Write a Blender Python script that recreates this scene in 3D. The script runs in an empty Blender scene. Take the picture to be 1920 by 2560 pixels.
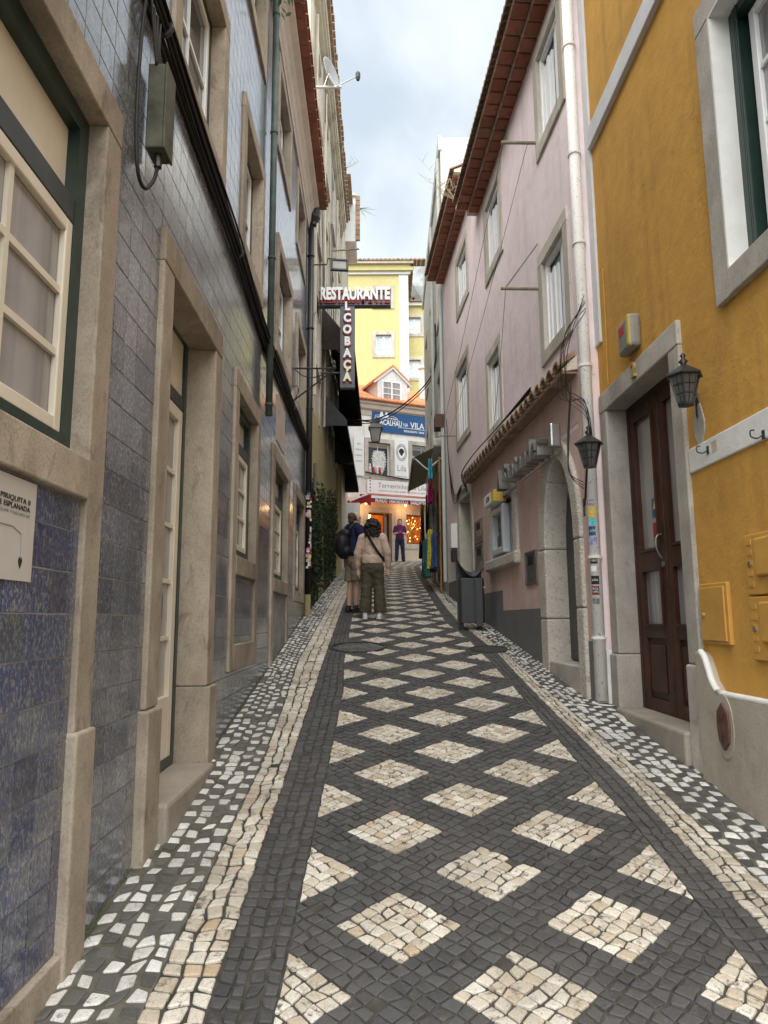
import bpy, bmesh, math, random
from mathutils import Vector, Matrix, Euler
R = random.Random(11)
PI = math.pi
scene = bpy.context.scene
COL = scene.collection

# ------------------------------------------------------------------ camera
FPX, HOR, ROLL, CAMH = 1775.0, 1550.0, -0.006, 1.65      # in pixels of the 1920 x 2560 photograph
PITCH = math.atan((HOR - 1280) / FPX)
cam_data = bpy.data.cameras.new('camera')
cam = bpy.data.objects.new('camera', cam_data)
COL.objects.link(cam)
cam_data.sensor_fit = 'HORIZONTAL'
cam_data.sensor_width = 36.0
cam_data.lens = 36.0 * FPX / 1920.0
cam_data.clip_start, cam_data.clip_end = 0.05, 2000.0
cam.matrix_world = Matrix.Rotation(PI / 2 + PITCH, 4, 'X') @ Matrix.Rotation(ROLL, 4, 'Z')
scene.camera = cam

# ------------------------------------------------------------------ sky, sun, exposure
SUN_EL, SUN_AZ = math.radians(56), math.radians(198)
w = bpy.data.worlds.new('World'); scene.world = w; w.use_nodes = True
nt = w.node_tree; nt.nodes.clear()
def wn(t, **k):
    n = nt.nodes.new(t)
    for a, b in k.items(): setattr(n, a, b)
    return n
out = wn('ShaderNodeOutputWorld'); bg = wn('ShaderNodeBackground'); bg.inputs[1].default_value = 0.1
sky = wn('ShaderNodeTexSky', sky_type='NISHITA', sun_disc=False, sun_elevation=SUN_EL, sun_rotation=SUN_AZ)
tc = wn('ShaderNodeTexCoord'); mp = wn('ShaderNodeMapping'); mp.inputs['Scale'].default_value = (1.6, 1.0, 2.2)
mp.inputs['Location'].default_value = (0.3, 0.9, 0.15)
nz = wn('ShaderNodeTexNoise'); nz.inputs['Scale'].default_value = 2.3; nz.inputs['Detail'].default_value = 7; nz.inputs['Roughness'].default_value = 0.5
nz.inputs['Distortion'].default_value = 0.35
rp = wn('ShaderNodeValToRGB'); rp.color_ramp.interpolation = 'EASE'
rp.color_ramp.elements[0].position = 0.30; rp.color_ramp.elements[0].color = (0.530, 0.605, 0.665, 1)
rp.color_ramp.elements[1].position = 0.68; rp.color_ramp.elements[1].color = (0.79, 0.835, 0.865, 1)
vm = wn('ShaderNodeVectorMath', operation='SCALE'); vm.inputs['Scale'].default_value = 2.6
mx = wn('ShaderNodeMix', data_type='RGBA'); mx.inputs[0].default_value = 0.93
nt.links.new(tc.outputs['Generated'], mp.inputs[0]); nt.links.new(mp.outputs[0], nz.inputs['Vector'])
nt.links.new(nz.outputs[0], rp.inputs[0]); nt.links.new(rp.outputs[0], vm.inputs[0])
nt.links.new(sky.outputs[0], mx.inputs[6]); nt.links.new(vm.outputs[0], mx.inputs[7])
nt.links.new(mx.outputs[2], bg.inputs[0]); nt.links.new(bg.outputs[0], out.inputs[0])

sl = bpy.data.lights.new('sun', 'SUN'); sl.energy = 1.5; sl.angle = math.radians(95); sl.color = (1.0, 0.97, 0.92)
sun = bpy.data.objects.new('sun', sl); COL.objects.link(sun)
sd = Vector((math.sin(SUN_AZ) * math.cos(SUN_EL), math.cos(SUN_AZ) * math.cos(SUN_EL), math.sin(SUN_EL)))
sun.rotation_euler = sd.to_track_quat('Z', 'Y').to_euler(); sun.location = (0, -5, 30)

vs = scene.view_settings
vs.view_transform = 'Standard'; vs.look = 'None'; vs.gamma = 1.0; vs.use_curve_mapping = False
vs.exposure = 2.32
scene.render.resolution_x, scene.render.resolution_y = 768, 1024
scene.render.engine = 'CYCLES'
scene.cycles.max_bounces = 8
scene.cycles.diffuse_bounces = 6

# ------------------------------------------------------------------ pixels to directions
def ray(px, py):
    u, v = (px - 960) / FPX, -(py - 1280) / FPX
    c, s = math.cos(ROLL), math.sin(ROLL)
    u, v = u * c - v * s, u * s + v * c
    return Vector((u, math.cos(PITCH) - v * math.sin(PITCH), math.sin(PITCH) + v * math.cos(PITCH)))
def proj(p):
    zc = p[1] * math.cos(PITCH) + p[2] * math.sin(PITCH); yc = -p[1] * math.sin(PITCH) + p[2] * math.cos(PITCH)
    if zc < 0.05: return (-1e6, -1e6)
    u, v = p[0] / zc, yc / zc
    c, s = math.cos(ROLL), math.sin(ROLL)
    u, v = u * c + v * s, -u * s + v * c
    return 960 + FPX * u, 1280 - FPX * v
SLOPE = 0.143
def gz(x, y):
    return -CAMH + SLOPE * min(y, 27.0) + (0.02 * (y - 27.0) if y > 27 else 0)
def on_ground(px, py):
    r = ray(px, py); return r * (-CAMH / (r.z - SLOPE * r.y))

class Fr:
    """a facade: s runs along it, z up, n out into the street"""
    def __init__(s, o, t, nrm): s.o, s.t, s.nrm = Vector(o), Vector(t), Vector(nrm).normalized()
    def pt(s, a, z, n=0.0):
        p = s.o + s.t * a + s.nrm * n; return Vector((p.x, p.y, z))
    def px(s, x, y, n=0.0):
        r = ray(x, y); o = s.o + s.nrm * n
        den = s.nrm.x * r.x + s.nrm.y * r.y
        k = (s.nrm.x * o.x + s.nrm.y * o.y) / den; p = r * k
        a = ((p.x - o.x) * s.t.x + (p.y - o.y) * s.t.y) / s.t.length_squared
        return a, p.z
    def rz(s): return math.atan2(s.t.y, s.t.x)
LF = Fr((-1.13, 0), (-.02, 1), (1, .02))
YF = Fr((2.07 + .012 * 4, 0), (-.012, 1), (-1, -.012))
PF = Fr((1.87 + .06 * 6.4, 0), (-.06, 1), (-1, -.06))
L2 = Fr((-1.33, 0), (-.004, 1), (1, .004))
GF = Fr((1.354 - .008 * 15, 0), (.008, 1), (-1, .008))
EF = Fr((0.62, 27.9), (.915, .404), (.404, -.915))

# ------------------------------------------------------------------ mesh builder
BASE = {}
class MB:
    def __init__(s): s.v, s.f, s.c = [], [], []
    def add(s, vs_, fs, col=None):
        k = len(s.v); s.v += [tuple(p) for p in vs_]; s.f += [tuple(i + k for i in f) for f in fs]
        if col is not None: s.c += [col] * len(fs)
        return s
    def box8(s, p, col=None):
        return s.add(p, [(3, 2, 1, 0), (4, 5, 6, 7), (0, 1, 5, 4), (1, 2, 6, 5), (2, 3, 7, 6), (3, 0, 4, 7)], col)
    def box(s, x0, x1, y0, y1, z0, z1, col=None):
        return s.box8([(x0, y0, z0), (x1, y0, z0), (x1, y1, z0), (x0, y1, z0), (x0, y0, z1), (x1, y0, z1), (x1, y1, z1), (x0, y1, z1)], col)
    def wb(s, fr, s0, s1, z0, z1, n0, n1, col=None):
        P = fr.pt
        return s.box8([P(s0, z0, n0), P(s1, z0, n0), P(s1, z0, n1), P(s0, z0, n1), P(s0, z1, n0), P(s1, z1, n0), P(s1, z1, n1), P(s0, z1, n1)], col)
    def prism(s, fr, poly, n0, n1, col=None):
        m = len(poly)
        vs_ = [fr.pt(a, z, n1) for a, z in poly] + [fr.pt(a, z, n0) for a, z in poly]
        return s.add(vs_, [tuple(range(m)), tuple(range(2 * m - 1, m - 1, -1))] + [(i, i + m, (i + 1) % m + m, (i + 1) % m) for i in range(m)], col)
    def profile(s, fr, poly, s0, s1, col=None):
        """extrude an (n, z) section along s"""
        m = len(poly)
        vs_ = [fr.pt(s0, z, n) for n, z in poly] + [fr.pt(s1, z, n) for n, z in poly]
        return s.add(vs_, [tuple(range(m)), tuple(range(2 * m - 1, m - 1, -1))] + [(i, i + m, (i + 1) % m + m, (i + 1) % m) for i in range(m)], col)
    def tube(s, pts, r, n=8, cap=True, r1=None):
        pts = [Vector(p) for p in pts]; m = len(pts); k0 = len(s.v); prev = None
        for i, p in enumerate(pts):
            d = (pts[min(i + 1, m - 1)] - pts[max(i - 1, 0)]).normalized()
            if prev is None: a = d.orthogonal().normalized()
            else:
                a = prev - d * prev.dot(d)
                a = a.normalized() if a.length > 1e-5 else d.orthogonal().normalized()
            prev = a; b = d.cross(a)
            rr = (r if r1 is None else r + (r1 - r) * i / max(1, m - 1)) if not isinstance(r, (list, tuple)) else r[i]
            for j in range(n):
                t = 2 * PI * j / n; s.v.append(tuple(p + (a * math.cos(t) + b * math.sin(t)) * rr))
        for i in range(m - 1):
            for j in range(n):
                a_, b_ = k0 + i * n + j, k0 + i * n + (j + 1) % n
                s.f.append((a_, b_, b_ + n, a_ + n))
        if cap:
            s.f.append(tuple(k0 + j for j in range(n - 1, -1, -1))); s.f.append(tuple(k0 + (m - 1) * n + j for j in range(n)))
        return s
    def lathe(s, c, prof, n=20, ax='z', sx=1, sy=1):
        c = Vector(c); k0 = len(s.v)
        for r, h in prof:
            for j in range(n):
                t = 2 * PI * j / n; q = (r * sx * math.cos(t), r * sy * math.sin(t), h)
                if ax == 'x': q = (h, q[0], q[1])
                if ax == 'y': q = (q[0], h, q[1])
                s.v.append(tuple(c + Vector(q)))
        for i in range(len(prof) - 1):
            for j in range(n):
                a_, b_ = k0 + i * n + j, k0 + i * n + (j + 1) % n
                s.f.append((a_, b_, b_ + n, a_ + n))
        s.f.append(tuple(k0 + j for j in range(n - 1, -1, -1))); s.f.append(tuple(k0 + (len(prof) - 1) * n + j for j in range(n)))
        return s
    def build(s, name, m, parent=None, origin=None, smooth=False, bevel=0, shade=None):
        me = bpy.data.meshes.new(name)
        if parent is not None: o0 = BASE[parent.name]
        else: o0 = Vector(origin) if origin is not None else Vector((0, 0, 0))
        me.from_pydata([(p[0] - o0.x, p[1] - o0.y, p[2] - o0.z) for p in s.v], [], s.f)
        bm = bmesh.new(); bm.from_mesh(me); bmesh.ops.recalc_face_normals(bm, faces=bm.faces); bm.to_mesh(me); bm.free()
        if s.c:
            at = me.color_attributes.new('tint', 'FLOAT_COLOR', 'CORNER')
            buf = []
            for pl, c in zip(me.polygons, s.c): buf += list(c) * pl.loop_total
            at.data.foreach_set('color', buf)
        if smooth: me.polygons.foreach_set('use_smooth', [True] * len(me.polygons))
        me.materials.append(M(m)); o = bpy.data.objects.new(name, me); COL.objects.link(o)
        if parent is not None: o.parent = parent
        else: o.location = o0
        BASE[o.name] = o0
        if bevel:
            b = o.modifiers.new('bevel', 'BEVEL'); b.width = bevel; b.segments = 2; b.limit_method = 'ANGLE'; b.angle_limit = math.radians(40)
        return o
def tag(o, label, cat, group=None, kind=None):
    if label: o['label'] = label
    if cat: o['category'] = cat
    if group: o['group'] = group
    if kind: o['kind'] = kind
    return o
def thing(name, label, cat, loc, group=None):
    o = bpy.data.objects.new(name, None); COL.objects.link(o); o.location = loc; o.empty_display_size = 0.1
    BASE[o.name] = Vector(loc); return tag(o, label, cat, group)
def wallbox(fr, s0, s1, z0, z1, n0, n1, name, m, parent=None, **k):
    return MB().wb(fr, s0, s1, z0, z1, n0, n1).build(name, m, parent, **k)
def spline(pts, n=6):
    pts = [Vector(p) for p in pts]; o = []
    for i in range(len(pts) - 1):
        p0, p1, p2, p3 = pts[max(i - 1, 0)], pts[i], pts[i + 1], pts[min(i + 2, len(pts) - 1)]
        for k in range(n):
            t = k / n
            o.append(0.5 * ((2 * p1) + (p2 - p0) * t + (2 * p0 - 5 * p1 + 4 * p2 - p3) * t * t + (3 * p1 - p0 - 3 * p2 + p3) * t ** 3))
    return o + [pts[-1]]
def facade(fr, s0, s1, z0, z1, openings, name, m, parent, depth=0.3, n=0.0):
    """wall sheet with real openings and their reveals"""
    openings = [(o[0] - .025, o[1] + .025, o[2] - .025, o[3] + .025) for o in openings]
    mb = MB(); ss = sorted({s0, s1} | {v for o in openings for v in o[:2] if s0 < v < s1}); zs = sorted({z0, z1} | {v for o in openings for v in o[2:4] if z0 < v < z1})
    # refine so that fine relief and light stay even on long walls
    for i in range(len(ss) - 1):
        for j in range(len(zs) - 1):
            a, b, c, d = ss[i], ss[i + 1], zs[j], zs[j + 1]; ms, mz = (a + b) / 2, (c + d) / 2
            if any(o[0] < ms < o[1] and o[2] < mz < o[3] for o in openings): continue
            mb.add([fr.pt(a, c, n), fr.pt(b, c, n), fr.pt(b, d, n), fr.pt(a, d, n)], [(0, 1, 2, 3)])
    for o in openings:
        a, b, c, d = o[:4]
        mb.add([fr.pt(a, c, n), fr.pt(b, c, n), fr.pt(b, d, n), fr.pt(a, d, n), fr.pt(a, c, n - depth), fr.pt(b, c, n - depth), fr.pt(b, d, n - depth), fr.pt(a, d, n - depth)],
               [(0, 1, 5, 4), (1, 2, 6, 5), (2, 3, 7, 6), (3, 0, 4, 7)])
    # ends, top
    mb.add([fr.pt(s0, z0, n), fr.pt(s0, z1, n), fr.pt(s0, z1, n - 4), fr.pt(s0, z0, n - 4)], [(0, 1, 2, 3)])
    mb.add([fr.pt(s1, z0, n), fr.pt(s1, z1, n), fr.pt(s1, z1, n - 4), fr.pt(s1, z0, n - 4)], [(0, 1, 2, 3)])
    mb.add([fr.pt(s0, z1, n), fr.pt(s1, z1, n), fr.pt(s1, z1, n - 4), fr.pt(s0, z1, n - 4)], [(0, 1, 2, 3)])
    mb.add([fr.pt(s0, z0, n - 4), fr.pt(s1, z0, n - 4), fr.pt(s1, z1, n - 4), fr.pt(s0, z1, n - 4)], [(0, 1, 2, 3)])
    return mb.build(name, m, parent)
def text_mesh(txt, height, depth=0.0, squeeze=1.0, bold=0.0, spacing=1.0):
    cu = bpy.data.curves.new('lettering', 'FONT'); cu.body = txt; cu.size = 1.0; cu.extrude = 0.5 * depth / height; cu.offset = bold; cu.space_character = spacing
    cu.align_x = 'CENTER'; cu.align_y = 'CENTER'; cu.resolution_u = 3
    o = bpy.data.objects.new('lettering', cu); COL.objects.link(o); bpy.context.view_layer.update()
    me = bpy.data.meshes.new_from_object(o.evaluated_get(bpy.context.evaluated_depsgraph_get()))
    bpy.data.objects.remove(o); bpy.data.curves.remove(cu)
    k = height / 0.72
    vs_ = [(v.co.x * k * squeeze, v.co.y * k, v.co.z * k) for v in me.vertices]; fs = [tuple(p.vertices) for p in me.polygons]
    bpy.data.meshes.remove(me); return vs_, fs
def letters(name, txt, height, m, parent, center, right, up=(0, 0, 1), depth=0.004, squeeze=1.0, bold=0.0, origin=None, spacing=1.0, fit=None):
    vs_, fs = text_mesh(txt, height, depth, squeeze, bold, spacing)
    if fit:
        wd = max(v[0] for v in vs_) - min(v[0] for v in vs_); k = fit / wd; vs_ = [(v[0] * k, v[1], v[2]) for v in vs_]
    r, u = Vector(right).normalized(), Vector(up).normalized(); nn = r.cross(u); c = Vector(center)
    return MB().add([c + r * v[0] + u * v[1] + nn * v[2] for v in vs_], fs).build(name, m, parent, origin=origin)
# ------------------------------------------------------------------ materials
MATS = {}
def M(n): return MATS[n]
class NT:
    def __init__(s, name):
        m = bpy.data.materials.new(name); m.use_nodes = True; s.m = m; s.t = m.node_tree; s.b = s.t.nodes['Principled BSDF']; MATS[name] = m
        s.co = s.n('ShaderNodeTexCoord').outputs['Object']
    def n(s, t, **k):
        x = s.t.nodes.new(t)
        for a, b in k.items(): setattr(x, a, b)
        return x
    def l(s, a, b): s.t.links.new(a, b)
    def noise(s, scale, detail=4, rough=0.55, stretch=None, dist=0.0, off=None):
        co = s.co
        if stretch or off:
            mp = s.n('ShaderNodeMapping'); s.l(co, mp.inputs[0]); co = mp.outputs[0]
            if stretch: mp.inputs['Scale'].default_value = stretch
            if off: mp.inputs['Location'].default_value = off
        x = s.n('ShaderNodeTexNoise'); x.inputs['Scale'].default_value = scale; x.inputs['Detail'].default_value = detail; x.inputs['Roughness'].default_value = rough; x.inputs['Distortion'].default_value = dist
        s.l(co, x.inputs['Vector']); return x.outputs[0]
    def voro(s, scale, feature='F1'):
        x = s.n('ShaderNodeTexVoronoi', feature=feature); x.inputs['Scale'].default_value = scale; s.l(s.co, x.inputs['Vector']); return x.outputs['Distance']
    def ramp(s, f, stops):
        r = s.n('ShaderNodeValToRGB'); e = r.color_ramp.elements
        while len(e) < len(stops): e.new(0.5)
        for i, (p, c) in enumerate(stops):
            e[i].position = p; e[i].color = (c, c, c, 1) if not hasattr(c, '__len__') else (*c[:3], 1)
        s.l(f, r.inputs[0]); return r.outputs[0]
    def mix(s, f, a, b, mode='MIX'):
        x = s.n('ShaderNodeMix', data_type='RGBA', blend_type=mode)
        for sock, v in ((0, f), (6, a), (7, b)):
            if hasattr(v, 'is_output'): s.l(v, x.inputs[sock])
            elif sock == 0: x.inputs[0].default_value = v
            else: x.inputs[sock].default_value = (*v[:3], 1)
        return x.outputs[2]
    def math(s, op, a, b=0.0):
        x = s.n('ShaderNodeMath', operation=op)
        for i, v in enumerate((a, b)):
            if hasattr(v, 'is_output'): s.l(v, x.inputs[i])
            else: x.inputs[i].default_value = v
        return x.outputs[0]
    def bump(s, h, strength=0.4, dist=0.01):
        x = s.n('ShaderNodeBump'); x.inputs['Strength'].default_value = strength; x.inputs['Distance'].default_value = dist; s.l(h, x.inputs['Height'])
        s.l(x.outputs[0], s.b.inputs['Normal'])
    def done(s, col, rough=0.8, spec=0.3, metal=0.0, emit=None, es=0.0):
        b = s.b
        if hasattr(col, 'is_output'): s.l(col, b.inputs['Base Color'])
        else: b.inputs['Base Color'].default_value = (*col[:3], 1)
        if hasattr(rough, 'is_output'): s.l(rough, b.inputs['Roughness'])
        else: b.inputs['Roughness'].default_value = rough
        b.inputs['Specular IOR Level'].default_value = spec; b.inputs['Metallic'].default_value = metal
        if emit is not None: b.inputs['Emission Color'].default_value = (*emit, 1); b.inputs['Emission Strength'].default_value = es
        return s.m
def plain(name, col, rough=0.6, spec=0.3, metal=0.0, var=0.15, scale=9.0, bump=0.0, bscale=60.0, emit=None, es=0.0):
    t = NT(name); f = t.noise(scale, 5); d = [max(0, c * (1 - var)) for c in col]; l = [min(1, c * (1 + var)) for c in col]
    c = t.mix(t.ramp(f, [(0.3, 0), (0.7, 1)]), d, l)
    if bump: t.bump(t.noise(bscale, 3), bump, 0.004)
    return t.done(c, rough, spec, metal, emit, es)
def plaster(name, col, stain, amt=0.35, streak=0.3, rough=0.85, bump=0.35, trowel=0.0):
    t = NT(name)
    big = t.noise(1.3, 6, 0.6, dist=0.4); mid = t.noise(7, 5); st = t.noise(5.0, 5, 0.6, stretch=(1, 1, 0.09))
    c = t.mix(t.ramp(mid, [(0.3, 0), (0.75, 1)]), [k * 0.92 for k in col], [min(1, k * 1.06) for k in col])
    c = t.mix(t.math('MULTIPLY', t.ramp(big, [(0.5, 0), (0.75, 1)]), amt), c, stain)
    c = t.mix(t.math('MULTIPLY', t.ramp(st, [(0.52, 0), (0.72, 1)]), streak), c, stain)
    h = t.math('ADD', t.noise(38, 4), t.math('MULTIPLY', t.noise(9, 4), 1.6)); 
    if trowel:
        c = t.mix(t.ramp(t.noise(.7, 5, .6, dist=.6, off=(3, 1, 7)), [(.5, 0), (.62, .35)]), c, [min(1, k * 1.22) for k in col])
        tw_n = t.noise(4.5, 4, .55, stretch=(1, .55, 1.3), dist=1.6); h = t.math('ADD', h, t.math('MULTIPLY', tw_n, trowel)); c = t.mix(t.ramp(t.noise(22, 3, .7, dist=.8), [(.70, 0), (.74, .5)]), c, [k * .6 for k in col])
        vc = t.n('ShaderNodeTexVoronoi', feature='DISTANCE_TO_EDGE'); vc.inputs['Scale'].default_value = .9; dm_ = t.n('ShaderNodeVectorMath', operation='ADD'); nn_ = t.n('ShaderNodeTexNoise'); nn_.inputs['Scale'].default_value = 3.0; t.l(t.co, nn_.inputs['Vector']); t.l(t.co, dm_.inputs[0]); t.l(nn_.outputs[1], dm_.inputs[1]); t.l(dm_.outputs[0], vc.inputs['Vector']); c = t.mix(t.math('MULTIPLY', t.ramp(vc.outputs['Distance'], [(.0, 1), (.0035, 0)]), t.ramp(big, [(.5, 0), (.62, .7)])), c, [k * .35 for k in stain])
    t.bump(h, bump, 0.008)
    return t.done(c, rough, 0.25)
def stone(name, a, b, dark, grain=1.0, bump=0.5, patch=0.5, rough=0.85):
    t = NT(name)
    n1 = t.noise(3.2, 7, 0.62); n2 = t.noise(85, 4, 0.7); n3 = t.noise(9, 7, 0.7, dist=0.8, stretch=(1, 1, .5)); v = t.noise(230 * grain, 2); n4 = t.noise(1.6, 6, .65, stretch=(1, 1, .35))
    c = t.mix(t.ramp(n1, [(0.32, 0), (0.68, 1)]), a, b)
    c = t.mix(t.math('MULTIPLY', t.ramp(n3, [(0.55, 0), (0.72, 1)]), patch), c, dark)
    c = t.mix(t.math('MULTIPLY', t.ramp(n2, [(0.42, 1), (0.5, 0)]), 0.25), c, dark)
    c = t.mix(t.ramp(n4, [(.48, 0), (.72, .6)]), c, dark)
    oi = t.n('ShaderNodeObjectInfo'); hv = t.n('ShaderNodeHueSaturation'); t.l(t.math('ADD', .86, t.math('MULTIPLY', oi.outputs['Random'], .26)), hv.inputs['Value']); t.l(c, hv.inputs['Color']); c = hv.outputs[0]
    t.bump(t.math('ADD', t.math('MULTIPLY', n3, 2.0), t.math('ADD', n2, t.math('MULTIPLY', v, 0.6))), bump * .5, 0.005)
    return t.done(c, rough, 0.25)

stone('limestone', (.34, .285, .22), (.50, .435, .35), (.14, .11, .085), patch=.75, bump=1.0)
stone('pale_limestone', (.50, .46, .39), (.62, .585, .51), (.26, .22, .17), patch=.3, bump=.6)
stone('granite', (.39, .36, .315), (.56, .525, .47), (.19, .17, .145), grain=1.2, bump=1.0, patch=.5)
stone('render_base', (.40, .355, .29), (.52, .475, .40), (.22, .19, .15), grain=.5, bump=.9, patch=.45)
stone('worn_step', (.27, .235, .195), (.36, .32, .27), (.16, .135, .11), bump=.25, patch=.3, rough=.6)
def hammered():
    t = NT('hammered_stone'); v = t.n('ShaderNodeTexVoronoi', feature='SMOOTH_F1'); v.inputs['Scale'].default_value = 60; t.l(t.co, v.inputs['Vector'])
    n = t.noise(24, 5, .6); f = t.noise(2.5, 5)
    c = t.mix(t.ramp(f, [(.3, 0), (.7, 1)]), (.50, .46, .40), (.64, .60, .535)); c = t.mix(t.ramp(n, [(.32, .5), (.46, 0)]), c, (.25, .225, .19))
    t.bump(t.math('ADD', v.outputs['Distance'], n), .75, .014); t.done(c, .85, .2)
hammered()
plaster('ochre', (.57, .315, .07), (.33, .175, .05), .55, .45, bump=.4, trowel=1.1)
plaster('pink', (.86, .735, .74), (.60, .49, .47), .35, .4, trowel=.7)
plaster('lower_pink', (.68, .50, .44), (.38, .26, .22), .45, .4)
plaster('white_paint', (.74, .74, .72), (.45, .43, .40), .3, .3, bump=.25)
plaster('quoin_white', (.66, .67, .68), (.45, .45, .45), .25, .15, bump=.12)
plaster('grey_paint', (.175, .18, .178), (.11, .11, .105), .35, .3, bump=.2)
plaster('old_cream', (.56, .52, .42), (.24, .21, .17), .75, .8)
plaster('grey_white', (.60, .62, .60), (.38, .38, .35), .3, .35)
plaster('cornice_plaster', (.55, .47, .39), (.33, .28, .23), .45, .2)
plaster('straw_wall', (.42, .36, .19), (.30, .25, .13), .45, .4)
plaster('far_yellow', (.56, .51, .235), (.45, .40, .20), .35, .35)
plaster('shop_white', (.80, .79, .76), (.42, .38, .32), .4, .5)
plaster('shop_cream', (.66, .56, .42), (.44, .38, .30), .3, .3)
plaster('mossy_panel', (.37, .32, .22), (.13, .13, .04), .9, .5)
plain('ochre_metal', (.55, .305, .07), .55, .3, var=.12, scale=6, bump=.1)
plain('grout', (.30, .295, .28), .9, var=.3, scale=6, bump=.3)
def azulejo():
    t = NT('azulejo')
    at = t.n('ShaderNodeVertexColor', layer_name='tint'); oi = t.n('ShaderNodeObjectInfo')
    sep = t.n('ShaderNodeSeparateColor'); t.l(at.outputs[0], sep.inputs[0])
    s1 = t.noise(85, 4, .75, stretch=(1, 1, .55), dist=.2); s2 = t.noise(26, 5, .7, stretch=(1, 1, .6)); big = t.noise(1.1, 4)
    blue = t.mix(sep.outputs[1], (.120, .138, .168), (.006, .018, .120))
    blue = t.mix(t.ramp(big, [(.4, 0), (.7, .5)]), blue, (.13, .135, .145))
    c = t.mix(t.math('MULTIPLY', t.ramp(s1, [(.50, 0), (.60, .85)]), t.math('SUBTRACT', 1.0, t.math('MULTIPLY', sep.outputs[1], .35))), blue, (.30, .30, .27))
    c = t.mix(t.ramp(s2, [(.55, 0), (.66, .6)]), c, (.035, .036, .042))
    v = t.n('ShaderNodeHueSaturation'); t.l(t.math('ADD', t.math('MULTIPLY', sep.outputs[0], 1.0), t.math('MULTIPLY', oi.outputs['Random'], 0.25)), v.inputs['Value']); t.l(c, v.inputs['Color'])
    t.bump(t.noise(17, 3), .12, .004)
    t.done(v.outputs[0], t.ramp(s2, [(.3, .12), (.7, .28)]), .9); t.b.inputs['Coat Weight'].default_value = .4; t.b.inputs['Coat Roughness'].default_value = .12; t.b.inputs['Coat IOR'].default_value = 1.6
azulejo()
def cobble(name, a, b, dirt, amt, warm=None):
    t = NT(name)
    at = t.n('ShaderNodeVertexColor', layer_name='tint'); sep = t.n('ShaderNodeSeparateColor'); t.l(at.outputs[0], sep.inputs[0])
    n = t.noise(26, 6, .68, dist=.6); f = t.noise(150, 3); lo = t.noise(1.7, 5)
    c = t.mix(sep.outputs[0], a, b)
    if warm: c = t.mix(t.ramp(sep.outputs[2], [(.955, 0), (.985, .6)]), c, warm)
    c = t.mix(t.math('MULTIPLY', t.ramp(n, [(.52, 0), (.66, 1)]), t.math('MULTIPLY', sep.outputs[1], amt)), c, dirt)
    c = t.mix(t.ramp(f, [(.34, .35), (.5, 0)]), c, dirt)
    c = t.mix(t.ramp(lo, [(.45, 0), (.72, .45)]), c, dirt)
    t.bump(t.math('ADD', n, t.math('MULTIPLY', f, .5)), .55, .006)
    t.done(c, t.ramp(n, [(.3, .48), (.7, .75)]), .35)
cobble('white_cobble', (.50, .43, .325), (.74, .70, .615), (.12, .11, .095), 1.5, (.50, .33, .16))
cobble('chalk_cobble', (.58, .57, .54), (.78, .775, .745), (.17, .16, .135), 1.2)
cobble('grey_cobble', (.13, .125, .115), (.24, .23, .21), (.06, .06, .055), .8)
cobble('edge_cobble', (.078, .077, .075), (.125, .123, .117), (.17, .16, .13), .8)
plain('edge_mortar', (.115, .108, .088), .95, var=.4, scale=9, bump=.6, bscale=90)
cobble('dark_cobble', (.050, .049, .051), (.082, .081, .082), (.12, .115, .105), .8)
plain('joint_sand', (.062, .058, .050), .95, var=.45, scale=14, bump=.6, bscale=120)
def moss_joint():
    t = NT('mossy_soil'); n = t.noise(5, 6); c = t.mix(t.ramp(n, [(.4, 0), (.6, 1)]), (.10, .095, .07), (.06, .075, .025)); t.bump(t.noise(60, 4), .6, .01); t.done(c, .95, .2)
moss_joint()
def terracotta(name, a, b, dark):
    t = NT(name); oi = t.n('ShaderNodeObjectInfo'); n = t.noise(9, 6, .6); n2 = t.noise(2.2, 5); f = t.noise(70, 3)
    c = t.mix(oi.outputs['Random'], a, b); c = t.mix(t.ramp(n, [(.5, 0), (.72, .6)]), c, dark); c = t.mix(t.ramp(n2, [(.5, 0), (.7, .5)]), c, (.16, .135, .10))
    t.bump(f, .4, .004); t.done(c, .85, .2)
terracotta('terracotta', (.26, .098, .065), (.37, .155, .105), (.10, .055, .042))
terracotta('old_tile', (.25, .16, .105), (.38, .27, .19), (.10, .085, .065))
terracotta('orange_tile', (.62, .23, .10), (.72, .33, .17), (.40, .16, .08))
plain('mortar', (.60, .53, .43), .9, var=.25, bump=.4)
plain('cream_wood', (.72, .655, .535), .45, .4, var=.08, scale=4)
plain('green_frame', (.020, .042, .034), .35, .5, var=.25)
plain('dark_bar', (.030, .040, .042), .4, .5, var=.2)
plain('white_frame', (.86, .87, .87), .35, .45, var=.04)
plain('brown_wood', (.055, .022, .013), .45, .22, var=.35, scale=5)
plain('brown_panel', (.045, .018, .011), .45, .22, var=.3)
def glass(name, col, rough=.06, spec=.7):
    t = NT(name); n = t.noise(.9, 3, .5, stretch=(1, 1, .35)); c = t.mix(t.ramp(n, [(.35, 0), (.65, 1)]), [k * .7 for k in col], [min(1, k * 1.35) for k in col]); t.done(c, rough, spec)
def curtain(name, col, fold=26):
    t = NT(name); n = t.noise(fold, 3, .5, stretch=(1, 1, .02), dist=.3); g_ = t.noise(1.1, 4); c = t.mix(t.ramp(n, [(.35, 0), (.65, 1)]), [k * .8 for k in col], [min(1, k * 1.2) for k in col]); c = t.mix(t.ramp(g_, [(.42, 0), (.66, .6)]), c, [k * .5 for k in col]); t.done(c, .05, .8)  # vertical fold shading painted into the pane colour
curtain('pale_glass', (.33, .315, .30), 14)
glass('dark_glass', (.05, .055, .058), .05)
curtain('curtain_glass', (.30, .31, .315))
glass('far_glass', (.42, .52, .60), .1)
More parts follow.
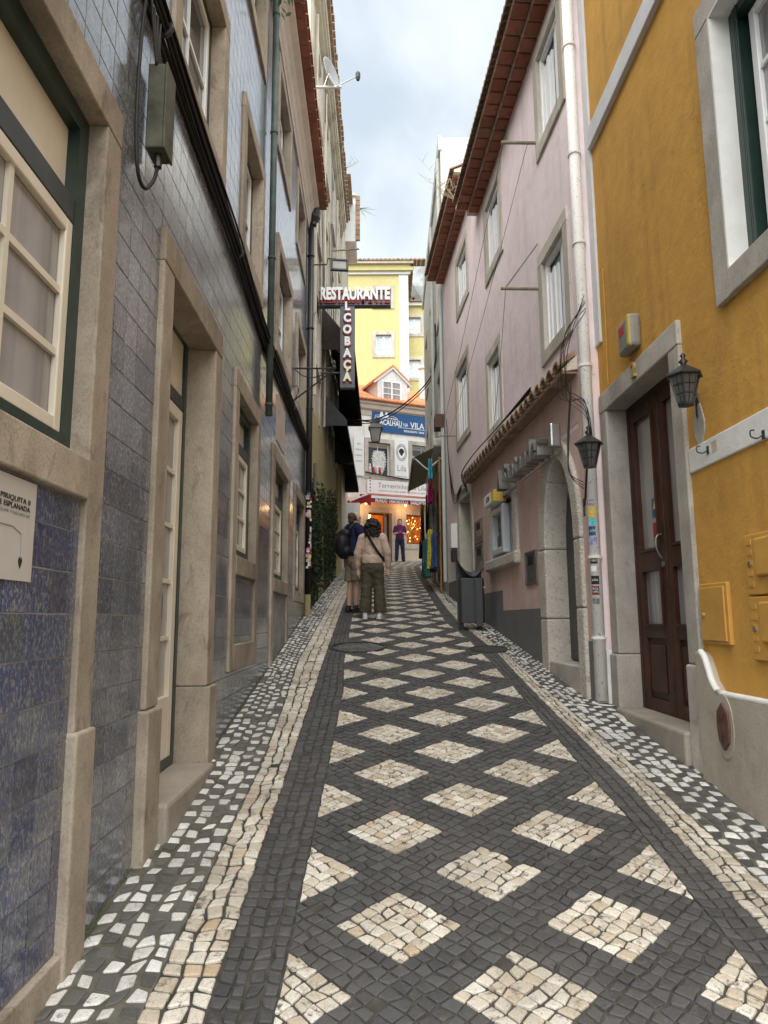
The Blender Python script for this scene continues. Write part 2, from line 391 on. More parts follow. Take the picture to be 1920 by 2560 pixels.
plain('black_metal', (.018, .019, .019), .42, .5, var=.3)
plain('anthracite', (.040, .045, .048), .42, .5, var=.12, scale=3)
plain('iron', (.040, .042, .040), .55, .5, metal=.3, var=.4)
plain('black_cable', (.014, .013, .012), .6, .4, var=.3)
plain('verdigris', (.075, .105, .09), .6, .4, var=.45, scale=4, bump=.3)
plain('moss_box', (.085, .085, .060), .7, .3, var=.5, scale=7, bump=.4)
def painted_pipe():
    t = NT('chipped_white'); n = t.noise(45, 5, .7, stretch=(1, 1, .6)); g = t.noise(3, 5, stretch=(1, 1, .5))
    c = t.mix(t.ramp(n, [(.60, 0), (.64, 1)]), (.84, .83, .80), (.40, .37, .32)); c = t.mix(t.ramp(g, [(.5, 0), (.7, .35)]), c, (.44, .42, .37)); t.bump(n, .3, .003); t.done(c, .5, .4)
painted_pipe()
plain('steel', (.42, .42, .41), .3, .5, metal=.85, var=.15, scale=5)
plain('dull_steel', (.20, .20, .195), .38, .5, metal=.7, var=.25, scale=5)
plain('atm_blue', (.52, .57, .62), .35, .5, var=.05)
plain('atm_grey', (.34, .34, .34), .4, .5, var=.08)
plain('dull_ochre', (.42, .33, .10), .5, .3, var=.1)
plain('housing_grey', (.24, .235, .21), .5, .3, var=.12)
plain('yellow_plastic', (.72, .50, .10), .4, .4, var=.08)
plain('red_paint', (.42, .035, .05), .5, .4, var=.12)
plain('red_awning', (.37, .026, .04), .8, .2, var=.12)
plain('white_print', (.82, .82, .80), .6, .3, var=.03)
plain('paper', (.54, .51, .465), .6, .3, var=.04)
plain('ink', (.03, .03, .03), .7, .2, var=.1)
plain('grey_ink', (.30, .29, .32), .7, .2, var=.1)
plain('sign_grey', (.105, .108, .122), .4, .4, var=.08)
plain('sign_red', (.30, .02, .025), .5, .4, var=.1)
plain('sign_cream', (.80, .76, .58), .4, .4, var=.04)
plain('sign_blue', (.018, .085, .24), .4, .4, var=.12)
plain('black_fabric', (.010, .010, .011), .85, .15, var=.3)
plain('grey_fabric', (.075, .078, .084), .8, .2, var=.15)
def thin_cloth(name, col):
    t = NT(name); tr = t.n('ShaderNodeBsdfTranslucent'); tr.inputs[0].default_value = (*col, 1); mx_ = t.n('ShaderNodeMixShader'); mx_.inputs[0].default_value = .5
    t.done(t.mix(t.ramp(t.noise(3, 4), [(.3, 0), (.7, 1)]), [k * .85 for k in col], [k * 1.1 for k in col]), .9, .1)
    o = t.t.nodes['Material Output']; t.l(t.b.outputs[0], mx_.inputs[1]); t.l(tr.outputs[0], mx_.inputs[2]); t.l(mx_.outputs[0], o.inputs[0])
thin_cloth('olive_fabric', (.33, .30, .235))
plain('brown_fabric', (.045, .036, .032), .85, .15, var=.25, scale=4)
plain('brass', (.55, .40, .16), .35, .5, metal=.5, var=.15)
plain('rusty', (.115, .060, .045), .6, .3, var=.3, scale=14, bump=.4)
plain('lantern_glass', (.075, .08, .078), .25, .5, var=.15)
plain('pale_lamp_glass', (.34, .33, .31), .35, .4, var=.05)  # plain pale grey glass for the floodlight and street lantern
plain('interior_dark', (.035, .028, .022), .9, .1)  # near-black colour stands in for the shade of unlit rooms
plain('shop_orange', (.55, .20, .06), .8, .2, var=.3, scale=3)
plain('lamp_glow', (1, .75, .4), .5, .2, var=0, emit=(1.0, .50, .15), es=1.6)
plain('leaf', (.024, .044, .014), .55, .35, var=.55, scale=5)
plain('fern', (.085, .12, .035), .6, .3, var=.4, scale=9)
plain('dry_stalk', (.36, .30, .20), .8, .2, var=.3)
plain('stem_wood', (.07, .05, .03), .9, .2, var=.3)
plain('skin', (.60, .39, .305), .5, .35, var=.06)
plain('dark_hair', (.016, .011, .010), .55, .35, var=.4, scale=40, bump=.6, bscale=70)
plain('brown_hair', (.085, .058, .040), .6, .3, var=.3, scale=40)
plain('beige_knit', (.56, .425, .345), .9, .15, var=.10, scale=14, bump=.5, bscale=160)
plain('olive_cotton', (.088, .080, .052), .85, .15, var=.14, scale=6, bump=.35, bscale=25)
plain('navy_knit', (.018, .020, .062), .85, .2, var=.2, bump=.3)
plain('black_nylon', (.011, .011, .014), .6, .35, var=.3, bump=.3)
plain('khaki', (.25, .205, .155), .85, .15, var=.12, bump=.3, bscale=25)
plain('white_shoe', (.72, .71, .70), .6, .3, var=.05)
plain('black_shoe', (.020, .020, .019), .55, .35, var=.2)
plain('purple_polo', (.135, .025, .105), .85, .2, var=.15)
plain('denim', (.030, .040, .078), .85, .15, var=.25, scale=9)
plain('dish_grey', (.33, .34, .34), .5, .3, var=.1)
plain('rock', (.32, .33, .33), .9, .2, var=.3, scale=.3, bump=.6, bscale=2)
plain('hill_green', (.055, .085, .03), .9, .15, var=.5, scale=.4)
plain('tower_stone', (.36, .355, .34), .9, .2, var=.25, scale=1)
plain('patch_asphalt', (.052, .051, .050), .8, .25, var=.2, scale=20, bump=.4)
plain('soil', (.10, .09, .07), .95, .1, var=.3)
plain('wood_pole', (.27, .24, .18), .8, .2, var=.3)
plain('bamboo', (.36, .17, .06), .6, .3, var=.25)
for nm, c in dict(cloth_blue=(.09, .16, .36), cloth_yellow=(.62, .52, .07), cloth_green=(.035, .13, .10), cloth_brown=(.10, .065, .035), cloth_pink=(.46, .022, .17), cloth_aqua=(.10, .50, .62), cloth_beige=(.30, .27, .22), cloth_grey=(.17, .17, .18), cloth_black=(.018, .018, .02), cloth_white=(.6, .6, .58), cloth_lilac=(.27, .25, .42)).items():
    t = NT(nm); f = t.noise(16, 4, .6, dist=1.2); t.bump(t.noise(18, 3), .5, .02); t.done(t.mix(t.ramp(f, [(.48, 0), (.56, .8)]), c, [min(1, k * 1.7 + .02) for k in c]), .85, .15)
# ------------------------------------------------------------------ ground and mosaic paving
def pl(tab):
    def f(y):
        if y <= tab[0][0]: return tab[0][1]
        for (a, b), (c, d) in zip(tab, tab[1:]):
            if y <= c: return b + (d - b) * (y - a) / (c - a)
        return tab[-1][1]
    return f
fL = pl([(0, -.36), (5, -.38), (7, -.40), (8.4, -.47), (10, -.50), (12, -.54), (16, -.54), (20, -.46), (24, -.2), (27, .15), (40, .15)])
fR = pl([(0, 1.32), (4, 1.32), (5, 1.28), (6.7, 1.25), (8.3, 1.2), (9.75, 1.12), (11.2, .96), (15, .94), (20, .93), (24, .98), (27, 1.5), (40, 1.5)])
cL_in = pl([(0, -.58), (2.7, -.60), (4.5, -.63), (8, -.70), (12, -.76), (15, -.79), (20, -.74), (24, -.5), (27, -.1), (40, -.1)])
cL_out = pl([(0, -.80), (5, -.83), (6.5, -.90), (8.3, -1.0), (12, -1.03), (15, -1.05), (20, -1.0), (24, -.85), (27, -.5), (40, -.5)])
wL = lambda y: (-1.13 - .02 * y - .0) if y < 12.3 else -1.36
cR_in = pl([(0, 1.50), (4.5, 1.49), (5.9, 1.43), (6.6, 1.40), (8.8, 1.36), (11.5, 1.16), (12.8, 1.13), (16, 1.12), (20, 1.14), (24, 1.18), (27, 1.9), (40, 1.9)])
cR_out = pl([(0, 1.72), (3.9, 1.67), (5.3, 1.62), (6.2, 1.57), (7, 1.53), (8.8, 1.46), (11.5, 1.28), (13, 1.24), (16, 1.22), (20, 1.25), (24, 1.38), (27, 2.3), (40, 2.3)])
wR = lambda y: (2.118 - .012 * y) if y < 6.4 else ((2.254 - .06 * y) if y < 15 else 1.234 + .008 * y) + .02

g = MB()      # the hillside town's ground: one sheet
ys = [-60, -20, -4] + [0, 4, 8, 12, 16, 20, 24, 27, 30, 34, 40, 60, 120, 400]
xs = [-400, -60, -20, -6, -3, -1.5, 0, 1.5, 3, 6, 20, 60, 400]
def base_z(x, y):
    return gz(x, max(y, -20)) - 0.030 - (0.25 if abs(x) > 5 else 0)
g.add([(x, y, base_z(x, y)) for y in ys for x in xs], [(j * len(xs) + i, j * len(xs) + i + 1, (j + 1) * len(xs) + i + 1, (j + 1) * len(xs) + i) for j in range(len(ys) - 1) for i in range(len(xs) - 1)])
tag(g.build('ground', 'soil'), None, None, kind='structure')

sand = MB()
for k in range(0, 72):
    y0, y1 = -1.5 + k * .45, -1.5 + (k + 1) * .45
    for a, b in ((wL, cL_out), (cL_out, fL), (fL, fR), (fR, cR_out), (cR_out, wR)):
        q = []
        for fn, y in ((a, y0), (b, y0), (b, y1), (a, y1)):
            x = fn(y) + (-.15 if fn is wL else .15 if fn is wR else 0); q.append((x, y, gz(x, y) - .009))
        sand.add(q, [(0, 1, 2, 3)])
paving = tag(sand.build('pavement', 'joint_sand'), None, None, kind='structure')

for fa, fb in ((wL, cL_out), (cR_out, wR)):
    em = MB()
    for k in range(0, 66):
        y0, y1 = 1.0 + k * .42, 1.0 + (k + 1) * .42; q = []
        for fn, y in ((fa, y0), (fb, y0), (fb, y1), (fa, y1)):
            x = fn(y) + (-.1 if fn is wL else .1 if fn is wR else 0); q.append((x, y, gz(x, y) - .0062))
        em.add(q, [(0, 1, 2, 3)])
    em.build('edge_mortar', 'edge_mortar', paving)
def P_(y): return (fR(y) - fL(y)) / 2
vt = [(-1.5, 0.0)]
while vt[-1][0] < 29: vt.append((vt[-1][0] + .05, vt[-1][1] + .05 / P_(vt[-1][0] + .025)))
def v_of(y):
    k = min(len(vt) - 2, max(0, int((y + 1.5) / .05))); return vt[k][1] + (vt[k + 1][1] - vt[k][1]) * (y - vt[k][0]) / .05
def y_of(v):
    lo, hi = 0, len(vt) - 1
    while hi - lo > 1:
        m = (lo + hi) // 2
        if vt[m][1] <= v: lo = m
        else: hi = m
    return vt[lo][0] + (v - vt[lo][1]) / (vt[hi][1] - vt[lo][1]) * .05
V0 = v_of(3.50)
STONES = []      # (kind, polygon, tint)
def clip(poly, k, lim, sgn):
    o = []
    for i in range(len(poly)):
        a, b = poly[i], poly[(i + 1) % len(poly)]; da, db = sgn * (lim - a[k]), sgn * (lim - b[k])
        if da >= 0: o.append(a)
        if (da >= 0) != (db >= 0):
            t = da / (da - db); o.append((a[0] + (b[0] - a[0]) * t, a[1] + (b[1] - a[1]) * t))
    return o
def area(p): return abs(sum(p[i][0] * p[(i + 1) % len(p)][1] - p[(i + 1) % len(p)][0] * p[i][1] for i in range(len(p)))) / 2
MAN = [(-.34, 9.19, .36), (1.30, 9.0, .24)]      # manhole cover and asphalt patch keep stones out
def add_stone(kind, poly, tint, jit=.004, gap=.0033):
    cx, cy = sum(p[0] for p in poly) / len(poly), sum(p[1] for p in poly) / len(poly)
    if cy < 1.2 or cy > 28.5: return
    for mx_, my_, mr in MAN:
        if (cx - mx_) ** 2 + (cy - my_) ** 2 < (mr + .02) ** 2: return
    if R.random() < .006: return
    # gap: shrink towards centre by a fixed width
    q = []
    for x, y in poly:
        dx, dy = cx - x, cy - y; d = math.hypot(dx, dy) or 1; g_ = gap * (1 + .9 * R.random()) * 1.35
        q.append((x + dx / d * g_ + R.uniform(-jit, jit), y + dy / d * g_ + R.uniform(-jit, jit)))
    if area(q) > .0005: STONES.append((kind, q, tint, cx, cy))
NC = 10; JIT = {}
def jg(i, j, seed):
    k = (i, j, seed)
    if k not in JIT: JIT[k] = (R.uniform(-.13, .13), R.uniform(-.13, .13))
    return JIT[k]
vmin, vmax = v_of(1.2) - V0, v_of(28.4) - V0
def fmap(a, v):
    y = y_of(v + V0); return ((fL(y) + fR(y)) / 2 + a * P_(y), y)
for i in range(int((vmin - 1.2) * NC), int((vmax + 1.2) * NC)):
    for j in range(int((-vmax - 1.2) * NC), int((-vmin + 1.2) * NC)):
        al, be = (i + .5) / NC, (j + .5) / NC; a, v = (al + be) / 2, (al - be) / 2
        if abs(a) > 1.06 or v < vmin or v > vmax: continue
        ii, jj = (i + 3) % NC, (j + 3) % NC          # 6 white cells centred on the lattice point, 4 dark
        white = ii < 6 and jj < 6
        # keep stone edges straight where white meets dark
        q = []
        for di, dj in ((0, 0), (1, 0), (1, 1), (0, 1)):
            ja, jb = jg(i + di, j + dj, 0)
            if (i + di + 3) % NC in (0, 6): ja *= .35
            if (j + dj + 3) % NC in (0, 6): jb *= .35
            A, B = (i + di + ja * 1.25) / NC, (j + dj + jb * 1.25) / NC; q.append(((A + B) / 2, (A - B) / 2))
        q = clip(clip(q, 0, 1.0, 1), 0, -1.0, -1)
        if len(q) < 3: continue
        wq = [fmap(*p) for p in q]
        if area(wq) < .0008: continue
        add_stone('white' if white else 'dark', wq, (R.random(), R.random(), R.random(), 1 if white else .5))
def strip(fa, fb, ncol, rowlen, kindf, seed, jx=.16, jy=.18, gap=.0045):
    y = 1.2; r = 0
    rows = []
    while y < 28.4: rows.append(y); y += rowlen * R.uniform(.9, 1.1)
    for r in range(len(rows) - 1):
        for c in range(ncol):
            q = []
            for dc, dr in ((0, 0), (1, 0), (1, 1), (0, 1)):
                ja, jb = jg(c + dc, r + dr, seed); ja *= jx / .13; jb *= jy / .13
                if (c + dc) in (0, ncol): ja *= .3
                yy = rows[r + dr] + (jb + .15 * math.sin((c + dc) * 2.1 + seed)) * rowlen * .8; t = (c + dc + ja) / ncol
                q.append((fa(yy) + (fb(yy) - fa(yy)) * t, yy))
            k = kindf(c, r)
            if k: add_stone(k, q, (R.random(), R.random() * (.9 if k != 'chalk' else .7), R.random(), 1 if k not in ('dark', 'edge') else .5), .005, gap)
dk = lambda c, r: 'dark'; wh = lambda c, r: 'white'
ck = lambda c, r: ('chalk' if (c + r) % 2 == 0 else 'edge') if R.random() > .28 else ('edge' if R.random() < .35 else 'chalk')
strip(cL_in, fL, 4, .070, dk, 1, .1, .1); strip(fR, cR_in, 3, .070, dk, 2, .1, .1)
strip(cL_out, cL_in, 3, .074, wh, 3); strip(cR_in, cR_out, 3, .072, wh, 4)
strip(lambda y: wL(y) + .01, cL_out, 5, .078, ck, 5, .19, .19, .0075); strip(cR_out, lambda y: wR(y) - .01, 6, .076, lambda c, r: {'edge': 'dark'}.get(ck(c, r), 'chalk'), 6, .15, .15, .0065)

def cy_near(q): return q[0][1] < 10
def stone_geo(mb, q, tint, zoff):
    if cy_near(q):
        r = []
        for i in range(len(q)):
            a, b, c = q[i - 1], q[i], q[(i + 1) % len(q)]; k = R.uniform(.03, .12); j = R.uniform(.03, .12)
            r += [(b[0] + (a[0] - b[0]) * k, b[1] + (a[1] - b[1]) * k), (b[0] + (c[0] - b[0]) * j, b[1] + (c[1] - b[1]) * j)]
        q = r
    m = len(q); cx, cy = sum(p[0] for p in q) / m, sum(p[1] for p in q) / m
    tl = .03 if tint[3] == 1 else .012; tx, ty = R.uniform(-tl, tl), R.uniform(-tl, tl); edge = .0040 if tint[3] == 1 else .0024
    zz = lambda x, y: gz(x, y) + zoff + tx * (x - cx) + ty * (y - cy)
    o = [(x, y, gz(x, y) - .02) for x, y in q] + [(x, y, zz(x, y) - edge) for x, y in q]
    ins = []
    for x, y in q:
        d = math.hypot(cx - x, cy - y) or 1; k = min(.45, .0062 / d); xx, yy = x + (cx - x) * k, y + (cy - y) * k; ins.append((xx, yy, zz(xx, yy)))
    o += ins; o.append((cx, cy, zz(cx, cy) + .0008))
    f = [(i, (i + 1) % m, m + (i + 1) % m, m + i) for i in range(m)] + [(m + i, m + (i + 1) % m, 2 * m + (i + 1) % m, 2 * m + i) for i in range(m)] + [(2 * m + i, 2 * m + (i + 1) % m, 3 * m) for i in range(m)]
    mb.add(o, f, tint)
KM = dict(white='white_cobble', dark='dark_cobble', chalk='chalk_cobble', edge='edge_cobble')
fields = {k: MB() for k in KM}; cnt = {'light': 0, 'dark': 0}
STONES.sort(key=lambda t: t[3] ** 2 + t[4] ** 2)
for kind, q, tint, cx, cy in STONES:
    px, py = proj((cx, cy, gz(cx, cy)))
    zoff = R.uniform(-.003, .003); fam = 'dark' if kind in ('dark', 'edge') else 'light'
    if cnt[fam] < 300 and 0 < px < 1920 and py < 2560:
        cnt[fam] += 1; mb = MB(); stone_geo(mb, q, tint, zoff)
        mb.build('dark_cobble' if fam == 'dark' else 'white_cobble', KM[kind], paving)
    else: stone_geo(fields[kind], q, tint, zoff)
for k, mb in fields.items():
    tag(mb.build({'white': 'white_cobbles', 'dark': 'dark_cobbles', 'chalk': 'chalk_white_cobbles', 'edge': 'edge_cobbles'}[k], KM[k], paving), None, None, kind='stuff')
# dirt and moss along the foot of the walls
mo = MB()
for k in range(60):
    y0, y1 = 1.3 + k * .18, 1.3 + (k + 1) * .18
    a0, a1 = .004 + .03 * R.random() ** 2, .004 + .03 * R.random() ** 2
    mo.add([(wL(y0) - .02, y0, gz(0, y0) + .012 * R.random()), (wL(y0) + a0, y0, gz(0, y0) - .004), (wL(y1) + a1, y1, gz(0, y1) - .004), (wL(y1) - .02, y1, gz(0, y1) + .02)], [(0, 1, 2, 3)])
mo.build('moss_edge', 'mossy_soil', paving)['kind'] = 'stuff'

def manhole(name, label, cx, cy, r, cells):
    loc = Vector((cx, cy, gz(cx, cy))); t = thing(name, label, 'manhole cover', loc)
    def P(x, y, h): return (cx + x, cy + y, gz(cx + x, cy + y) + h)
    mb = MB(); n = 40
    for r0, r1, h0, h1 in ((r * .93, r, .004, .004), (r * .93, r * .93, -.03, .004), (r, r, .004, -.03)):
        ring = [P(r0 * math.cos(2 * PI * i / n), r0 * math.sin(2 * PI * i / n), h0) for i in range(n)] + [P(r1 * math.cos(2 * PI * i / n), r1 * math.sin(2 * PI * i / n), h1) for i in range(n)]
        mb.add(ring, [(i, (i + 1) % n, n + (i + 1) % n, n + i) for i in range(n)])
    mb.build('rim', 'iron' if cells else 'patch_asphalt', t)
    mb = MB(); mb.add([P(r * .93 * math.cos(2 * PI * i / n), r * .93 * math.sin(2 * PI * i / n), -.006) for i in range(n)], [tuple(range(n))]); mb.build('cover_plate', 'black_metal' if cells else 'patch_asphalt', t)
    mb = MB(); st = .075
    for i in range(-9, 10):
        for j in range(-9, 10):
            x, y = (i + .5 * (j % 2)) * st, j * st * .85
            if math.hypot(x, y) > r * .86: continue
            a, q = R.uniform(-.2, .2), []
            for k in range(4):
                an = a + PI / 4 + k * PI / 2; q.append((cx + x + .031 * math.cos(an) * R.uniform(.8, 1.1), cy + y + .031 * math.sin(an) * R.uniform(.8, 1.1)))
            stone_geo(mb, q, (R.random(), R.random(), 0, 1), .0)
    if cells: mb.build('inlaid_cobbles', 'grey_cobble', t)['kind'] = 'stuff'
manhole('manhole_or_patch', 'round iron manhole cover inlaid with small stones in the mosaic paving', -.34, 9.19, .355, True)
manhole('manhole_or_patch', 'small dark round asphalt patch in the paving beside the grey painted plinth', 1.30, 9.0, .23, False)  # dark asphalt road patch, built with the manhole cover's parts
# ------------------------------------------------------------------ tiled house on the left
G = lambda s, f=LF: gz(0, s)
tiled = thing('tiled_house', 'house faced in speckled blue glazed tiles with limestone window surrounds', 'house', LF.pt(6, G(6), 0))
def pane_grid(fr, par, s0, s1, z0, z1, n, ns, nz_, m, glass_m, bar=.028, th=.012):
    """sash bars and separate panes inside a frame opening"""
    ds, dz = (s1 - s0) / ns, (z1 - z0) / nz_
    for i in range(ns):
        for j in range(nz_):
            wallbox(fr, s0 + i * ds, s0 + (i + 1) * ds, z0 + j * dz, z0 + (j + 1) * dz, n - .012, n - .006, 'pane', glass_m, par)
    for i in range(1, ns): wallbox(fr, s0 + i * ds - bar / 2, s0 + i * ds + bar / 2, z0, z1, n - .005, n + th, 'muntin', m, par)
    for j in range(1, nz_):
        for i in range(ns): wallbox(fr, s0 + i * ds + bar / 2 * (i > 0), s0 + (i + 1) * ds - bar / 2 * (i < ns - 1), z0 + j * dz - bar / 2, z0 + j * dz + bar / 2, n - .005, n + th, 'muntin', m, par)
def ring(fr, s0, s1, z0, z1, w, n0, n1, wt=None, wb_=None):
    mb = MB(); wt = wt or w; wb_ = wb_ or w
    mb.wb(fr, s0, s0 + w, z0, z1, n0, n1).wb(fr, s1 - w, s1, z0, z1, n0, n1).wb(fr, s0 + w, s1 - w, z1 - wt, z1, n0, n1).wb(fr, s0 + w, s1 - w, z0, z0 + wb_, n0, n1); return mb
def surround(fr, win, s0, s1, z0, z1, w, st, n1=.025, dep=.30, zl=None, bot=True, wt=None, wb_=None, m='limestone'):
    """stone jambs, lintel, sill; jambs may run on below the sill"""
    wt = wt or w; wb_ = wb_ or w
    for a, b in ((s0, s0 + w), (s1 - w, s1)): wallbox(fr, a, b, zl if zl is not None else z0, z1 - wt, -dep, n1, 'jamb', m, win, bevel=.007)
    wallbox(fr, s0, s1, z1 - wt, z1, -dep, n1 + .002, 'lintel', m, win, bevel=.007)
    if bot: wallbox(fr, s0 + w + .002, s1 - w - .002, z0, z0 + wb_, -dep, n1 + .006, 'sill', m, win, bevel=.007)
def casement(fr, b, s0, s1, z0, z1, w=.16, rec=.17, fw=.05, cols=2, rows=3, frame='white_frame', fixed='green_frame', glass_m='dark_glass', transom=None, zl=None, wb_=.16, m='limestone', label=None):
    win = ring(fr, s0 + w + fw, s1 - w - fw, z0 + wb_ + fw, (transom if transom else z1 - w) - .05, .055, -rec, -rec + .03).build('window', frame, b, bevel=.006)
    if label: win['label'] = label
    surround(fr, win, s0, s1, z0, z1, w, None, zl=zl, wb_=wb_, m=m)
    ring(fr, s0 + w, s1 - w, z0 + wb_, z1 - w, fw, -rec - .05, -rec + .035).build('fixed_frame', fixed, win)
    if transom:
        wallbox(fr, s0 + w + fw, s1 - w - fw, transom - .05, transom + .055, -rec - .05, -rec + .032, 'transom_bar', 'dark_bar', win, bevel=.005)
        wallbox(fr, s0 + w + fw, s1 - w - fw, transom + .055, z1 - w - fw, -rec - .04, -rec - .015, 'transom_panel', 'cream_wood', win)
    zt = (transom if transom else z1 - w) - .05
    pane_grid(fr, win, s0 + w + fw + .055, s1 - w - fw - .055, z0 + wb_ + fw + .055, zt - .055, -rec + .008, cols, rows, frame, glass_m)
    return win
LOUT = []      # stone outlines the tiles stop at
bays = dict(W1=(1.48, 2.90), D1=(3.58, 5.08), W2=(5.68, 7.02), W3=(8.0, 9.68), W4=(10.4, 11.98))
OP = []
# ground floor windows
for k, (a, b_) in bays.items():
    if k == 'D1': continue
    z0, z1, tr = {'W1': (.47, 2.25, 1.63), 'W2': (.38, 2.10, 1.55), 'W3': (.33, 2.04, 1.5), 'W4': (.28, 2.04, 1.5)}[k]
    zl = {'W1': -1.9, 'W2': -.40, 'W3': -1.0, 'W4': None}[k]
    w_ = .165
    win = casement(LF, tiled, a, b_, z0, z1, w=w_, rec=.09, fw=.085, cols=2, rows=3, frame='cream_wood', glass_m='pale_glass' if k == 'W1' else 'curtain_glass', transom=tr, zl=zl, wb_=.16,
                   label={'W1': 'cream sash window with green frame above the poster', 'W2': None}.get(k))
    OP.append((a + w_, b_ - w_, z0 + .16, z1 - w_)); LOUT.append((a, b_, zl if zl is not None else z0, z1))
    if k == 'W1':
        wallbox(LF, b_ - w_ - .012, b_ + .012, -1.9, -.41, -.1, .043, 'jamb_block', 'limestone', win, bevel=.01)
        wallbox(LF, a + w_, b_ - w_, -1.75, -1.17, -.1, .03, 'base_stone', 'limestone', win, bevel=.007)
    if k == 'W2':
        wallbox(LF, a + w_ + .002, b_ - w_ - .002, -.40, -.19, -.1, .028, 'base_stone', 'limestone', win, bevel=.007)
    if k == 'W3':
        for j, (za, zb) in enumerate(((-.9, -.2), (-.195, .06), (.065, .325))): wallbox(LF, a + w_ + .002, b_ - w_ - .002, za, zb, -.1, -.012 + .003 * j, 'panel_stone', 'mossy_panel' if j < 2 else 'limestone', win, bevel=.008)
# door
a, b_ = bays['D1']; zs_ = -.92
door = ring(LF, a + .27, b_ - .25, zs_ + .01, 1.98, .06, -.22, -.16).build('door', 'green_frame', tiled)
door['label'] = 'cream glazed double door set deep in a limestone doorway'
for s0, s1 in ((a, a + .20), (b_ - .20, b_)):
    wallbox(LF, s0, s1, -.43, 1.93, -.45, .03, 'jamb', 'limestone', door, bevel=.009)
    wallbox(LF, s0 - .03 * (s0 == a), s1 + .03 * (s1 == b_), -1.5, -.434, -.45, .055, 'jamb_block', 'limestone', door, bevel=.010)
wallbox(LF, a, b_, 1.93, 2.12, -.45, .034, 'lintel', 'limestone', door, bevel=.009)
wallbox(LF, a + .205, b_ - .205, -1.5, zs_, -.45, .10, 'threshold', 'worn_step', door, bevel=.02)
wallbox(LF, a + .33, b_ - .31, 1.44, 1.53, -.22, -.165, 'transom_bar', 'dark_bar', door)
wallbox(LF, a + .33, b_ - .31, 1.53, 1.92, -.21, -.18, 'transom_panel', 'cream_wood', door)
mid = (a + b_) / 2 + .01
for s0, s1 in ((a + .335, mid - .004), (mid + .004, b_ - .315)):
    lf = ring(LF, s0, s1, zs_ + .03, 1.43, .085, -.21, -.165, wb_=.42).build('door_leaf', 'cream_wood', door, bevel=.005)
    pane_grid(LF, door, s0 + .085, s1 - .085, zs_ + .45, 1.345, -.19, 1, 5, 'cream_wood', 'pale_glass')
wallbox(LF, mid - .05, mid - .025, .0, .16, -.165, -.12, 'handle', 'dull_steel', door)
OP.append((a + .2, b_ - .2, zs_, 1.93)); LOUT += [(a, b_, -.43, 2.12), (a - .03, b_ + .03, -1.6, -.43)]
# upper floors
for zz0, zz1, bb in ((3.2, 4.72, [(3.6, 5.04), (5.75, 6.98), (8.1, 9.7), (10.4, 11.95)]), (5.75, 7.05, [(3.5, 4.95), (5.66, 6.93), (7.9, 9.35), (10.2, 11.6)])):
    for s0, s1 in bb:
        casement(LF, tiled, s0, s1, zz0, zz1, w=.15, rec=.12, cols=2, rows=2, glass_m='dark_glass', wb_=.15)
        OP.append((s0 + .15, s1 - .15, zz0 + .15, zz1 - .15)); LOUT.append((s0, s1, zz0, zz1))
ZTOP = 7.18
lwall = facade(LF, .6, 12.28, -2.2, 8.2, OP, 'wall', 'grout', tiled, depth=.5)
wallbox(LF, .9, 12.2, -2, 7.3, -.62, -.55, 'dark_backing', 'interior_dark', tiled)  # dark backing sheet added so rooms behind the openings stay dark
# glazed tiles
TP = .155; TG = .0022
def rect_minus(r, o):
    a, b, c, d = r; e, f, g_, h = o
    if e >= b or f <= a or g_ >= d or h <= c: return [r]
    res = []
    if e > a: res.append((a, e, c, d)); a = e
    if f < b: res.append((f, b, c, d)); b = f
    if g_ > c: res.append((a, b, c, g_))
    if h < d: res.append((a, b, h, d))
    return res
tiles = []
for i in range(int(1.3 / TP), int(12.2 / TP)):
    for j in range(-12, 47):
        s0, z0 = i * TP + .02, .03 + j * TP
        if z0 + TP < G(s0) - .15 or z0 > ZTOP - .05: continue
        if any(o[0] < s0 and s0 + TP < o[1] and o[2] < z0 and z0 + TP < o[3] for o in LOUT + OP): 
            continue
        rs = [(s0, s0 + TP, z0, min(z0 + TP, ZTOP))]
        for o in LOUT: rs = [q for r in rs for q in rect_minus(r, (o[0] - .004, o[1] + .004, o[2] - .004, o[3] + .004))]
        for r in rs:
            if r[1] - r[0] > .018 and r[3] - r[2] > .018: tiles.append((r, len(rs) == 1 and abs((r[1] - r[0]) * (r[3] - r[2]) - TP * TP) < 1e-6))
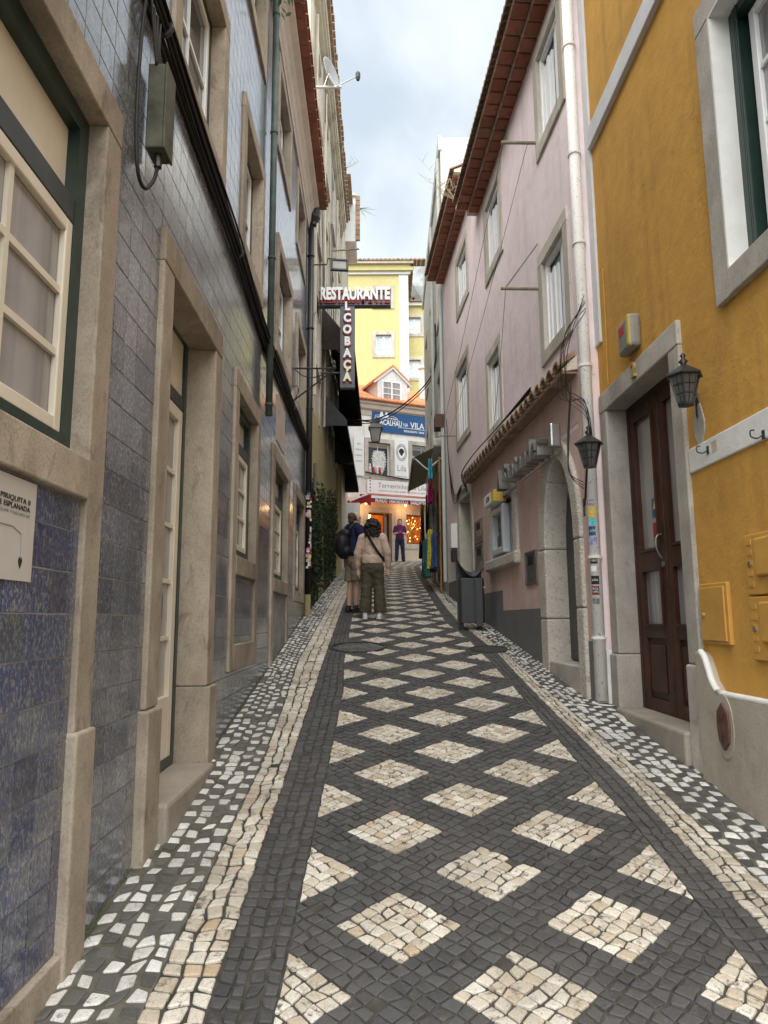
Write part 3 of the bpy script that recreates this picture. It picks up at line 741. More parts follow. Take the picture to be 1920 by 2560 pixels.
# tile panels under the sills of the first two windows
def panel(a, b, c, d):
    for i in range(int(a / TP) - 1, int(b / TP) + 2):
        for j in range(-14, 8):
            r = (max(a, i * TP + .02), min(b, i * TP + .02 + TP), max(c, .03 + j * TP), min(d, .03 + (j + 1) * TP))
            if r[1] - r[0] > .018 and r[3] - r[2] > .018: tiles.append((r, abs((r[1] - r[0]) * (r[3] - r[2]) - TP * TP) < 1e-6))
panel(1.48 + .17, 2.90 - .17, -1.165, .465); panel(5.68 + .17, 7.02 - .17, -.185, .375)
wallbox(LF, 1.6, 2.8, -1.3, .48, -.06, .0005, 'panel_backing', 'grout', tiled); wallbox(LF, 5.8, 6.9, -.3, .39, -.06, .0005, 'panel_backing', 'grout', tiled)
def tile_geo(mb, fr, r, tint, jit=.0006, loc=None):
    a, b, c, d = r[0] + TG * R.uniform(.5, 1.4), r[1] - TG * R.uniform(.5, 1.4), r[2] + TG * R.uniform(.5, 1.4), r[3] - TG * R.uniform(.5, 1.4)
    h = [.0036 + R.uniform(-jit, jit) for _ in range(4)]; e = .0016
    out = [fr.pt(a, c, 0), fr.pt(b, c, 0), fr.pt(b, d, 0), fr.pt(a, d, 0)] + [fr.pt(a, c, h[0] - .001), fr.pt(b, c, h[1] - .001), fr.pt(b, d, h[2] - .001), fr.pt(a, d, h[3] - .001)]
    out += [fr.pt(a + e, c + e, h[0]), fr.pt(b - e, c + e, h[1]), fr.pt(b - e, d - e, h[2]), fr.pt(a + e, d - e, h[3])]
    fs = [(8, 9, 10, 11)]
    for q in (0, 4): fs += [(q + i, q + (i + 1) % 4, q + 4 + (i + 1) % 4, q + 4 + i) for i in range(4)]
    mb.add(out, fs, tint)
def ttint(r):
    z = (r[2] + r[3]) / 2; s = r[0]
    blue = (.95 if s < 2.8 and z < .5 else .25 if z < 1.5 else .05) * R.uniform(.6, 1.1)
    k_ = R.random(); blue *= .35 if k_ < .2 else 1.0; return (R.uniform(.66, 1.15), min(1, blue), 0, 1)
tiles.sort(key=lambda t: (LF.pt(t[0][0], t[0][2]).length))
big = MB(); k = 0
for r, full in tiles:
    p = proj(LF.pt((r[0] + r[1]) / 2, (r[2] + r[3]) / 2))
    if full and k < 300 and -40 < p[0] < 1920 and -40 < p[1] < 2600:
        k += 1; mb = MB(); tile_geo(mb, LF, r, ttint(r)); mb.build('tile', 'azulejo', lwall)
    else: tile_geo(big, LF, r, ttint(r))
big.build('tiles', 'azulejo', lwall)['kind'] = 'stuff'
# cornice and eave
MB().profile(LF, [(-.01, 7.12), (.03, 7.12), (.04, 7.2), (.06, 7.24), (.08, 7.36), (.13, 7.47), (.20, 7.53), (.21, 7.58), (-.01, 7.58)], .6, 12.3).build('cornice', 'cornice_plaster', tiled)
eave = MB().profile(LF, [(-.3, 7.585), (.30, 7.64), (.30, 7.665), (-3, 9.0), (-3, 8.9)], .6, 12.3).build('roof', 'mortar', tiled)
for i in range(54):
    s0 = .7 + i * .215
    wallbox(LF, s0, s0 + .205, 7.60, 7.63, .20, .335, 'soffit_tile', 'terracotta', eave)
    mb = MB(); prof = []
    for q in range(7):
        t = PI * q / 6; prof.append((s0 + .1 - .1 * math.cos(t), 7.66 + .055 * math.sin(t)))
    mb.prism(LF, prof, -.2, .36); mb.build('roof_tile', 'terracotta', eave)
# ------------------------------------------------------------------ pipes, cables, box on the tiled house
def pipe(name, label, pts, r, m, clips=(), clipm=None, group=None, cat='drainpipe'):
    base = min(pts, key=lambda p: p[2]); t = thing(name, label, cat, base, group)
    MB().tube(pts, r, 14).build('pipe', m, t, smooth=True)
    for c in clips: MB().lathe(c, [(r * 1.06, -.012), (r * 1.22, -.010), (r * 1.22, .010), (r * 1.06, .012)], 14).build('pipe_clip', clipm or m, t)
    return t
gp = pipe('drainpipe', 'green weathered drainpipe ending above the window, on the tiled wall', [LF.pt(7.22, 2.13, .07), LF.pt(7.22, 7.55, .07)], .037, 'verdigris', [LF.pt(7.22, z, .07) for z in (2.25, 3.9, 5.4, 6.9)])
bp_ = pipe('drainpipe', 'black drainpipe with hopper head and stickers at the corner of the tiled house', [LF.pt(12.15, G(12.15) + .35, .066), LF.pt(12.15, 7.3, .066)], .054, 'black_metal', [LF.pt(12.15, z, .066) for z in (2.2, 3.7, 5.2, 6.6)])
MB().lathe(LF.pt(12.15, 7.2, .10), [(.066, 0), (.07, .05), (.13, .13), (.14, .28), (.12, .3), (.11, .4), (.08, .45)], 12).build('hopper', 'black_metal', bp_)
MB().tube([LF.pt(12.15, G(12.15) - .03, .066), LF.pt(12.15, G(12.15) + .36, .066)], .052, 12).build('lower_pipe', 'straw_wall', bp_)
for q in range(46):
    z = R.uniform(.85, 2.15); an = R.uniform(-.9, 1.1); hh_ = R.uniform(.03, .075)
    c = LF.pt(12.15, z, .066); rr = .0555; a0 = an - hh_ / .07 * R.uniform(.5, .9); mb = MB()
    pts = []
    for zz in (z, z + hh_):
        for i in range(4):
            t = a0 + (an + .5 - a0) * i / 3 - PI / 2 + .5; pts.append((c.x + rr * math.cos(t), c.y + rr * math.sin(t), zz))
    mb.add(pts, [(i, i + 1, i + 5, i + 4) for i in range(3)]); mb.build('sticker', R.choice(['white_print', 'white_print', 'paper', 'cloth_grey', 'cloth_pink', 'yellow_plastic', 'cloth_white']), bp_)
cb = thing('cable_bundle', 'thick bundle of black cables strung along the tiled facade', 'cables', LF.pt(6, 2.9, .05))
for i in range(15):
    off = (R.uniform(.015, .075), R.uniform(-.075, .065)); pts = []
    for s, z in ((.8, 3.2), (2.2, 3.18), (3.2, 3.14), (4.2, 3.07), (5.4, 3.03), (6.4, 2.97), (7.2, 2.93), (8.4, 2.95), (9.8, 2.94), (11, 2.98), (12.25, 3.02)):
        pts.append(LF.pt(s, z + off[1] + R.uniform(-.012, .012), off[0] + R.uniform(-.004, .012)))
    MB().tube(spline(pts, 4), R.uniform(.007, .016), 7).build('cable', 'black_cable', cb, smooth=True)
for s, z in ((3.35, 3.12), (5.5, 3.02), (7.25, 2.92), (9.6, 2.94)): MB().lathe(LF.pt(s, z, .04), [(.05, -.012), (.056, 0), (.05, .012)], 10, 'y').build('cable_clamp', 'iron', cb)
for q, (s, z, n) in enumerate(((7.3, 2.86, .1), (7.36, 2.8, .08))):
    MB().tube(spline([LF.pt(s - .15, 2.95, .06), LF.pt(s, z, n), LF.pt(s + .12, 2.96, .07)], 6), .006, 6).build('cable', 'black_cable', cb)
jb = thing('junction_box', 'mossy grey cable junction box hung under the black cables', 'box', LF.pt(3.42, 2.35, .05))
MB().wb(LF, 3.36, 3.50, 2.32, 2.78, .03, .115).build('box', 'moss_box', jb, bevel=.007)
MB().wb(LF, 3.355, 3.505, 2.315, 2.785, .115, .128).build('lid', 'moss_box', jb, bevel=.006)
MB().tube([LF.pt(3.42, 2.34, .08), LF.pt(3.42, 2.25, .08)], .02, 8).build('gland', 'black_metal', jb)
MB().tube(spline([LF.pt(3.42, 2.27, .08), LF.pt(3.40, 2.17, .07), LF.pt(3.33, 2.08, .05), LF.pt(3.25, 2.13, .04), LF.pt(3.23, 2.4, .03), LF.pt(3.24, 2.8, .03), LF.pt(3.26, 3.1, .04)], 6), .0095, 7).build('cable', 'black_cable', jb, smooth=True)
for i in range(4): MB().tube(spline([LF.pt(3.36 + .03 * i, 2.77, .07), LF.pt(3.33 + .03 * i, 2.92, .06), LF.pt(3.3 + .05 * i, 3.08, .05)], 5), .008, 6).build('cable', 'black_cable', jb, smooth=True)
jb.location = jb.location + Vector((.0038, -.19, -.02))
# poster
po = thing('poster', 'white notice with a route map pasted on the blue tiles', 'poster', LF.pt(2.1, .13, .01))
wallbox(LF, 1.70, 2.345, .13, .455, .008, .012, 'sheet', 'paper', po)
upv = Vector((0, 0, 1)); rv = LF.pt(1, 0) - LF.pt(0, 0)
for i, (tx, z, h, m) in enumerate((('TAMBÉM NA PIRIQUITA II', .385, .017, 'ink'), ('SERVIÇO DE MESAS E ESPLANADA', .362, .017, 'ink'), ('RUA DAS PADARIAS', .342, .008, 'grey_ink'))):
    wd = (.40, .47, .25)[i]; letters('lettering', tx, h, m, po, LF.pt(2.315 - wd / 2 - .012, z, .0135), rv, fit=wd, depth=.001)
MB().tube([LF.pt(1.9, .30, .013), LF.pt(2.2, .298, .013), LF.pt(2.255, .28, .013), LF.pt(2.262, .2, .013)], .0016, 5).build('route_line', 'grey_ink', po)
MB().prism(LF, [(2.262, .168), (2.272, .185), (2.275, .195), (2.27, .204), (2.262, .207), (2.254, .204), (2.249, .195), (2.252, .185)], .0125, .0135).build('map_pin', 'ink', po)
# small flush plate on the tiles and the wrought iron bracket
tag(wallbox(LF, 8.3, 9.1, 2.15, 2.72, .004, .012, 'wall_plate', 'cornice_plaster', None, origin=LF.pt(8.7, 2.15)), 'plain beige plate flush on the tiles below the cables', 'plate')
br = thing('iron_bracket', 'wrought iron sign bracket with scroll on the tiled facade', 'bracket', LF.pt(10.2, 3.3, 0))
MB().tube([LF.pt(10.15, 3.72, .0), LF.pt(10.15, 3.72, .62)], .014, 6).build('arm', 'iron', br)
MB().tube([LF.pt(10.15, 3.22, .0), LF.pt(10.15, 3.70, .60)], .013, 6).build('brace', 'iron', br)
MB().tube(spline([LF.pt(10.15, 3.70, .02), LF.pt(10.15, 3.60, .15), LF.pt(10.15, 3.58, .3), LF.pt(10.15, 3.63, .45)], 5), .008, 6).build('scroll', 'iron', br)
MB().tube(spline([LF.pt(10.15, 3.25, .03), LF.pt(10.15, 3.36, .07), LF.pt(10.15, 3.45, .05), LF.pt(10.15, 3.43, .0)], 5), .007, 6).build('scroll', 'iron', br)
MB().lathe(LF.pt(10.15, 3.70, .6), [(.02, 0), (.035, .03), (.02, .07), (.03, .1), (.01, .15)], 10).build('finial', 'iron', br)
# ------------------------------------------------------------------ ochre house on the right
GR = lambda s: gz(0, s)
och = thing('ochre_house', 'ochre yellow house with granite doorway and white bands', 'house', YF.pt(4.5, GR(4.5), 0))
DO = (4.67, 6.41)                       # outer edges of the doorway
facade(YF, .4, 6.62, -2, 7.6, [(2.85, 3.92, 2.03, 3.70), (4.85, 6.23, -.80, 1.87)], 'wall', 'ochre', och, depth=.45)
wallbox(YF, .5, 6.6, -2, 7.5, -.62, -.55, 'dark_backing', 'interior_dark', och)
wallbox(YF, 6.30, 6.64, 2.55, 7.6, -.02, .022, 'corner_strip', 'quoin_white', och, bevel=.006)
wallbox(YF, .4, 6.30, 4.50, 4.71, -.02, .045, 'string_course', 'quoin_white', och, bevel=.008)
wallbox(YF, .4, 4.665, .955, 1.12, -.02, .014, 'painted_band', 'white_paint', och, bevel=.008)
MB().profile(YF, [(-.3, 7.6), (.3, 7.62), (.3, 7.7), (-3, 8.8), (-3, 8.7)], .4, 6.62).build('roof', 'mortar', och)
# window, half out of the picture
win = ring(YF, 2.95, 3.80, 2.10, 3.62, .06, -.20, -.15).build('window', 'white_frame', och, bevel=.006)
surround(YF, win, 2.68, 4.10, 1.87, 3.88, .175, None, n1=.035, dep=.05, wb_=.165, m='granite')
ring(YF, 2.845, 3.925, 2.02, 3.71, .016, -.10, .036).build('plaster_reveal', 'white_paint', win)
mb = ring(YF, 2.86, 3.916, 2.035, 3.695, .06, -.26, -.09); mb.build('fixed_frame', 'green_frame', win)
for i in range(3): wallbox(YF, 3.845 - i * .018, 3.853 - i * .018, 2.04, 3.69, -.09, -.082, 'frame_moulding', 'green_frame', win)
pane_grid(YF, win, 3.01, 3.74, 2.16, 3.56, -.17, 2, 4, 'white_frame', 'curtain_glass', bar=.03)
# doorway
dr = ring(YF, 4.87, 6.21, -.795, 1.865, .05, -.22, -.15).build('door', 'brown_wood', och)
dr['label'] = 'dark brown double door with tall glass panes in a granite frame'
for s0, s1 in ((DO[0], 4.85), (6.23, DO[1])):
    wallbox(YF, s0, s1, -.30, 1.87, -.4, .03, 'jamb', 'granite', dr, bevel=.012)
    wallbox(YF, s0 - .005, s1 + .005, -1.4, -.304, -.4, .05, 'jamb_block', 'granite', dr, bevel=.014)
wallbox(YF, DO[0], DO[1], 1.87, 2.05, -.4, .034, 'lintel', 'granite', dr, bevel=.012)
wallbox(YF, 4.86, 6.22, -1.5, -.745, -.42, .085, 'threshold', 'worn_step', dr, bevel=.02)
for k, (s0, s1) in enumerate(((4.92, 5.53), (5.55, 6.16))):
    z0, z1 = -.77, 1.82
    lf = MB()
    lf.wb(YF, s0, s0 + .11, z0, z1, -0.2000, -0.1550).wb(YF, s1 - .11, s1, z0, z1, -0.2000, -0.1550)
    for a, b in ((z0, z0 + .13), (-.16, -.06), (.40, .56), (1.70, z1)): lf.wb(YF, s0 + .11, s1 - .11, a, b, -0.2000, -0.1550)
    lf.build('door_leaf', 'brown_wood', dr, bevel=.006)
    wallbox(YF, s0 + .112, s1 - .112, -.055, .398, -0.1850, -0.1800, 'pane', 'curtain_glass', dr)
    wallbox(YF, s0 + .112, s1 - .112, .562, 1.698, -0.1850, -0.1800, 'pane', 'pale_glass', dr)
    wallbox(YF, s0 + .112, s1 - .112, -.638, -.162, -0.1950, -0.1750, 'door_panel', 'brown_panel', dr)
    wallbox(YF, s0 + .16, s1 - .16, -.59, -.21, -0.1750, -0.1550, 'raised_panel', 'brown_wood', dr, bevel=.01)
    ring(YF, s0 + .10, s1 - .10, .55, 1.71, .022, -0.1560, -0.1420).build('bead', 'brown_wood', dr)
    ring(YF, s0 + .10, s1 - .10, -.065, .41, .022, -0.1560, -0.1420).build('bead', 'brown_wood', dr)
MB().tube(spline([YF.pt(5.60, .66, -0.1500), YF.pt(5.60, .64, -0.1100), YF.pt(5.60, .55, -0.1050), YF.pt(5.60, .47, -0.1400)], 5), .009, 8).build('handle', 'dull_steel', dr)
MB().lathe(YF.pt(5.60, .42, -0.1500), [(.022, -.008), (.022, .008)], 12, 'x').build('lock', 'dull_steel', dr)
for z0, z1, m in ((.82, .98, 'sign_blue'), (.66, .78, 'sign_red'), (.60, .655, 'cloth_grey')):
    wallbox(YF, 5.69, 5.83, z0, z1, -0.1798, -0.1786, 'window_sticker', m, dr)
MB().prism(YF, [(5.71, .89), (5.81, .89), (5.76, .97)], -0.1784, -0.1778).build('warning_triangle', 'yellow_plastic', dr)
MB().prism(YF, [(5.71, .46), (5.81, .46), (5.76, .54)], -0.1798, -0.1778).build('warning_triangle', 'yellow_plastic', dr)
# rendered base with its swept white edge
prof = [(.4, -2), (4.66, -2), (4.66, -.215), (4.61, -.215), (4.56, -.245), (4.52, -.31), (4.48, -.385), (4.42, -.435), (4.34, -.452), (3.6, -.448), (.4, -.44)]
MB().prism(YF, prof, -.02, .07).build('rendered_base', 'render_base', och, bevel=.01)
MB().tube(spline([YF.pt(s, z + .004, .052) for s, z in prof[3:]], 3), .021, 8).build('white_base_edge', 'white_paint', och, smooth=True)
wallbox(YF, 6.44, 6.62, -1.4, -.27, -.02, .07, 'corner_plinth', 'granite', och, bevel=.02)
wallbox(YF, 6.415, 6.44, -1.4, -.275, -.02, .075, 'white_plinth_edge', 'white_paint', och, bevel=.01)
MB().prism(YF, [(4.50 + .075 * math.cos(t / 8 * PI) * (1 + .12 * math.sin(t * 1.7)), 1.25 + .145 * math.sin(t / 8 * PI)) for t in range(16)], -.01, .008).build('mortar_patch', 'granite', och, bevel=.004)
# things on the ochre wall
mbx = thing('meter_cupboard', 'square ochre painted cupboard door flush on the wall beside the brown door', 'cupboard', YF.pt(4.45, -.16, .02))
wallbox(YF, 4.27, 4.635, -.16, .215, -.01, .022, 'cupboard_frame', 'ochre_metal', mbx, bevel=.006)
wallbox(YF, 4.295, 4.61, -.14, .19, .022, .034, 'cupboard_door', 'ochre_metal', mbx, bevel=.004)
MB().lathe(YF.pt(4.56, .02, .038), [(.004, .012), (.014, .006), (.014, -.006), (.004, -.012)], 10, 'x').build('knob', 'brass', mbx)
cab = thing('gas_meter_cabinet', 'two stacked ochre painted meter cabinets with louvres', 'cabinet', YF.pt(3.7, -.23, .02))
for z0, z1 in ((-.23, .115), (.125, .46)):
    dd = wallbox(YF, 3.45, 4.01, z0, z1, -.01, .03, 'cabinet_door', 'ochre_metal', cab, bevel=.006)
    wallbox(YF, 3.50, 3.87, z0 + .1, z1 - .03, .03, .055, 'raised_cover', 'ochre_metal', dd, bevel=.01)
    for i in range(5): wallbox(YF, 3.935, 3.985, z0 + .045 + i * .058, z0 + .075 + i * .058, .03, .034, 'louvre', 'ochre_metal', dd)
    MB().lathe(YF.pt(3.96, z0 + .17, .034), [(.016, .003), (.016, -.006)], 10, 'x').build('cabinet_lock', 'steel', dd)
pq = thing('iron_plaque', 'rust brown elongated hexagonal iron cover set in the rendered base', 'plaque', YF.pt(4.31, -.78, .07))
MB().prism(YF, [(4.31 + .105 * math.cos(t / 12 * PI), -.63 + .185 * math.sin(t / 12 * PI)) for t in range(24)], .06, .076).build('mortar_bed', 'render_base', pq)
MB().prism(YF, [(4.31, -.49), (4.375, -.545), (4.385, -.63), (4.37, -.715), (4.31, -.77), (4.25, -.715), (4.235, -.63), (4.245, -.545)], .07, .090).build('plate', 'rusty', pq, bevel=.008)
MB().lathe(YF.pt(4.31, -.56, .094), [(.02, .006), (.028, -.004)], 14, 'x').build('boss', 'rusty', pq); wallbox(YF, 4.303, 4.317, -.72, -.68, .086, .093, 'keyhole', 'ink', pq)
ab = thing('alarm_box', 'grey and yellow alarm siren box above the brown door', 'alarm box', YF.pt(5.52, 2.13, .02))
wallbox(YF, 5.36, 5.66, 2.14, 2.42, .0, .09, 'housing', 'housing_grey', ab, bevel=.03)
wallbox(YF, 5.37, 5.44, 2.145, 2.415, .03, .105, 'yellow_light', 'dull_ochre', ab, bevel=.02)
wallbox(YF, 5.50, 5.62, 2.30, 2.37, .0905, .0925, 'red_label', 'red_paint', ab)
tag(letters('house_number', '2', .13, 'brass', None, YF.pt(5.46, 1.965, .045), YF.pt(0, 0) - YF.pt(1, 0), depth=.02, bold=.01, origin=YF.pt(5.46, 1.9, .04)), 'brass house number 2 on the granite lintel', 'number')
def hook(s, z, label):
    t = thing('wall_hook', label, 'hook', YF.pt(s, z, .01)); wallbox(YF, s - .012, s + .012, z - .025, z + .025, .012, .02, 'backplate', 'iron', t)
    MB().tube(spline([YF.pt(s, z, .02), YF.pt(s, z - .02, .05), YF.pt(s, z - .01, .085), YF.pt(s, z + .022, .085), YF.pt(s, z + .025, .065)], 4), .0042, 6).build('hook', 'iron', t)
hook(4.38, 1.05, 'iron hook with a pale square patch on the white painted band'); hook(3.74, .98, 'second iron hook further along the white painted band')
wallbox(YF, 4.26, 4.33, 1.02, 1.09, .013, .0155, 'old_plate', 'cornice_plaster', och)
wallbox(YF, 6.47, 6.56, .76, .94, -.005, .012, 'number_plate', 'dull_steel', och)
for i in range(6): wallbox(YF, 6.478, 6.552, .775 + i * .026, .785 + i * .026, .012, .0135, 'plate_line', 'ink', och)
wallbox(YF, 6.47, 6.57, -.18, .16, .0, .02, 'wall_hatch', 'ochre_metal', och, bevel=.004)
MB().tube(spline([YF.pt(6.17, 2.09, .012), YF.pt(6.172, 2.3, .012), YF.pt(6.15, 2.6, .012), YF.pt(6.15, 3.2, .012)], 4), .006, 6).build('wall_wire', 'ochre', och)
def lantern(label, c, wallp, k=1.0):
    """six-sided iron lantern with sloped panes, roof, finial, bracket"""
    t = thing('wall_lantern', label, 'lantern', c, 'iron wall lanterns'); c = Vector(c)
    def hexa(r, h, o=0): return [c + Vector((r * k * math.cos(PI / 3 * i + o), r * k * math.sin(PI / 3 * i + o), h * k)) for i in range(6)]
    b, tp = hexa(.068, .03), hexa(.128, .27); mb = MB().add(b + tp, [(i, (i + 1) % 6, 6 + (i + 1) % 6, 6 + i) for i in range(6)] + [(5, 4, 3, 2, 1, 0)]); mb.build('glass', 'lantern_glass', t)
    for i in range(6):
        MB().tube([b[i], tp[i]], .008 * k, 6).build('glazing_bar', 'black_metal', t)
        for f in (.33, .66): MB().tube([b[i].lerp(tp[i], f), b[(i + 1) % 6].lerp(tp[(i + 1) % 6], f)], .005 * k, 5).build('glazing_bar', 'black_metal', t)
        m0, m1 = b[i].lerp(b[(i + 1) % 6], .5), tp[i].lerp(tp[(i + 1) % 6], .5); MB().tube([m0, m1], .004 * k, 5).build('glazing_bar', 'black_metal', t)
    r0, r1, r2 = hexa(.165, .27), hexa(.16, .285), hexa(.03, .375)
    mb = MB().add(r0 + r1 + r2, [(5, 4, 3, 2, 1, 0), (12, 13, 14, 15, 16, 17)] + [(q + i, q + (i + 1) % 6, q + 6 + (i + 1) % 6, q + 6 + i) for q in (0, 6) for i in range(6)]); mb.build('roof', 'black_metal', t)
    MB().lathe(c, [(.03 * k, .37 * k), (.022 * k, .385 * k), (.04 * k, .41 * k), (.012 * k, .44 * k), (.026 * k, .465 * k), (.005 * k, .49 * k)], 12).build('finial', 'black_metal', t, smooth=True)
    MB().lathe(c, [(.02 * k, 0), (.074 * k, .01 * k), (.074 * k, .032 * k), (.05 * k, .035 * k)], 6).build('base_ring', 'black_metal', t)
    wp = Vector(wallp); up = Vector((0, 0, .16 * k))
    MB().tube(spline([wp + up * .2, wp.lerp(c, .35) + up * 1.0, c + Vector((0, 0, .30 * k)) + (wp - c).normalized() * .1], 6), .010, 7).build('bracket', 'black_metal', t)
    MB().tube([wp - Vector((0, 0, .06)), wp + Vector((0, 0, .10))], .018, 8).build('wall_mount', 'black_metal', t)
    return t
lantern('black iron wall lantern over the right jamb of the brown door', YF.pt(*YF.px(1716, 1017, .17), .17), YF.pt(4.50, 1.36, .0), .72)
lantern('black iron wall lantern in front of the white drainpipe', PF.pt(*PF.px(1475, 1171, .17), .17), PF.pt(6.5, 1.0, .0), .76)
# white drainpipe
PX, PY = 1.915, 6.43
wp_ = pipe('drainpipe', 'white chipped drainpipe covered in stickers between the pink and ochre houses', [(PX - .006, PY, GR(PY) + .02), (PX - .006, PY, 7.7)], .055, 'chipped_white', [(PX - .005, PY, z) for z in (-.17, .55, 2.36, 3.6, 4.55, 5.75)], 'chipped_white')
def wrap(z, h, an0, an1, m, name='sticker', rr=.0565):
    mb = MB(); pts = []
    for zz in (z, z + h):
        for i in range(7):
            t = an0 + (an1 - an0) * i / 6; pts.append((PX - .006 + rr * math.cos(t), PY + rr * math.sin(t), zz))
    return mb.add(pts, [(i, i + 1, i + 8, i + 7) for i in range(6)]).build(name, m, wp_)
A0 = -PI * .62     # towards the camera
for z, h, d0, d1, m, tx in ((1.02, .055, -.75, .45, 'grey_ink', 'FREE'), (.91, .10, -.7, .8, 'yellow_plastic', 'TUCO'), (.84, .06, -.5, .5, 'cloth_aqua', ''), (.745, .085, -.7, .4, 'sign_blue', 'ULTRA'), (.66, .07, -.6, .6, 'cloth_lilac', ''), (.49, .055, -.7, .5, 'ink', 'VENT'), (.42, .05, -.6, .3, 'white_print', ''), (.305, .075, -.7, .6, 'ink', 'EUSKAL'), (.21, .08, -.65, .55, 'ink', 'FCK HMS'), (.13, .05, -.6, .5, 'cloth_grey', '')):
    wrap(z, h, A0 + d0, A0 + d1, m)
    if m == 'ink' and tx.startswith('FCK'): wrap(z + .068, .010, A0 + d0, A0 + d1, 'red_paint', rr=.0571); wrap(z + .002, .010, A0 + d0, A0 + d1, 'red_paint', rr=.0571)
    if tx:
        for i, w_ in enumerate(tx.split(' ')):
            am = A0 - .02; letters('lettering', w_, .020, 'white_print', wp_, (PX - .006 + .0592 * math.cos(am), PY + .0592 * math.sin(am), z + h / 2 + (.013 if ' ' in tx else 0) - .026 * i), (-math.sin(am), math.cos(am), 0), depth=.001, fit=.052)

# ------------------------------------------------------------------ pink house
pk = thing('pink_house', 'pink rendered house with terracotta eaves and white shuttered windows', 'house', PF.pt(10, GR(10), 0))
S0, S1 = 6.44, 14.95
PW = [(6.47, 7.52, 5.20, 6.56), (6.58, 7.63, 2.78, 4.10), (9.28, 10.48, 5.12, 6.50), (9.56, 10.62, 2.68, 4.04), (11.9, 13.24, 5.75, 7.03), (12.05, 13.54, 3.24, 4.86)]
ARCH = (6.56, 7.98, -1.2, 1.84)
POP = [(a + .15, b - .15, c + .15, d - .15) for a, b, c, d in PW]
POP2 = POP + [(6.6, 7.94, -1.5, 1.78), (9.16, 10.5, .86, 1.72), (12.2, 13.37, -.5, 2.2)]
facade(PF, S0, 11.3, -1.8, 7.1, [o for o in POP2 if o[1] < 11.3], 'wall', 'pink', pk, depth=.5)
facade(PF, 11.3, S1, -1.8, 7.65, [o for o in POP2 if o[0] > 11.3], 'wall', 'pink', pk, depth=.5)
wallbox(PF, 6.5, S1 - .05, -1.5, 7.0, -.66, -.6, 'dark_backing', 'interior_dark', pk)
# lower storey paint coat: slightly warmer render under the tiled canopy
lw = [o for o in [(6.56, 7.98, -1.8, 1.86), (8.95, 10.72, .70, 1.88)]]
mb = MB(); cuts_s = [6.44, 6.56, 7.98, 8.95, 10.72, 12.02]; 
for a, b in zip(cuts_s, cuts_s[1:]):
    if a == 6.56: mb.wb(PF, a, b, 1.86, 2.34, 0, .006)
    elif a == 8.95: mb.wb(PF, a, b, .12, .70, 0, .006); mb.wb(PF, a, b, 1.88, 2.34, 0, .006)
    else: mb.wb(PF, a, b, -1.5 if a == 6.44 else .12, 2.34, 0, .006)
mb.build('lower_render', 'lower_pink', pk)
mb = MB()
for a, b, z in ((8.0, 9.95, .12), (9.95, 12.0, .40), (13.57, 14.95, .76)): wallbox(PF, a, b, -1.2, z, 0, .011, 'plinth', 'grey_paint', pk)
wallbox(PF, 6.44, 6.55, -1.5, -.2, 0, .012, 'plinth', 'grey_paint', pk)
for i, (a, b, c, d) in enumerate(PW):
    w_ = .15
    win = ring(PF, a + w_, b - w_, c + w_, d - w_, .05, -.07, -.02).build('window', 'white_frame', pk, bevel=.006)
    surround(PF, win, a, b, c, d, w_, None, n1=.022, dep=.25, wb_=.15, m='pale_limestone')
    s_, e_ = a + w_ + .05, b - w_ - .05
    # shutters folded inside: narrow vertical boards
    nb = 8; bw = (e_ - s_) / nb
    for j in range(nb):
        if j in (3,): wallbox(PF, s_ + j * bw, s_ + (j + 1) * bw, c + w_ + .05, d - w_ - .05, -.085, -.08, 'pane', 'far_glass', win)
        else: wallbox(PF, s_ + j * bw + .008, s_ + (j + 1) * bw - .008, c + w_ + .05, d - w_ - .05 - (.12 if j > 3 else 0), -.075, -.05 + .015 * (j % 2), 'shutter_board', 'white_frame', win)
    wallbox(PF, s_, e_, c + w_ + .05, d - w_ - .05, -.12, -.095, 'glazing', 'far_glass', win)
# arched doorway in hammered stone
ax0, ax1, ai0, ai1 = 6.56, 7.98, 6.76, 7.72; zsp = .75
def arch_pts(a, b, zs__, top, n=14):
    c, r = (a + b) / 2, (b - a) / 2
    return [(c + r * math.cos(PI * i / n), zs__ + (top - zs__) * math.sin(PI * i / n)) for i in range(n + 1)]
po_, pi_ = arch_pts(ax0, ax1, zsp, 1.84), arch_pts(ai0, ai1, zsp, 1.64)
drp = MB().prism(PF, [(ai0, -.42), (ai1, -.42)] + [(s, z) for s, z in pi_][::-1][::-1], -.24, -.20).build('arched_door', 'anthracite', pk)
drp['label'] = 'dark grey metal door in a rough hammered stone arch'
blocks = [[(ax1, -1.2), (ax1, .0), (ai1, .0), (ai1, -1.2)], [(ax1, .005), (ax1, zsp - .002), (ai1, zsp - .002), (ai1, .005)], [(ai0, -1.2), (ai0, .1), (ax0, .1), (ax0, -1.2)], [(ai0, .105), (ai0, zsp - .002), (ax0, zsp - .002), (ax0, .105)]]
for i0, i1 in ((0, 4), (4, 7), (7, 10), (10, 14)): blocks.append(po_[i0:i1 + 1] + pi_[i0:i1 + 1][::-1])
for bl in blocks:
    MB().prism(PF, bl, -.30, .045).build('arch_stone', 'hammered_stone', drp, bevel=.02)
wallbox(PF, 6.74, 7.76, -1.2, -.44, -.42, .035, 'threshold', 'granite', drp, bevel=.012)
wallbox(PF, 7.22, 7.226, -.42, 1.6, -.199, -.197, 'leaf_gap', 'ink', drp); wallbox(PF, 7.28, 7.36, .42, .54, -.20, -.185, 'keypad', 'dull_steel', drp)
sp = [(ax0 - .0, 1.84), (ax1, 1.84)]
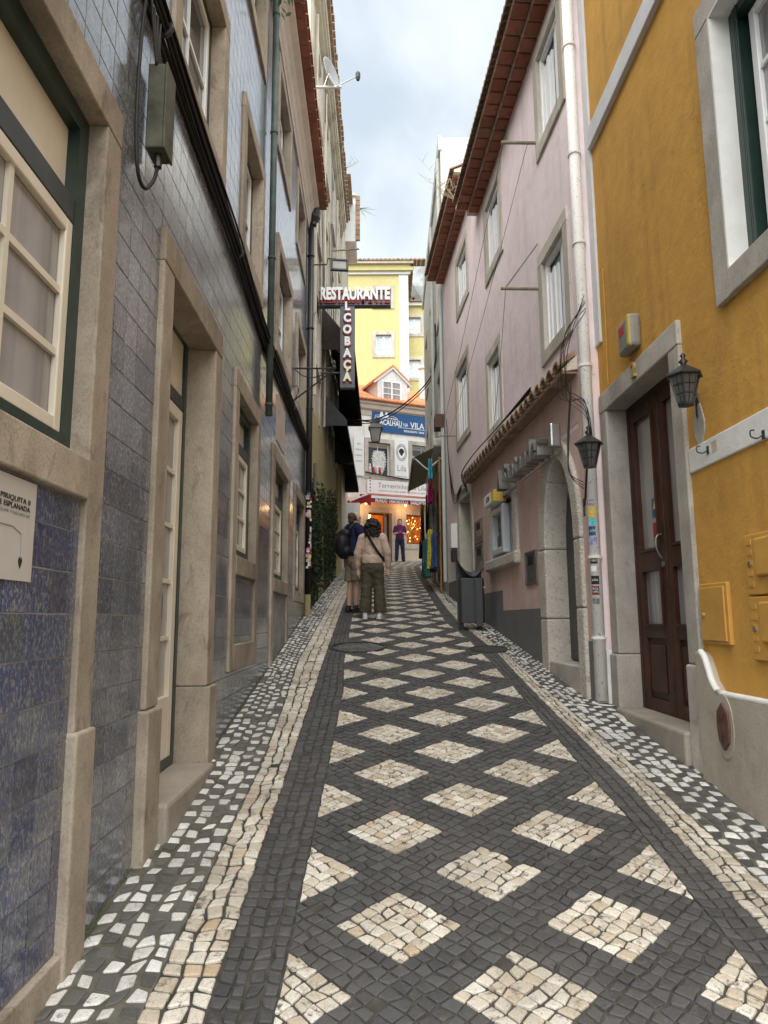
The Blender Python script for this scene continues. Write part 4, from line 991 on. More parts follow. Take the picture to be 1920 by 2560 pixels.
MB().prism(PF, [(ax1 - .01, zsp), (ax1 - .01, 1.80)] + [p for p in po_[:8]][::-1], -.3, -.001).build('spandrel', 'lower_pink', drp); MB().prism(PF, [(ax0 + .01, 1.80), (ax0 + .01, zsp)] + [p for p in po_[7:]][::-1], -.3, -.001).build('spandrel', 'lower_pink', drp)
# second doorway
d2 = wallbox(PF, 12.2, 13.37, -.3, 2.2, -.42, -.36, 'door', 'brown_panel', pk); d2['label'] = 'dark doorway in a plain limestone frame beyond the cash machine'
surround(PF, d2, 12.02, 13.55, -.4, 2.38, .18, None, n1=.025, dep=.4, bot=False, m='pale_limestone')
wallbox(PF, 12.2, 13.37, -.4, .45, -.4, .03, 'threshold', 'worn_step', d2)
# little tiled canopy
cn = MB().profile(PF, [(0.006, 2.36), (.14, 2.335), (.155, 2.36), (.006, 2.50)], 6.5, 12.05).build('canopy', 'mortar', pk)
for i in range(25):
    s = 6.60 + i * .222; mb = MB(); pts = []
    for (n_, z_) in ((.02, 2.50), (.195, 2.385)):
        for q in range(7):
            t = PI * q / 6; pts.append(PF.pt(s + .094 * -math.cos(t), z_ + .075 * math.sin(t), n_))
    for (n_, z_) in ((.02, 2.48), (.195, 2.365)):
        for q in range(7):
            t = PI * q / 6; pts.append(PF.pt(s + .080 * -math.cos(t), z_ + .07 * math.sin(t), n_))
    fs = [(i_, i_ + 1, i_ + 8, i_ + 7) for i_ in range(6)] + [(14 + i_, 14 + i_ + 1, 14 + i_ + 8, 14 + i_ + 7) for i_ in range(6)] + [(7 + i_, 8 + i_, 22 + i_, 21 + i_) for i_ in range(6)]
    mb.add(pts, fs).build('canopy_tile', 'old_tile', cn)
    wallbox(PF, s + .096, s + .126, 2.345, 2.372, .02, .185, 'channel_tile', 'old_tile', cn)
    wallbox(PF, s - .105, s + .105, 2.312, 2.330, .02, .155, 'soffit_tile', 'old_tile', cn)
# eaves: two stepped rows of terracotta slabs with mortar ribs
def eave_rows(s0, s1, zw, name):
    rf = MB().profile(PF, [(-.3, zw + .02), (0.165, zw + .02), (.165, zw + .115), (.36, zw + .115), (.36, zw + .16), (-3, zw + 1.5), (-3, zw + .1)], s0, s1).build(name, 'mortar', pk)
    st = .225; n = int((s1 - s0) / st)
    for i in range(n):
        a = s0 + i * st
        wallbox(PF, a + .020, a + st - .020, zw - .012, zw + .022, 0.004, .163, 'eave_slab', 'terracotta', rf)
        wallbox(PF, a + .020 + .08, a + st - .020 + .08, zw + .082, zw + .118, .17, .358, 'eave_slab', 'terracotta', rf)
        for q in (0, 1):
            s = a + .056 + q * st / 2; mb = MB(); pts = []
            for n_, z_ in ((.0, zw + .36), (.43, zw + .165)):
                for t_ in range(6):
                    t = PI * t_ / 5; pts.append(PF.pt(s - .055 * math.cos(t), z_ + .055 * math.sin(t), n_))
            mb.add(pts, [(k_, k_ + 1, k_ + 7, k_ + 6) for k_ in range(5)] + [(6, 7, 8, 9, 10, 11)]).build('roof_tile', 'old_tile', rf)
eave_rows(6.2, 11.05, 6.68, 'roof'); eave_rows(11.1, 14.98, 7.42, 'roof')
# ------------------------------------------------------------------ things on the pink wall
sg = thing('bank_sign', 'row of brushed steel letters standing off the wall under the tiled canopy', 'sign', PF.pt(8.6, 1.65, .1))
rg = PF.pt(0, 0) - PF.pt(1, 0)
sL, zL = PF.px(1060 + 985 / 4.608, 1000 + 760 / 4.608, .14); sR_, zR = PF.px(1060 + 1390 / 4.608, 1000 + 420 / 4.608, .14)
nch = 9
for i, ch in enumerate('Santander'):
    f = i / (nch - 1); letters('letter', ch, .25, 'steel', sg, PF.pt(sL + (sR_ - sL) * f, 1.80, .14), rg, depth=.12, bold=.012, squeeze=.95)
wallbox(PF, sR_ - .30, sR_ - .20, 1.70, 1.95, .06, .17, 'end_bracket', 'steel', sg, bevel=.02)
MB().tube([PF.pt(sL + .3, 1.66, .06), PF.pt(sR_ - .3, 1.66, .06)], .007, 6).build('rail', 'steel', sg)
fl = MB(); c0 = PF.pt(sL + .42, 1.80, .14)
for k_, (a, h) in enumerate(((-.06, .19), (.0, .26), (.06, .19))):
    fl.prism(PF, [(sL + .42 + a - .05, 1.68), (sL + .42 + a + .05, 1.68), (sL + .42 + a + .03, 1.68 + h * .6), (sL + .42 + a * .3, 1.68 + h)], .08 + .002 * k_, .2 - .002 * k_)
fl.build('flame_emblem', 'dull_steel', sg); tag(wallbox(PF, sL + .62, sL + .9, 1.66, 1.92, .01, .03, 'wall_plaque', 'red_paint', None, origin=PF.pt(sL + .7, 1.66, .02)), 'small dark red square sign beside the steel letters', 'sign')
nic = MB().wb(PF, 9.16, 10.5, .86, 1.72, -.5, -.46).build('niche', 'atm_grey', pk)
for a, b, c, d in ((8.95, 9.16, .72, 1.66), (10.5, 10.72, .72, 1.66)): wallbox(PF, a, b, c, d, -.46, .045, 'niche_jamb', 'hammered_stone', nic, bevel=.03)
wallbox(PF, 8.95, 10.72, 1.66, 1.87, -.46, .047, 'niche_lintel', 'hammered_stone', nic, bevel=.03); wallbox(PF, 8.92, 10.76, .70, .865, -.46, .085, 'niche_sill', 'hammered_stone', nic, bevel=.03)
atm = thing('cash_machine', 'pale blue cash machine with yellow sign set in a stone niche', 'cash machine', PF.pt(9.95, .86, 0))
wallbox(PF, 9.55, 10.40, .87, 1.60, -.45, -.05, 'housing', 'atm_grey', atm, bevel=.02)
ring(PF, 9.62, 10.38, .90, 1.58, .10, -.05, .06, wt=.1, wb_=.1).build('fascia', 'atm_blue', atm, bevel=.02)
wallbox(PF, 9.72, 10.28, 1.28, 1.48, -.045, -.03, 'screen', 'dark_glass', atm); wallbox(PF, 9.76, 10.2, 1.0, 1.18, -.045, .01, 'keypad', 'dull_steel', atm, bevel=.006)
wallbox(PF, 9.66, 10.34, 1.61, 1.78, -.02, .16, 'sign_box', 'white_print', atm, bevel=.015); wallbox(PF, 9.655, 9.82, 1.615, 1.775, -.01, .163, 'sign_light', 'yellow_plastic', atm)
letters('lettering', 'ATM', .08, 'ink', atm, PF.pt(10.08, 1.695, .162), rg, depth=.002, bold=.01)
def flush_box(name, label, cat, a, b, c, d, slot=True):
    t = thing(name, label, cat, PF.pt((a + b) / 2, c, .01)); ring(PF, a, b, c, d, .03, .005, .025).build('box_frame', 'dull_steel', t, bevel=.004)
    wallbox(PF, a + .03, b - .03, c + .03, d - .03, .006, .016, 'box_door', 'dull_steel', t)
    wallbox(PF, a + (b - a) * .3, b - (b - a) * .28, c + (d - c) * .58, d - (d - c) * .14, .016, .019, 'dark_window', 'ink', t)
    for i in range(3): wallbox(PF, a + (b - a) * .36, b - (b - a) * .36, c + (d - c) * (.24 + .05 * i), c + (d - c) * (.26 + .05 * i), .016, .019, 'speaker_slot', 'steel', t)
flush_box('intercom', 'grey metal intercom panel set in the wall beside the stone arch', 'intercom', 8.16, 8.66, .40, .80)
flush_box('mailbox', 'upper of two metal letter boxes beside the dark doorway', 'mailbox', 11.22, 11.88, 1.23, 1.62); flush_box('mailbox', 'lower of two metal letter boxes beside the dark doorway', 'mailbox', 11.22, 11.88, .80, 1.20)
mbw = thing('meter_box', 'white upright box with a black one below on the pink wall', 'box', PF.pt(13.9, 1.3, .02)); wallbox(PF, 13.78, 14.08, 1.38, 1.86, .0, .12, 'white_box', 'white_print', mbw, bevel=.01); wallbox(PF, 13.8, 14.0, 1.12, 1.36, .0, .10, 'black_box', 'black_metal', mbw, bevel=.01)
def rod(label, s, z, ln, chain=None, r=.02):
    t = thing('wall_rod', label, 'rod', PF.pt(s, z, 0), 'rods sticking out of the right-hand walls'); MB().tube([PF.pt(s, z, -.02), PF.pt(s + .02, z + .005, ln)], r, 8).build('rod', 'wood_pole', t)
    if chain:
        n = 26; p0, p1 = PF.pt(s, z + .02, ln - .06), PF.pt(s - .0, z + chain, .01)
        for i in range(n):
            c = p0.lerp(p1, (i + .5) / n); d = (p1 - p0).normalized(); sd_ = d.orthogonal().normalized() if i % 2 else d.cross(d.orthogonal()).normalized()
            mb = MB(); pts = [c + d * .016 * math.cos(q * PI / 4) + sd_ * .008 * math.sin(q * PI / 4) for q in range(9)]; mb.tube(pts, .0028, 4, cap=False).build('chain_link', 'iron', t)
rod('wooden rod sticking out below the topmost window beside the drainpipe', 7.5, 5.46, .42); rod('wooden rod held by a chain beside the lower window', 7.62, 3.72, .45, .55)
rod('thin rod with clothes lines between two far windows', 13.7, 3.6, .32, r=.014)
ln = thing('clothes_line', 'thin grey clothes lines strung along the pink facade', 'line', PF.pt(10, 4, .3))
for (a, za, na), (b, zb, nb_) in (((7.5, 5.44, .40), (13.7, 3.6, .3)), ((7.5, 5.44, .12), (13.7, 3.62, .12)), ((7.62, 3.72, .4), (9.2, 2.5, .24))):
    pts = [PF.pt(a + (b - a) * t, za + (zb - za) * t - .10 * math.sin(PI * t), na + (nb_ - na) * t) for t in [i / 12 for i in range(13)]]; MB().tube(pts, .0035, 5).build('line', 'dull_steel', ln)
# cables at the corner and above the doorway
cc = thing('loose_cables', 'tangle of loose black cables looping round the white drainpipe', 'cables', (PX, PY - .06, 2.0))
for i in range(6):
    pts = [(PX + R.uniform(-.03, .03), PY - .06, 2.9 + R.uniform(-.1, .15)), (PX - .10 - .12 * R.random(), PY - .02, 2.6 + R.uniform(-.1, .1)), (PX - .12 - .15 * R.random(), PY + .1, 2.2 + R.uniform(-.15, .1)), (PX - .05, PY - .08, 1.95 + R.uniform(-.1, .1)), (PX + R.uniform(-.03, .05), PY - .07, 1.65 + R.uniform(-.12, .08)), (PX - .04, PY - .06, 1.50)]
    MB().tube(spline(pts, 6), R.uniform(.0022, .0042), 6).build('cable', 'black_cable', cc, smooth=True)
for i in range(3):
    MB().tube(spline([(PX - .12, PY + .1, 2.2), (PX - .16, PY + .15, 1.75 - .1 * i), (PX - .17, PY + .1, 1.35), (PX - .08, PY - .02, 1.18 + .03 * i)], 6), .0045, 6).build('cable', 'black_cable', cc)
MB().lathe((PX, PY - .065, 1.50), [(.01, -.04), (.03, -.02), (.035, .02), (.012, .04)], 8).build('tape_knot', 'black_cable', cc)
cw = thing('wall_cables', 'black cables draped above the dark doorway and along the canopy', 'cables', PF.pt(12.5, 2.4, .03))
for i in range(4):
    pts = [PF.pt(8.0, 2.62 + .02 * i, .05), PF.pt(9.5, 2.56, .16), PF.pt(11, 2.55, .2), PF.pt(12.0, 2.46, .2), PF.pt(12.3, 2.36 - .04 * i, .06), PF.pt(12.9, 2.45 - .03 * i, .05), PF.pt(13.6, 2.38 - .05 * i, .05), PF.pt(14.0, 2.8 - .1 * i, .06), PF.pt(14.4, 3.4, .05), PF.pt(14.6, 4.2, .04)]
    MB().tube(spline(pts, 5), .008, 6).build('cable', 'black_cable', cw)
# litter bin
bc = Vector((1.27, 10.55, gz(1.27, 10.55))); bn = thing('litter_bin', 'anthracite metal litter bin with curved hood beside the pink house', 'litter bin', bc)
mb = MB(); prof = []
W2, D2 = .19, .17
sec = [(-W2, -D2 * .6), (-W2 * .8, -D2), (W2 * .8, -D2), (W2, -D2 * .6), (W2, D2 * .6), (W2 * .8, D2), (-W2 * .8, D2), (-W2, D2 * .6)]
def loft(mb, secs):
    m = len(secs[0][0]); vs_ = [(bc.x + x, bc.y + y, bc.z + z) for s_, z in secs for x, y in s_]
    return mb.add(vs_, [tuple(range(m - 1, -1, -1)), tuple(range((len(secs) - 1) * m, len(secs) * m))] + [(k * m + i, k * m + (i + 1) % m, (k + 1) * m + (i + 1) % m, (k + 1) * m + i) for k in range(len(secs) - 1) for i in range(m)])
loft(MB(), [(sec, .11), (sec, .90)]).build('body', 'anthracite', bn, bevel=.012)
wallb = MB().box(bc.x + .055, bc.x + .155, bc.y - D2 - .014, bc.y - D2 - .002, bc.z + .05, bc.z + .90).build('rib', 'anthracite', bn, bevel=.004)
MB().box(bc.x + .025, bc.x + .031, bc.y - D2 - .004, bc.y - D2 - .0005, bc.z + .11, bc.z + .90).build('door_seam', 'ink', bn)
for z in (.24, .78): MB().tube([(bc.x + .03, bc.y - D2 - .006, bc.z + z), (bc.x + .03, bc.y - D2 - .006, bc.z + z + .06)], .01, 6).build('hinge', 'anthracite', bn)
mb = MB(); n = 12; pts = []
for i in range(n + 1):
    f = i / n; x = -W2 + 2 * W2 * f; z = .925 + .17 * abs(1.25 * (2 * f - 1.15)) ** 2.0 * (.8 if f < .55 else 1.1)
    for y in (-D2 * .95, D2 * .95): pts.append((bc.x + x, bc.y + y, bc.z + z + (0.10 if y > 0 else 0)))
o_ = [(p[0], p[1], p[2] + .012) for p in pts]; k = len(pts)
fs = [(2 * i, 2 * i + 1, 2 * i + 3, 2 * i + 2) for i in range(n)]; fs += [(k + a, k + b, k + c, k + d) for a, b, c, d in fs]; fs += [(2 * i, 2 * i + 2, k + 2 * i + 2, k + 2 * i) for i in range(n)] + [(2 * i + 1, 2 * i + 3, k + 2 * i + 3, k + 2 * i + 1) for i in range(n)] + [(0, 1, k + 1, k), (k - 2, k - 1, 2 * k - 1, 2 * k - 2)]
mb.add(pts + o_, fs).build('hood', 'anthracite', bn)
mb = MB(); cv = [(-W2 + 2 * W2 * i / 12, .925 + .17 * abs(1.25 * (2 * i / 12 - 1.15)) ** 2.0 * (.8 if i / 12 < .55 else 1.1) + .095) for i in range(13)]
mb.add([(bc.x + x, bc.y + D2 * .93, bc.z + z) for x, z in cv] + [(bc.x + x, bc.y + D2 * .93, bc.z + .89) for x, z in cv] + [(bc.x + x, bc.y + D2 * .99, bc.z + z) for x, z in cv] + [(bc.x + x, bc.y + D2 * .99, bc.z + .89) for x, z in cv], [(i, i + 1, i + 14, i + 13) for i in range(12)] + [(26 + i, 27 + i, 40 + i, 39 + i) for i in range(12)]).build('hood_back', 'anthracite', bn)
for x in (-.16, .16): MB().box(bc.x + x - .012, bc.x + x + .012, bc.y + D2 - .05, bc.y + D2 - .02, bc.z + .88, bc.z + 1.0).build('hood_post', 'anthracite', bn)
MB().box(bc.x - W2 + .02, bc.x + W2 - .02, bc.y - D2 + .03, bc.y + D2 - .03, bc.z + .895, bc.z + .91).build('inner_rim', 'ink', bn)
for x in (-.14, .13): MB().box(bc.x + x - .025, bc.x + x + .025, bc.y - .06, bc.y + .06, bc.z - .04, bc.z + .14).build('leg', 'black_metal', bn)
MB().box(bc.x + .17, bc.x + .20, bc.y - D2 - .006, bc.y - D2 - .001, bc.z + .72, bc.z + .75).build('lock', 'steel', bn)
bn.scale = (1, 1, .82)
# ------------------------------------------------------------------ tall old house with the restaurant, left
rs_ = thing('restaurant_house', 'tall weathered cream house with awnings and ivy behind the tiled house', 'house', L2.pt(17, GR(17), 0))
S2, E2, ZT2 = 12.36, 22.3, 13.45
rop = [(s, s + .9, z, z + 1.5) for s in (13.6, 15.8, 18.0, 20.2) for z in (5.2, 8.0, 10.8)]
facade(L2, S2, E2, -1, ZT2, rop + [(14.6, 16.0, -.4, 2.6), (17.5, 19.2, 0, 3.0)], 'wall', 'old_cream', rs_, depth=.5)
wallbox(L2, S2 + .05, E2, -1, 13, -.66, -.6, 'dark_backing', 'interior_dark', rs_)
for a, b, c, d in rop:
    wn_ = ring(L2, a, b, c, d, .06, -.12, -.06).build('window', 'white_frame', rs_); pane_grid(L2, wn_, a + .06, b - .06, c + .06, d - .06, -.08, 2, 3, 'white_frame', 'dark_glass')
    ring(L2, a - .13, b + .13, c - .13, d + .13, .13, -.05, .03).build('surround', 'pale_limestone', wn_)
    wallbox(L2, a - .16, b + .16, c - .19, c - .13, -.02, .07, 'sill', 'pale_limestone', wn_)
mb = MB().wb(L2, S2 + .02, 23.9, -1, 4.1, .0, .012); mb.build('straw_render', 'straw_wall', rs_)
for s in (12.45, 14.7, 16.9, 19.1, 21.4): wallbox(L2, s, s + .22, 4.11, ZT2 - .5, 0, .03, 'pilaster', 'old_cream', rs_)
for a, n_, z in ((ZT2 - .6, .1, .12), (ZT2 - .48, .16, .1), (ZT2 - .38, .2, .3)): wallbox(L2, S2, E2, a, a + z, -.02, n_, 'cornice_moulding', 'old_cream', rs_)
rf = MB().profile(L2, [(-.3, ZT2 - .08), (.26, ZT2 - .08), (.28, ZT2 - .04), (-3, ZT2 + 1.2), (-3, ZT2)], S2, E2).build('roof', 'mortar', rs_)
for i in range(44):
    s = S2 + .1 + i * .225; mb = MB(); pr = [(s + .1 - .1 * math.cos(PI * q / 6), ZT2 - .05 + .07 * math.sin(PI * q / 6)) for q in range(7)]; mb.prism(L2, pr, -.1, .33 + R.uniform(-.01, .015)).build('roof_tile', 'old_tile', rf)
    wallbox(L2, s, s + .2, ZT2 - .12, ZT2 - .085, .0, .27, 'soffit_tile', 'old_tile', rf)
for i, s in enumerate((13.2, 15.3, 15.5, 17.6, 19.9)):
    MB().tube(spline([L2.pt(s, 4.3, .05), L2.pt(s + R.uniform(-.1, .1), 7, .05), L2.pt(s + R.uniform(-.3, .3), 10, .05), L2.pt(s, 12.6, .05)], 6), .012 if i % 2 else .035, 6).build('wall_pipe', 'old_cream' if i % 2 == 0 else 'dull_steel', rs_)
for i in range(9):
    s = R.uniform(12.8, 20); MB().tube(spline([L2.pt(s, 4.5 + R.random() * 2, .05), L2.pt(s + .5, 6.5, .07), L2.pt(s + R.uniform(-1, 1), 8.5 + R.random() * 2, .05)], 6), .007, 5).build('wall_cable', 'black_cable', rs_)
# further house, stepping forward, with its brick-red gable edge
an = thing('corner_house', 'grey rendered house end with terracotta verge beyond the tall cream house', 'house', (-1.3, 24, gz(0, 24)))
_F24 = Fr((0, 24.2), (1, 0), (0, -1)); zb_ = _F24.px(885, 603)[1]; zq_ = _F24.px(885, 492)[1]
MB().box(-6, -1.36, 22.35, 26.3, 1.0, zq_ - .3).build('wall', 'old_cream', an)
MB().box(-3.2, -.98, 24.2, 25.8, zb_, zq_).build('bay', 'grey_white', an)
rfa = MB().box(-3.3, -.98, 24.1, 25.9, zq_, zq_ + .1).build('roof', 'mortar', an)
for i in range(9): MB().box(-.98, -.82, 24.18, 24.3, zb_ + .05 + i * (zq_ - zb_) / 9, zb_ + .03 + (i + 1) * (zq_ - zb_) / 9).build('verge_tile', 'old_tile', rfa)
MB().box(-1.36, -1.25, 22.4, 26.2, 6.0, 6.15).build('string_course', 'old_cream', an)
for i in range(20):
    y = 22.4 + i * .2; MB().prism(Fr((-1.2, 0), (0, 1), (1, 0)), [(y + .1 - .1 * math.cos(PI * q / 5), zq_ - .3 + .07 * math.sin(PI * q / 5)) for q in range(6)], -.6, .12).build('roof_tile', 'old_tile', rfa)
# dish
_s, _z = L2.px(822, 185, .38); dp = L2.pt(_s, _z - .4, .0); dsh = thing('satellite_dish', 'grey satellite dish on a bracket high on the cream house', 'satellite dish', dp)
dc = L2.pt(_s, _z, .38); ax = Vector((.86, -.48, .12)).normalized(); e1 = ax.orthogonal().normalized(); e2 = ax.cross(e1); mb = MB(); pts = []
for r_, h in ((0, 0), (.09, .008), (.17, .03), (.23, .055), (.26, .07)):
    for i in range(24): pts.append(dc + e1 * r_ * math.cos(2 * PI * i / 24) * .9 + e2 * r_ * math.sin(2 * PI * i / 24) * 1.05 + ax * h)
mb.add(pts, [(k * 24 + i, k * 24 + (i + 1) % 24, (k + 1) * 24 + (i + 1) % 24, (k + 1) * 24 + i) for k in range(4) for i in range(24)]); d_ = mb.build('reflector', 'dish_grey', dsh, smooth=True); so = d_.modifiers.new('s', 'SOLIDIFY'); so.thickness = .012
MB().tube([L2.pt(_s, _z - .28, 0), L2.pt(_s, _z - .28, .62)], .025, 8).build('bracket', 'steel', dsh); MB().tube([L2.pt(_s, _z - .28, .3), dc], .022, 8).build('mount', 'steel', dsh)
MB().tube([L2.pt(_s, _z - .28, .5), L2.pt(_s - .2, _z - .22, .92)], .012, 6).build('feed_arm', 'steel', dsh); MB().lathe(L2.pt(_s - .2, _z - .3, .94), [(.03, 0), (.045, .05), (.045, .14), (.02, .18)], 10).build('receiver', 'black_metal', dsh)
MB().tube(spline([L2.pt(_s, _z - .28, .05), L2.pt(_s, _z - .5, .12), L2.pt(_s, _z - 1.2, .04), L2.pt(_s, _z - 2, .03)], 5), .008, 5).build('cable', 'white_frame', dsh)
tag(MB().tube([L2.pt(18.5, 10.2, 0), L2.pt(18.5, 10.25, .75)], .025, 8).build('wall_rod', 'wood_pole', None, origin=L2.pt(18.5, 10.2)), 'wooden rod sticking out high on the cream house', 'rod')
# floodlight
fp = L2.pt(12.9, 6.85, 0); fd = thing('floodlight', 'black square floodlight on an arm above the restaurant sign', 'floodlight', fp)
MB().tube([L2.pt(12.9, 6.82, .0), L2.pt(12.9, 6.83, .30), L2.pt(12.9, 6.95, .32), L2.pt(12.9, 6.95, .48)], .015, 7).build('arm', 'iron', fd)
FF = Fr((L2.pt(12.85, 0, .38).x, 12.85), (1, .12), (.12, -1))
ring(FF, .0, .34, 6.68, 6.92, .04, -.04, .03).build('housing', 'black_metal', fd, bevel=.008); wallbox(FF, .04, .30, 6.715, 6.885, -.04, .01, 'lamp_glass', 'pale_lamp_glass', fd)
# restaurant sign
SF = Fr((-1.30, 14.4), (1, .0), (0, -1)); X0, zc0 = SF.px(795, 730); X1, zc1 = SF.px(977, 766)
rsn = thing('restaurant_sign', 'grey T-shaped restaurant sign with white red-edged letters', 'sign', SF.pt(X0, zc1))
yt = SF.px(880, 732)[1]; yb = SF.px(880, 768)[1]; vx0, vt0 = SF.px(851, 768); vx1, vb0 = SF.px(887, 972)
wallbox(SF, X0, X1, yb, yt, -.09, .09, 'top_panel', 'sign_grey', rsn, bevel=.01); wallbox(SF, vx0, vx1, vb0, yb - .002, -.07, .07, 'drop_panel', 'sign_grey', rsn, bevel=.01)
sw = X1 - X0
for d_, z_, m in ((.105, -.03, 'sign_red'), (.135, .02, 'white_print')):
    letters('lettering', 'RESTAURANTE', .27, m, rsn, SF.pt((X0 + X1) / 2 + .015, (yt + yb) / 2 + .045 + z_, d_), (1, 0, 0), depth=.03, bold=.045 if m == 'white_print' else .07, fit=sw * .95)
vm_ = (vx0 + vx1) / 2
for i, ch in enumerate('LCOBAÇA'):
    zz = yb + .06 - (i + .35) * (yb - vb0 + .02) / 7.05
    letters('letter', ch, .185, 'sign_red', rsn, SF.pt(vm_, zz - .02, .085), (1, 0, 0), depth=.02, bold=.08, squeeze=.85); letters('letter', ch, .185, 'white_print' if i < 5 else 'sign_cream', rsn, SF.pt(vm_, zz, .105), (1, 0, 0), depth=.02, bold=.05, squeeze=.85)
MB().tube([SF.pt(-.02, yb + .05), SF.pt(X0 + .02, yb + .05)], .03, 8).build('bracket', 'iron', rsn); MB().tube([SF.pt(-.02, vb0 + .35), SF.pt(vx0 + .02, vb0 + .35)], .022, 8).build('bracket', 'iron', rsn)
# awnings over the restaurant
def awning(name, label, s0, s1, zt, zf, n1, drop, m, side, fr=L2):
    t = thing(name, label, 'awning', fr.pt(s0, zf, .02)); th = .012
    mb = MB().add([fr.pt(s0, zt, .02), fr.pt(s1, zt, .02), fr.pt(s1, zf, n1), fr.pt(s0, zf, n1), fr.pt(s0, zt - th, .02), fr.pt(s1, zt - th, .02), fr.pt(s1, zf - th, n1), fr.pt(s0, zf - th, n1)], [(0, 1, 2, 3), (7, 6, 5, 4), (0, 3, 7, 4), (1, 2, 6, 5), (2, 3, 7, 6), (0, 1, 5, 4)]); mb.build('canopy', m, t)
    wallbox(fr, s0, s1, zf - drop, zf - th, n1 - .015, n1, 'valance', m, t)
    for s in (s0 - .006, s1 + .006): MB().prism(Fr(fr.pt(s, 0).xy, (fr.nrm.x, fr.nrm.y), (0, -1)), [(.02, zt), (n1, zf), (n1, zf - drop), (.02, zf - drop)], -.005, .005).build('side_panel', side, t)
    return t
aw0, z0_ = L2.px(867, 1058, .55); awm, zm_ = L2.px(884, 1148, .55); aw1, z1_ = L2.px(897, 1240, .55)
zf = (z0_ + zm_ + z1_) / 3
awning('awning', 'black fabric awning with grey side panel over the restaurant ivy', aw0, awm - .1, zf + .75, zf + .12, .55, .14, 'black_fabric', 'grey_fabric'); awning('awning', 'second black awning over the far restaurant door', awm + .1, aw1, zf + .75, zf + .12, .55, .14, 'black_fabric', 'grey_fabric')
ub0, uz0 = L2.px(886, 830, .75); ub1, uz1 = L2.px(906, 1085, .75)
uaw = awning('awning', 'brown upper awning behind the hanging restaurant sign', ub0, min(ub1, 21.5), (uz0 + uz1) / 2 + .9, (uz0 + uz1) / 2, .75, .12, 'brown_fabric', 'brown_fabric')
MB().tube([L2.pt(15.2, (uz0 + uz1) / 2 + .25, .02), L2.pt(15.5, (uz0 + uz1) / 2 - .1, .45), L2.pt(15.2, (uz0 + uz1) / 2 - .05, .72)], .022, 6).build('arm', 'dull_steel', uaw)
# ivy on the restaurant wall
ivy = thing('ivy', 'dark green ivy hedge climbing the restaurant wall', 'ivy', L2.pt(15, GR(15), .1)); mb = MB()
for i in range(12000):
    s = R.uniform(12.75, 19.5) if R.random() < .8 else R.uniform(12.75, 15); z = GR(s) + abs(R.gauss(0, 1)) * 1.2 + R.random() * .9
    if z > GR(s) + 2.2 + .25 * math.sin(s * 3): continue
    if 14.6 < s < 15.9 and z < 2.2 and R.random() < .8: continue
    n_ = .02 + .085 * R.random() * (1.1 + .35 * math.sin(s * 4.3 + z * 2.7)); p = L2.pt(s, z, n_); a = R.uniform(.018, .036)
    d1 = Vector((R.uniform(-1, 1), R.uniform(-1, 1), R.uniform(-1, .3))).normalized(); d2 = d1.cross(Vector((1, R.uniform(-.6, .2), R.uniform(-.2, .6)))).normalized()
    mb.add([p - d1 * a, p + d2 * a * .75, p + d1 * a * 1.2, p - d2 * a * .75], [(0, 1, 2, 3)])
mb.build('foliage', 'leaf', ivy)
for s in (12.9, 13.6, 14.3, 16.3, 17.4, 18.6): MB().tube(spline([L2.pt(s, GR(s), .04), L2.pt(s + .1, GR(s) + 1, .05), L2.pt(s - .1, GR(s) + 2, .05)], 5), .02, 6).build('stem', 'stem_wood', ivy)
for s in (20.4, 21.6): wallbox(L2, s, s + .25, -.5, 5.0, .0, .10, 'door_pillar', 'straw_wall', rs_)
tag(MB().lathe(L2.pt(12.75, 2.35, .12), [(.03, 0), (.03, .5)], 8).build('wall_lamp', 'dull_steel', None, origin=L2.pt(12.75, 2.35, .12)), 'small grey tube lamp on the corner under the black awning', 'lamp')
# ------------------------------------------------------------------ grey house beyond the pink one, right
gh = thing('grey_house', 'tall pale grey house with flat parapet beyond the pink house', 'house', GF.pt(19, GR(19), 0))
gop = [(s, s + 1.0, z, z + 1.6) for s in (15.9, 18.6, 21.2) for z in (4.2, 7.2)] + [(16.5, 21.5, .2, 3.2)]
facade(GF, 15.0, 23.5, -.5, 11.05, gop, 'wall', 'grey_white', gh, depth=.35); wallbox(GF, 15.05, 23.4, -.5, 10.9, -.6, -.55, 'dark_backing', 'interior_dark', gh)
wallbox(GF, 14.97, 23.55, 10.75, 11.1, -.03, .05, 'parapet_band', 'grey_white', gh); MB().box(1.40, 6, 14.985, 14.998, 6.5, 11.05).build('gable_wall', 'white_paint', gh)
for a, b, c, d in gop[:-1]:
    wn_ = ring(GF, a, b, c, d, .06, -.12, -.06).build('window', 'white_frame', gh); pane_grid(GF, wn_, a + .06, b - .06, c + .06, d - .06, -.08, 2, 3, 'white_frame', 'curtain_glass'); ring(GF, a - .14, b + .14, c - .14, d + .14, .14, -.05, .03).build('surround', 'pale_limestone', wn_)
for s in (15.25, 18.2): MB().tube([GF.pt(s, .8, .05), GF.pt(s, 10.7, .05)], .04, 8).build('drainpipe', 'grey_white', gh)
tag(wallbox(GF, 15.2, 15.6, 4.2, 4.5, .02, .22, 'cable_box', 'rusty', None, origin=GF.pt(15.4, 4.2, .02)), 'small rusty box on cables above the shop awning', 'box')
ac = thing('awning_cassette', 'white awning cassette fixed above the clothes shop', 'cassette', GF.pt(16.5, 3.97, .05)); wallbox(GF, 16.0, 20.6, 3.97, 4.16, .0, .2, 'cassette', 'white_print', ac, bevel=.03)
sa = thing('shop_awning', 'olive grey fabric awning over the hanging clothes', 'awning', GF.pt(16.0, 3.7, .2)); 
zA, zB, nB = 3.96, 3.74, .67
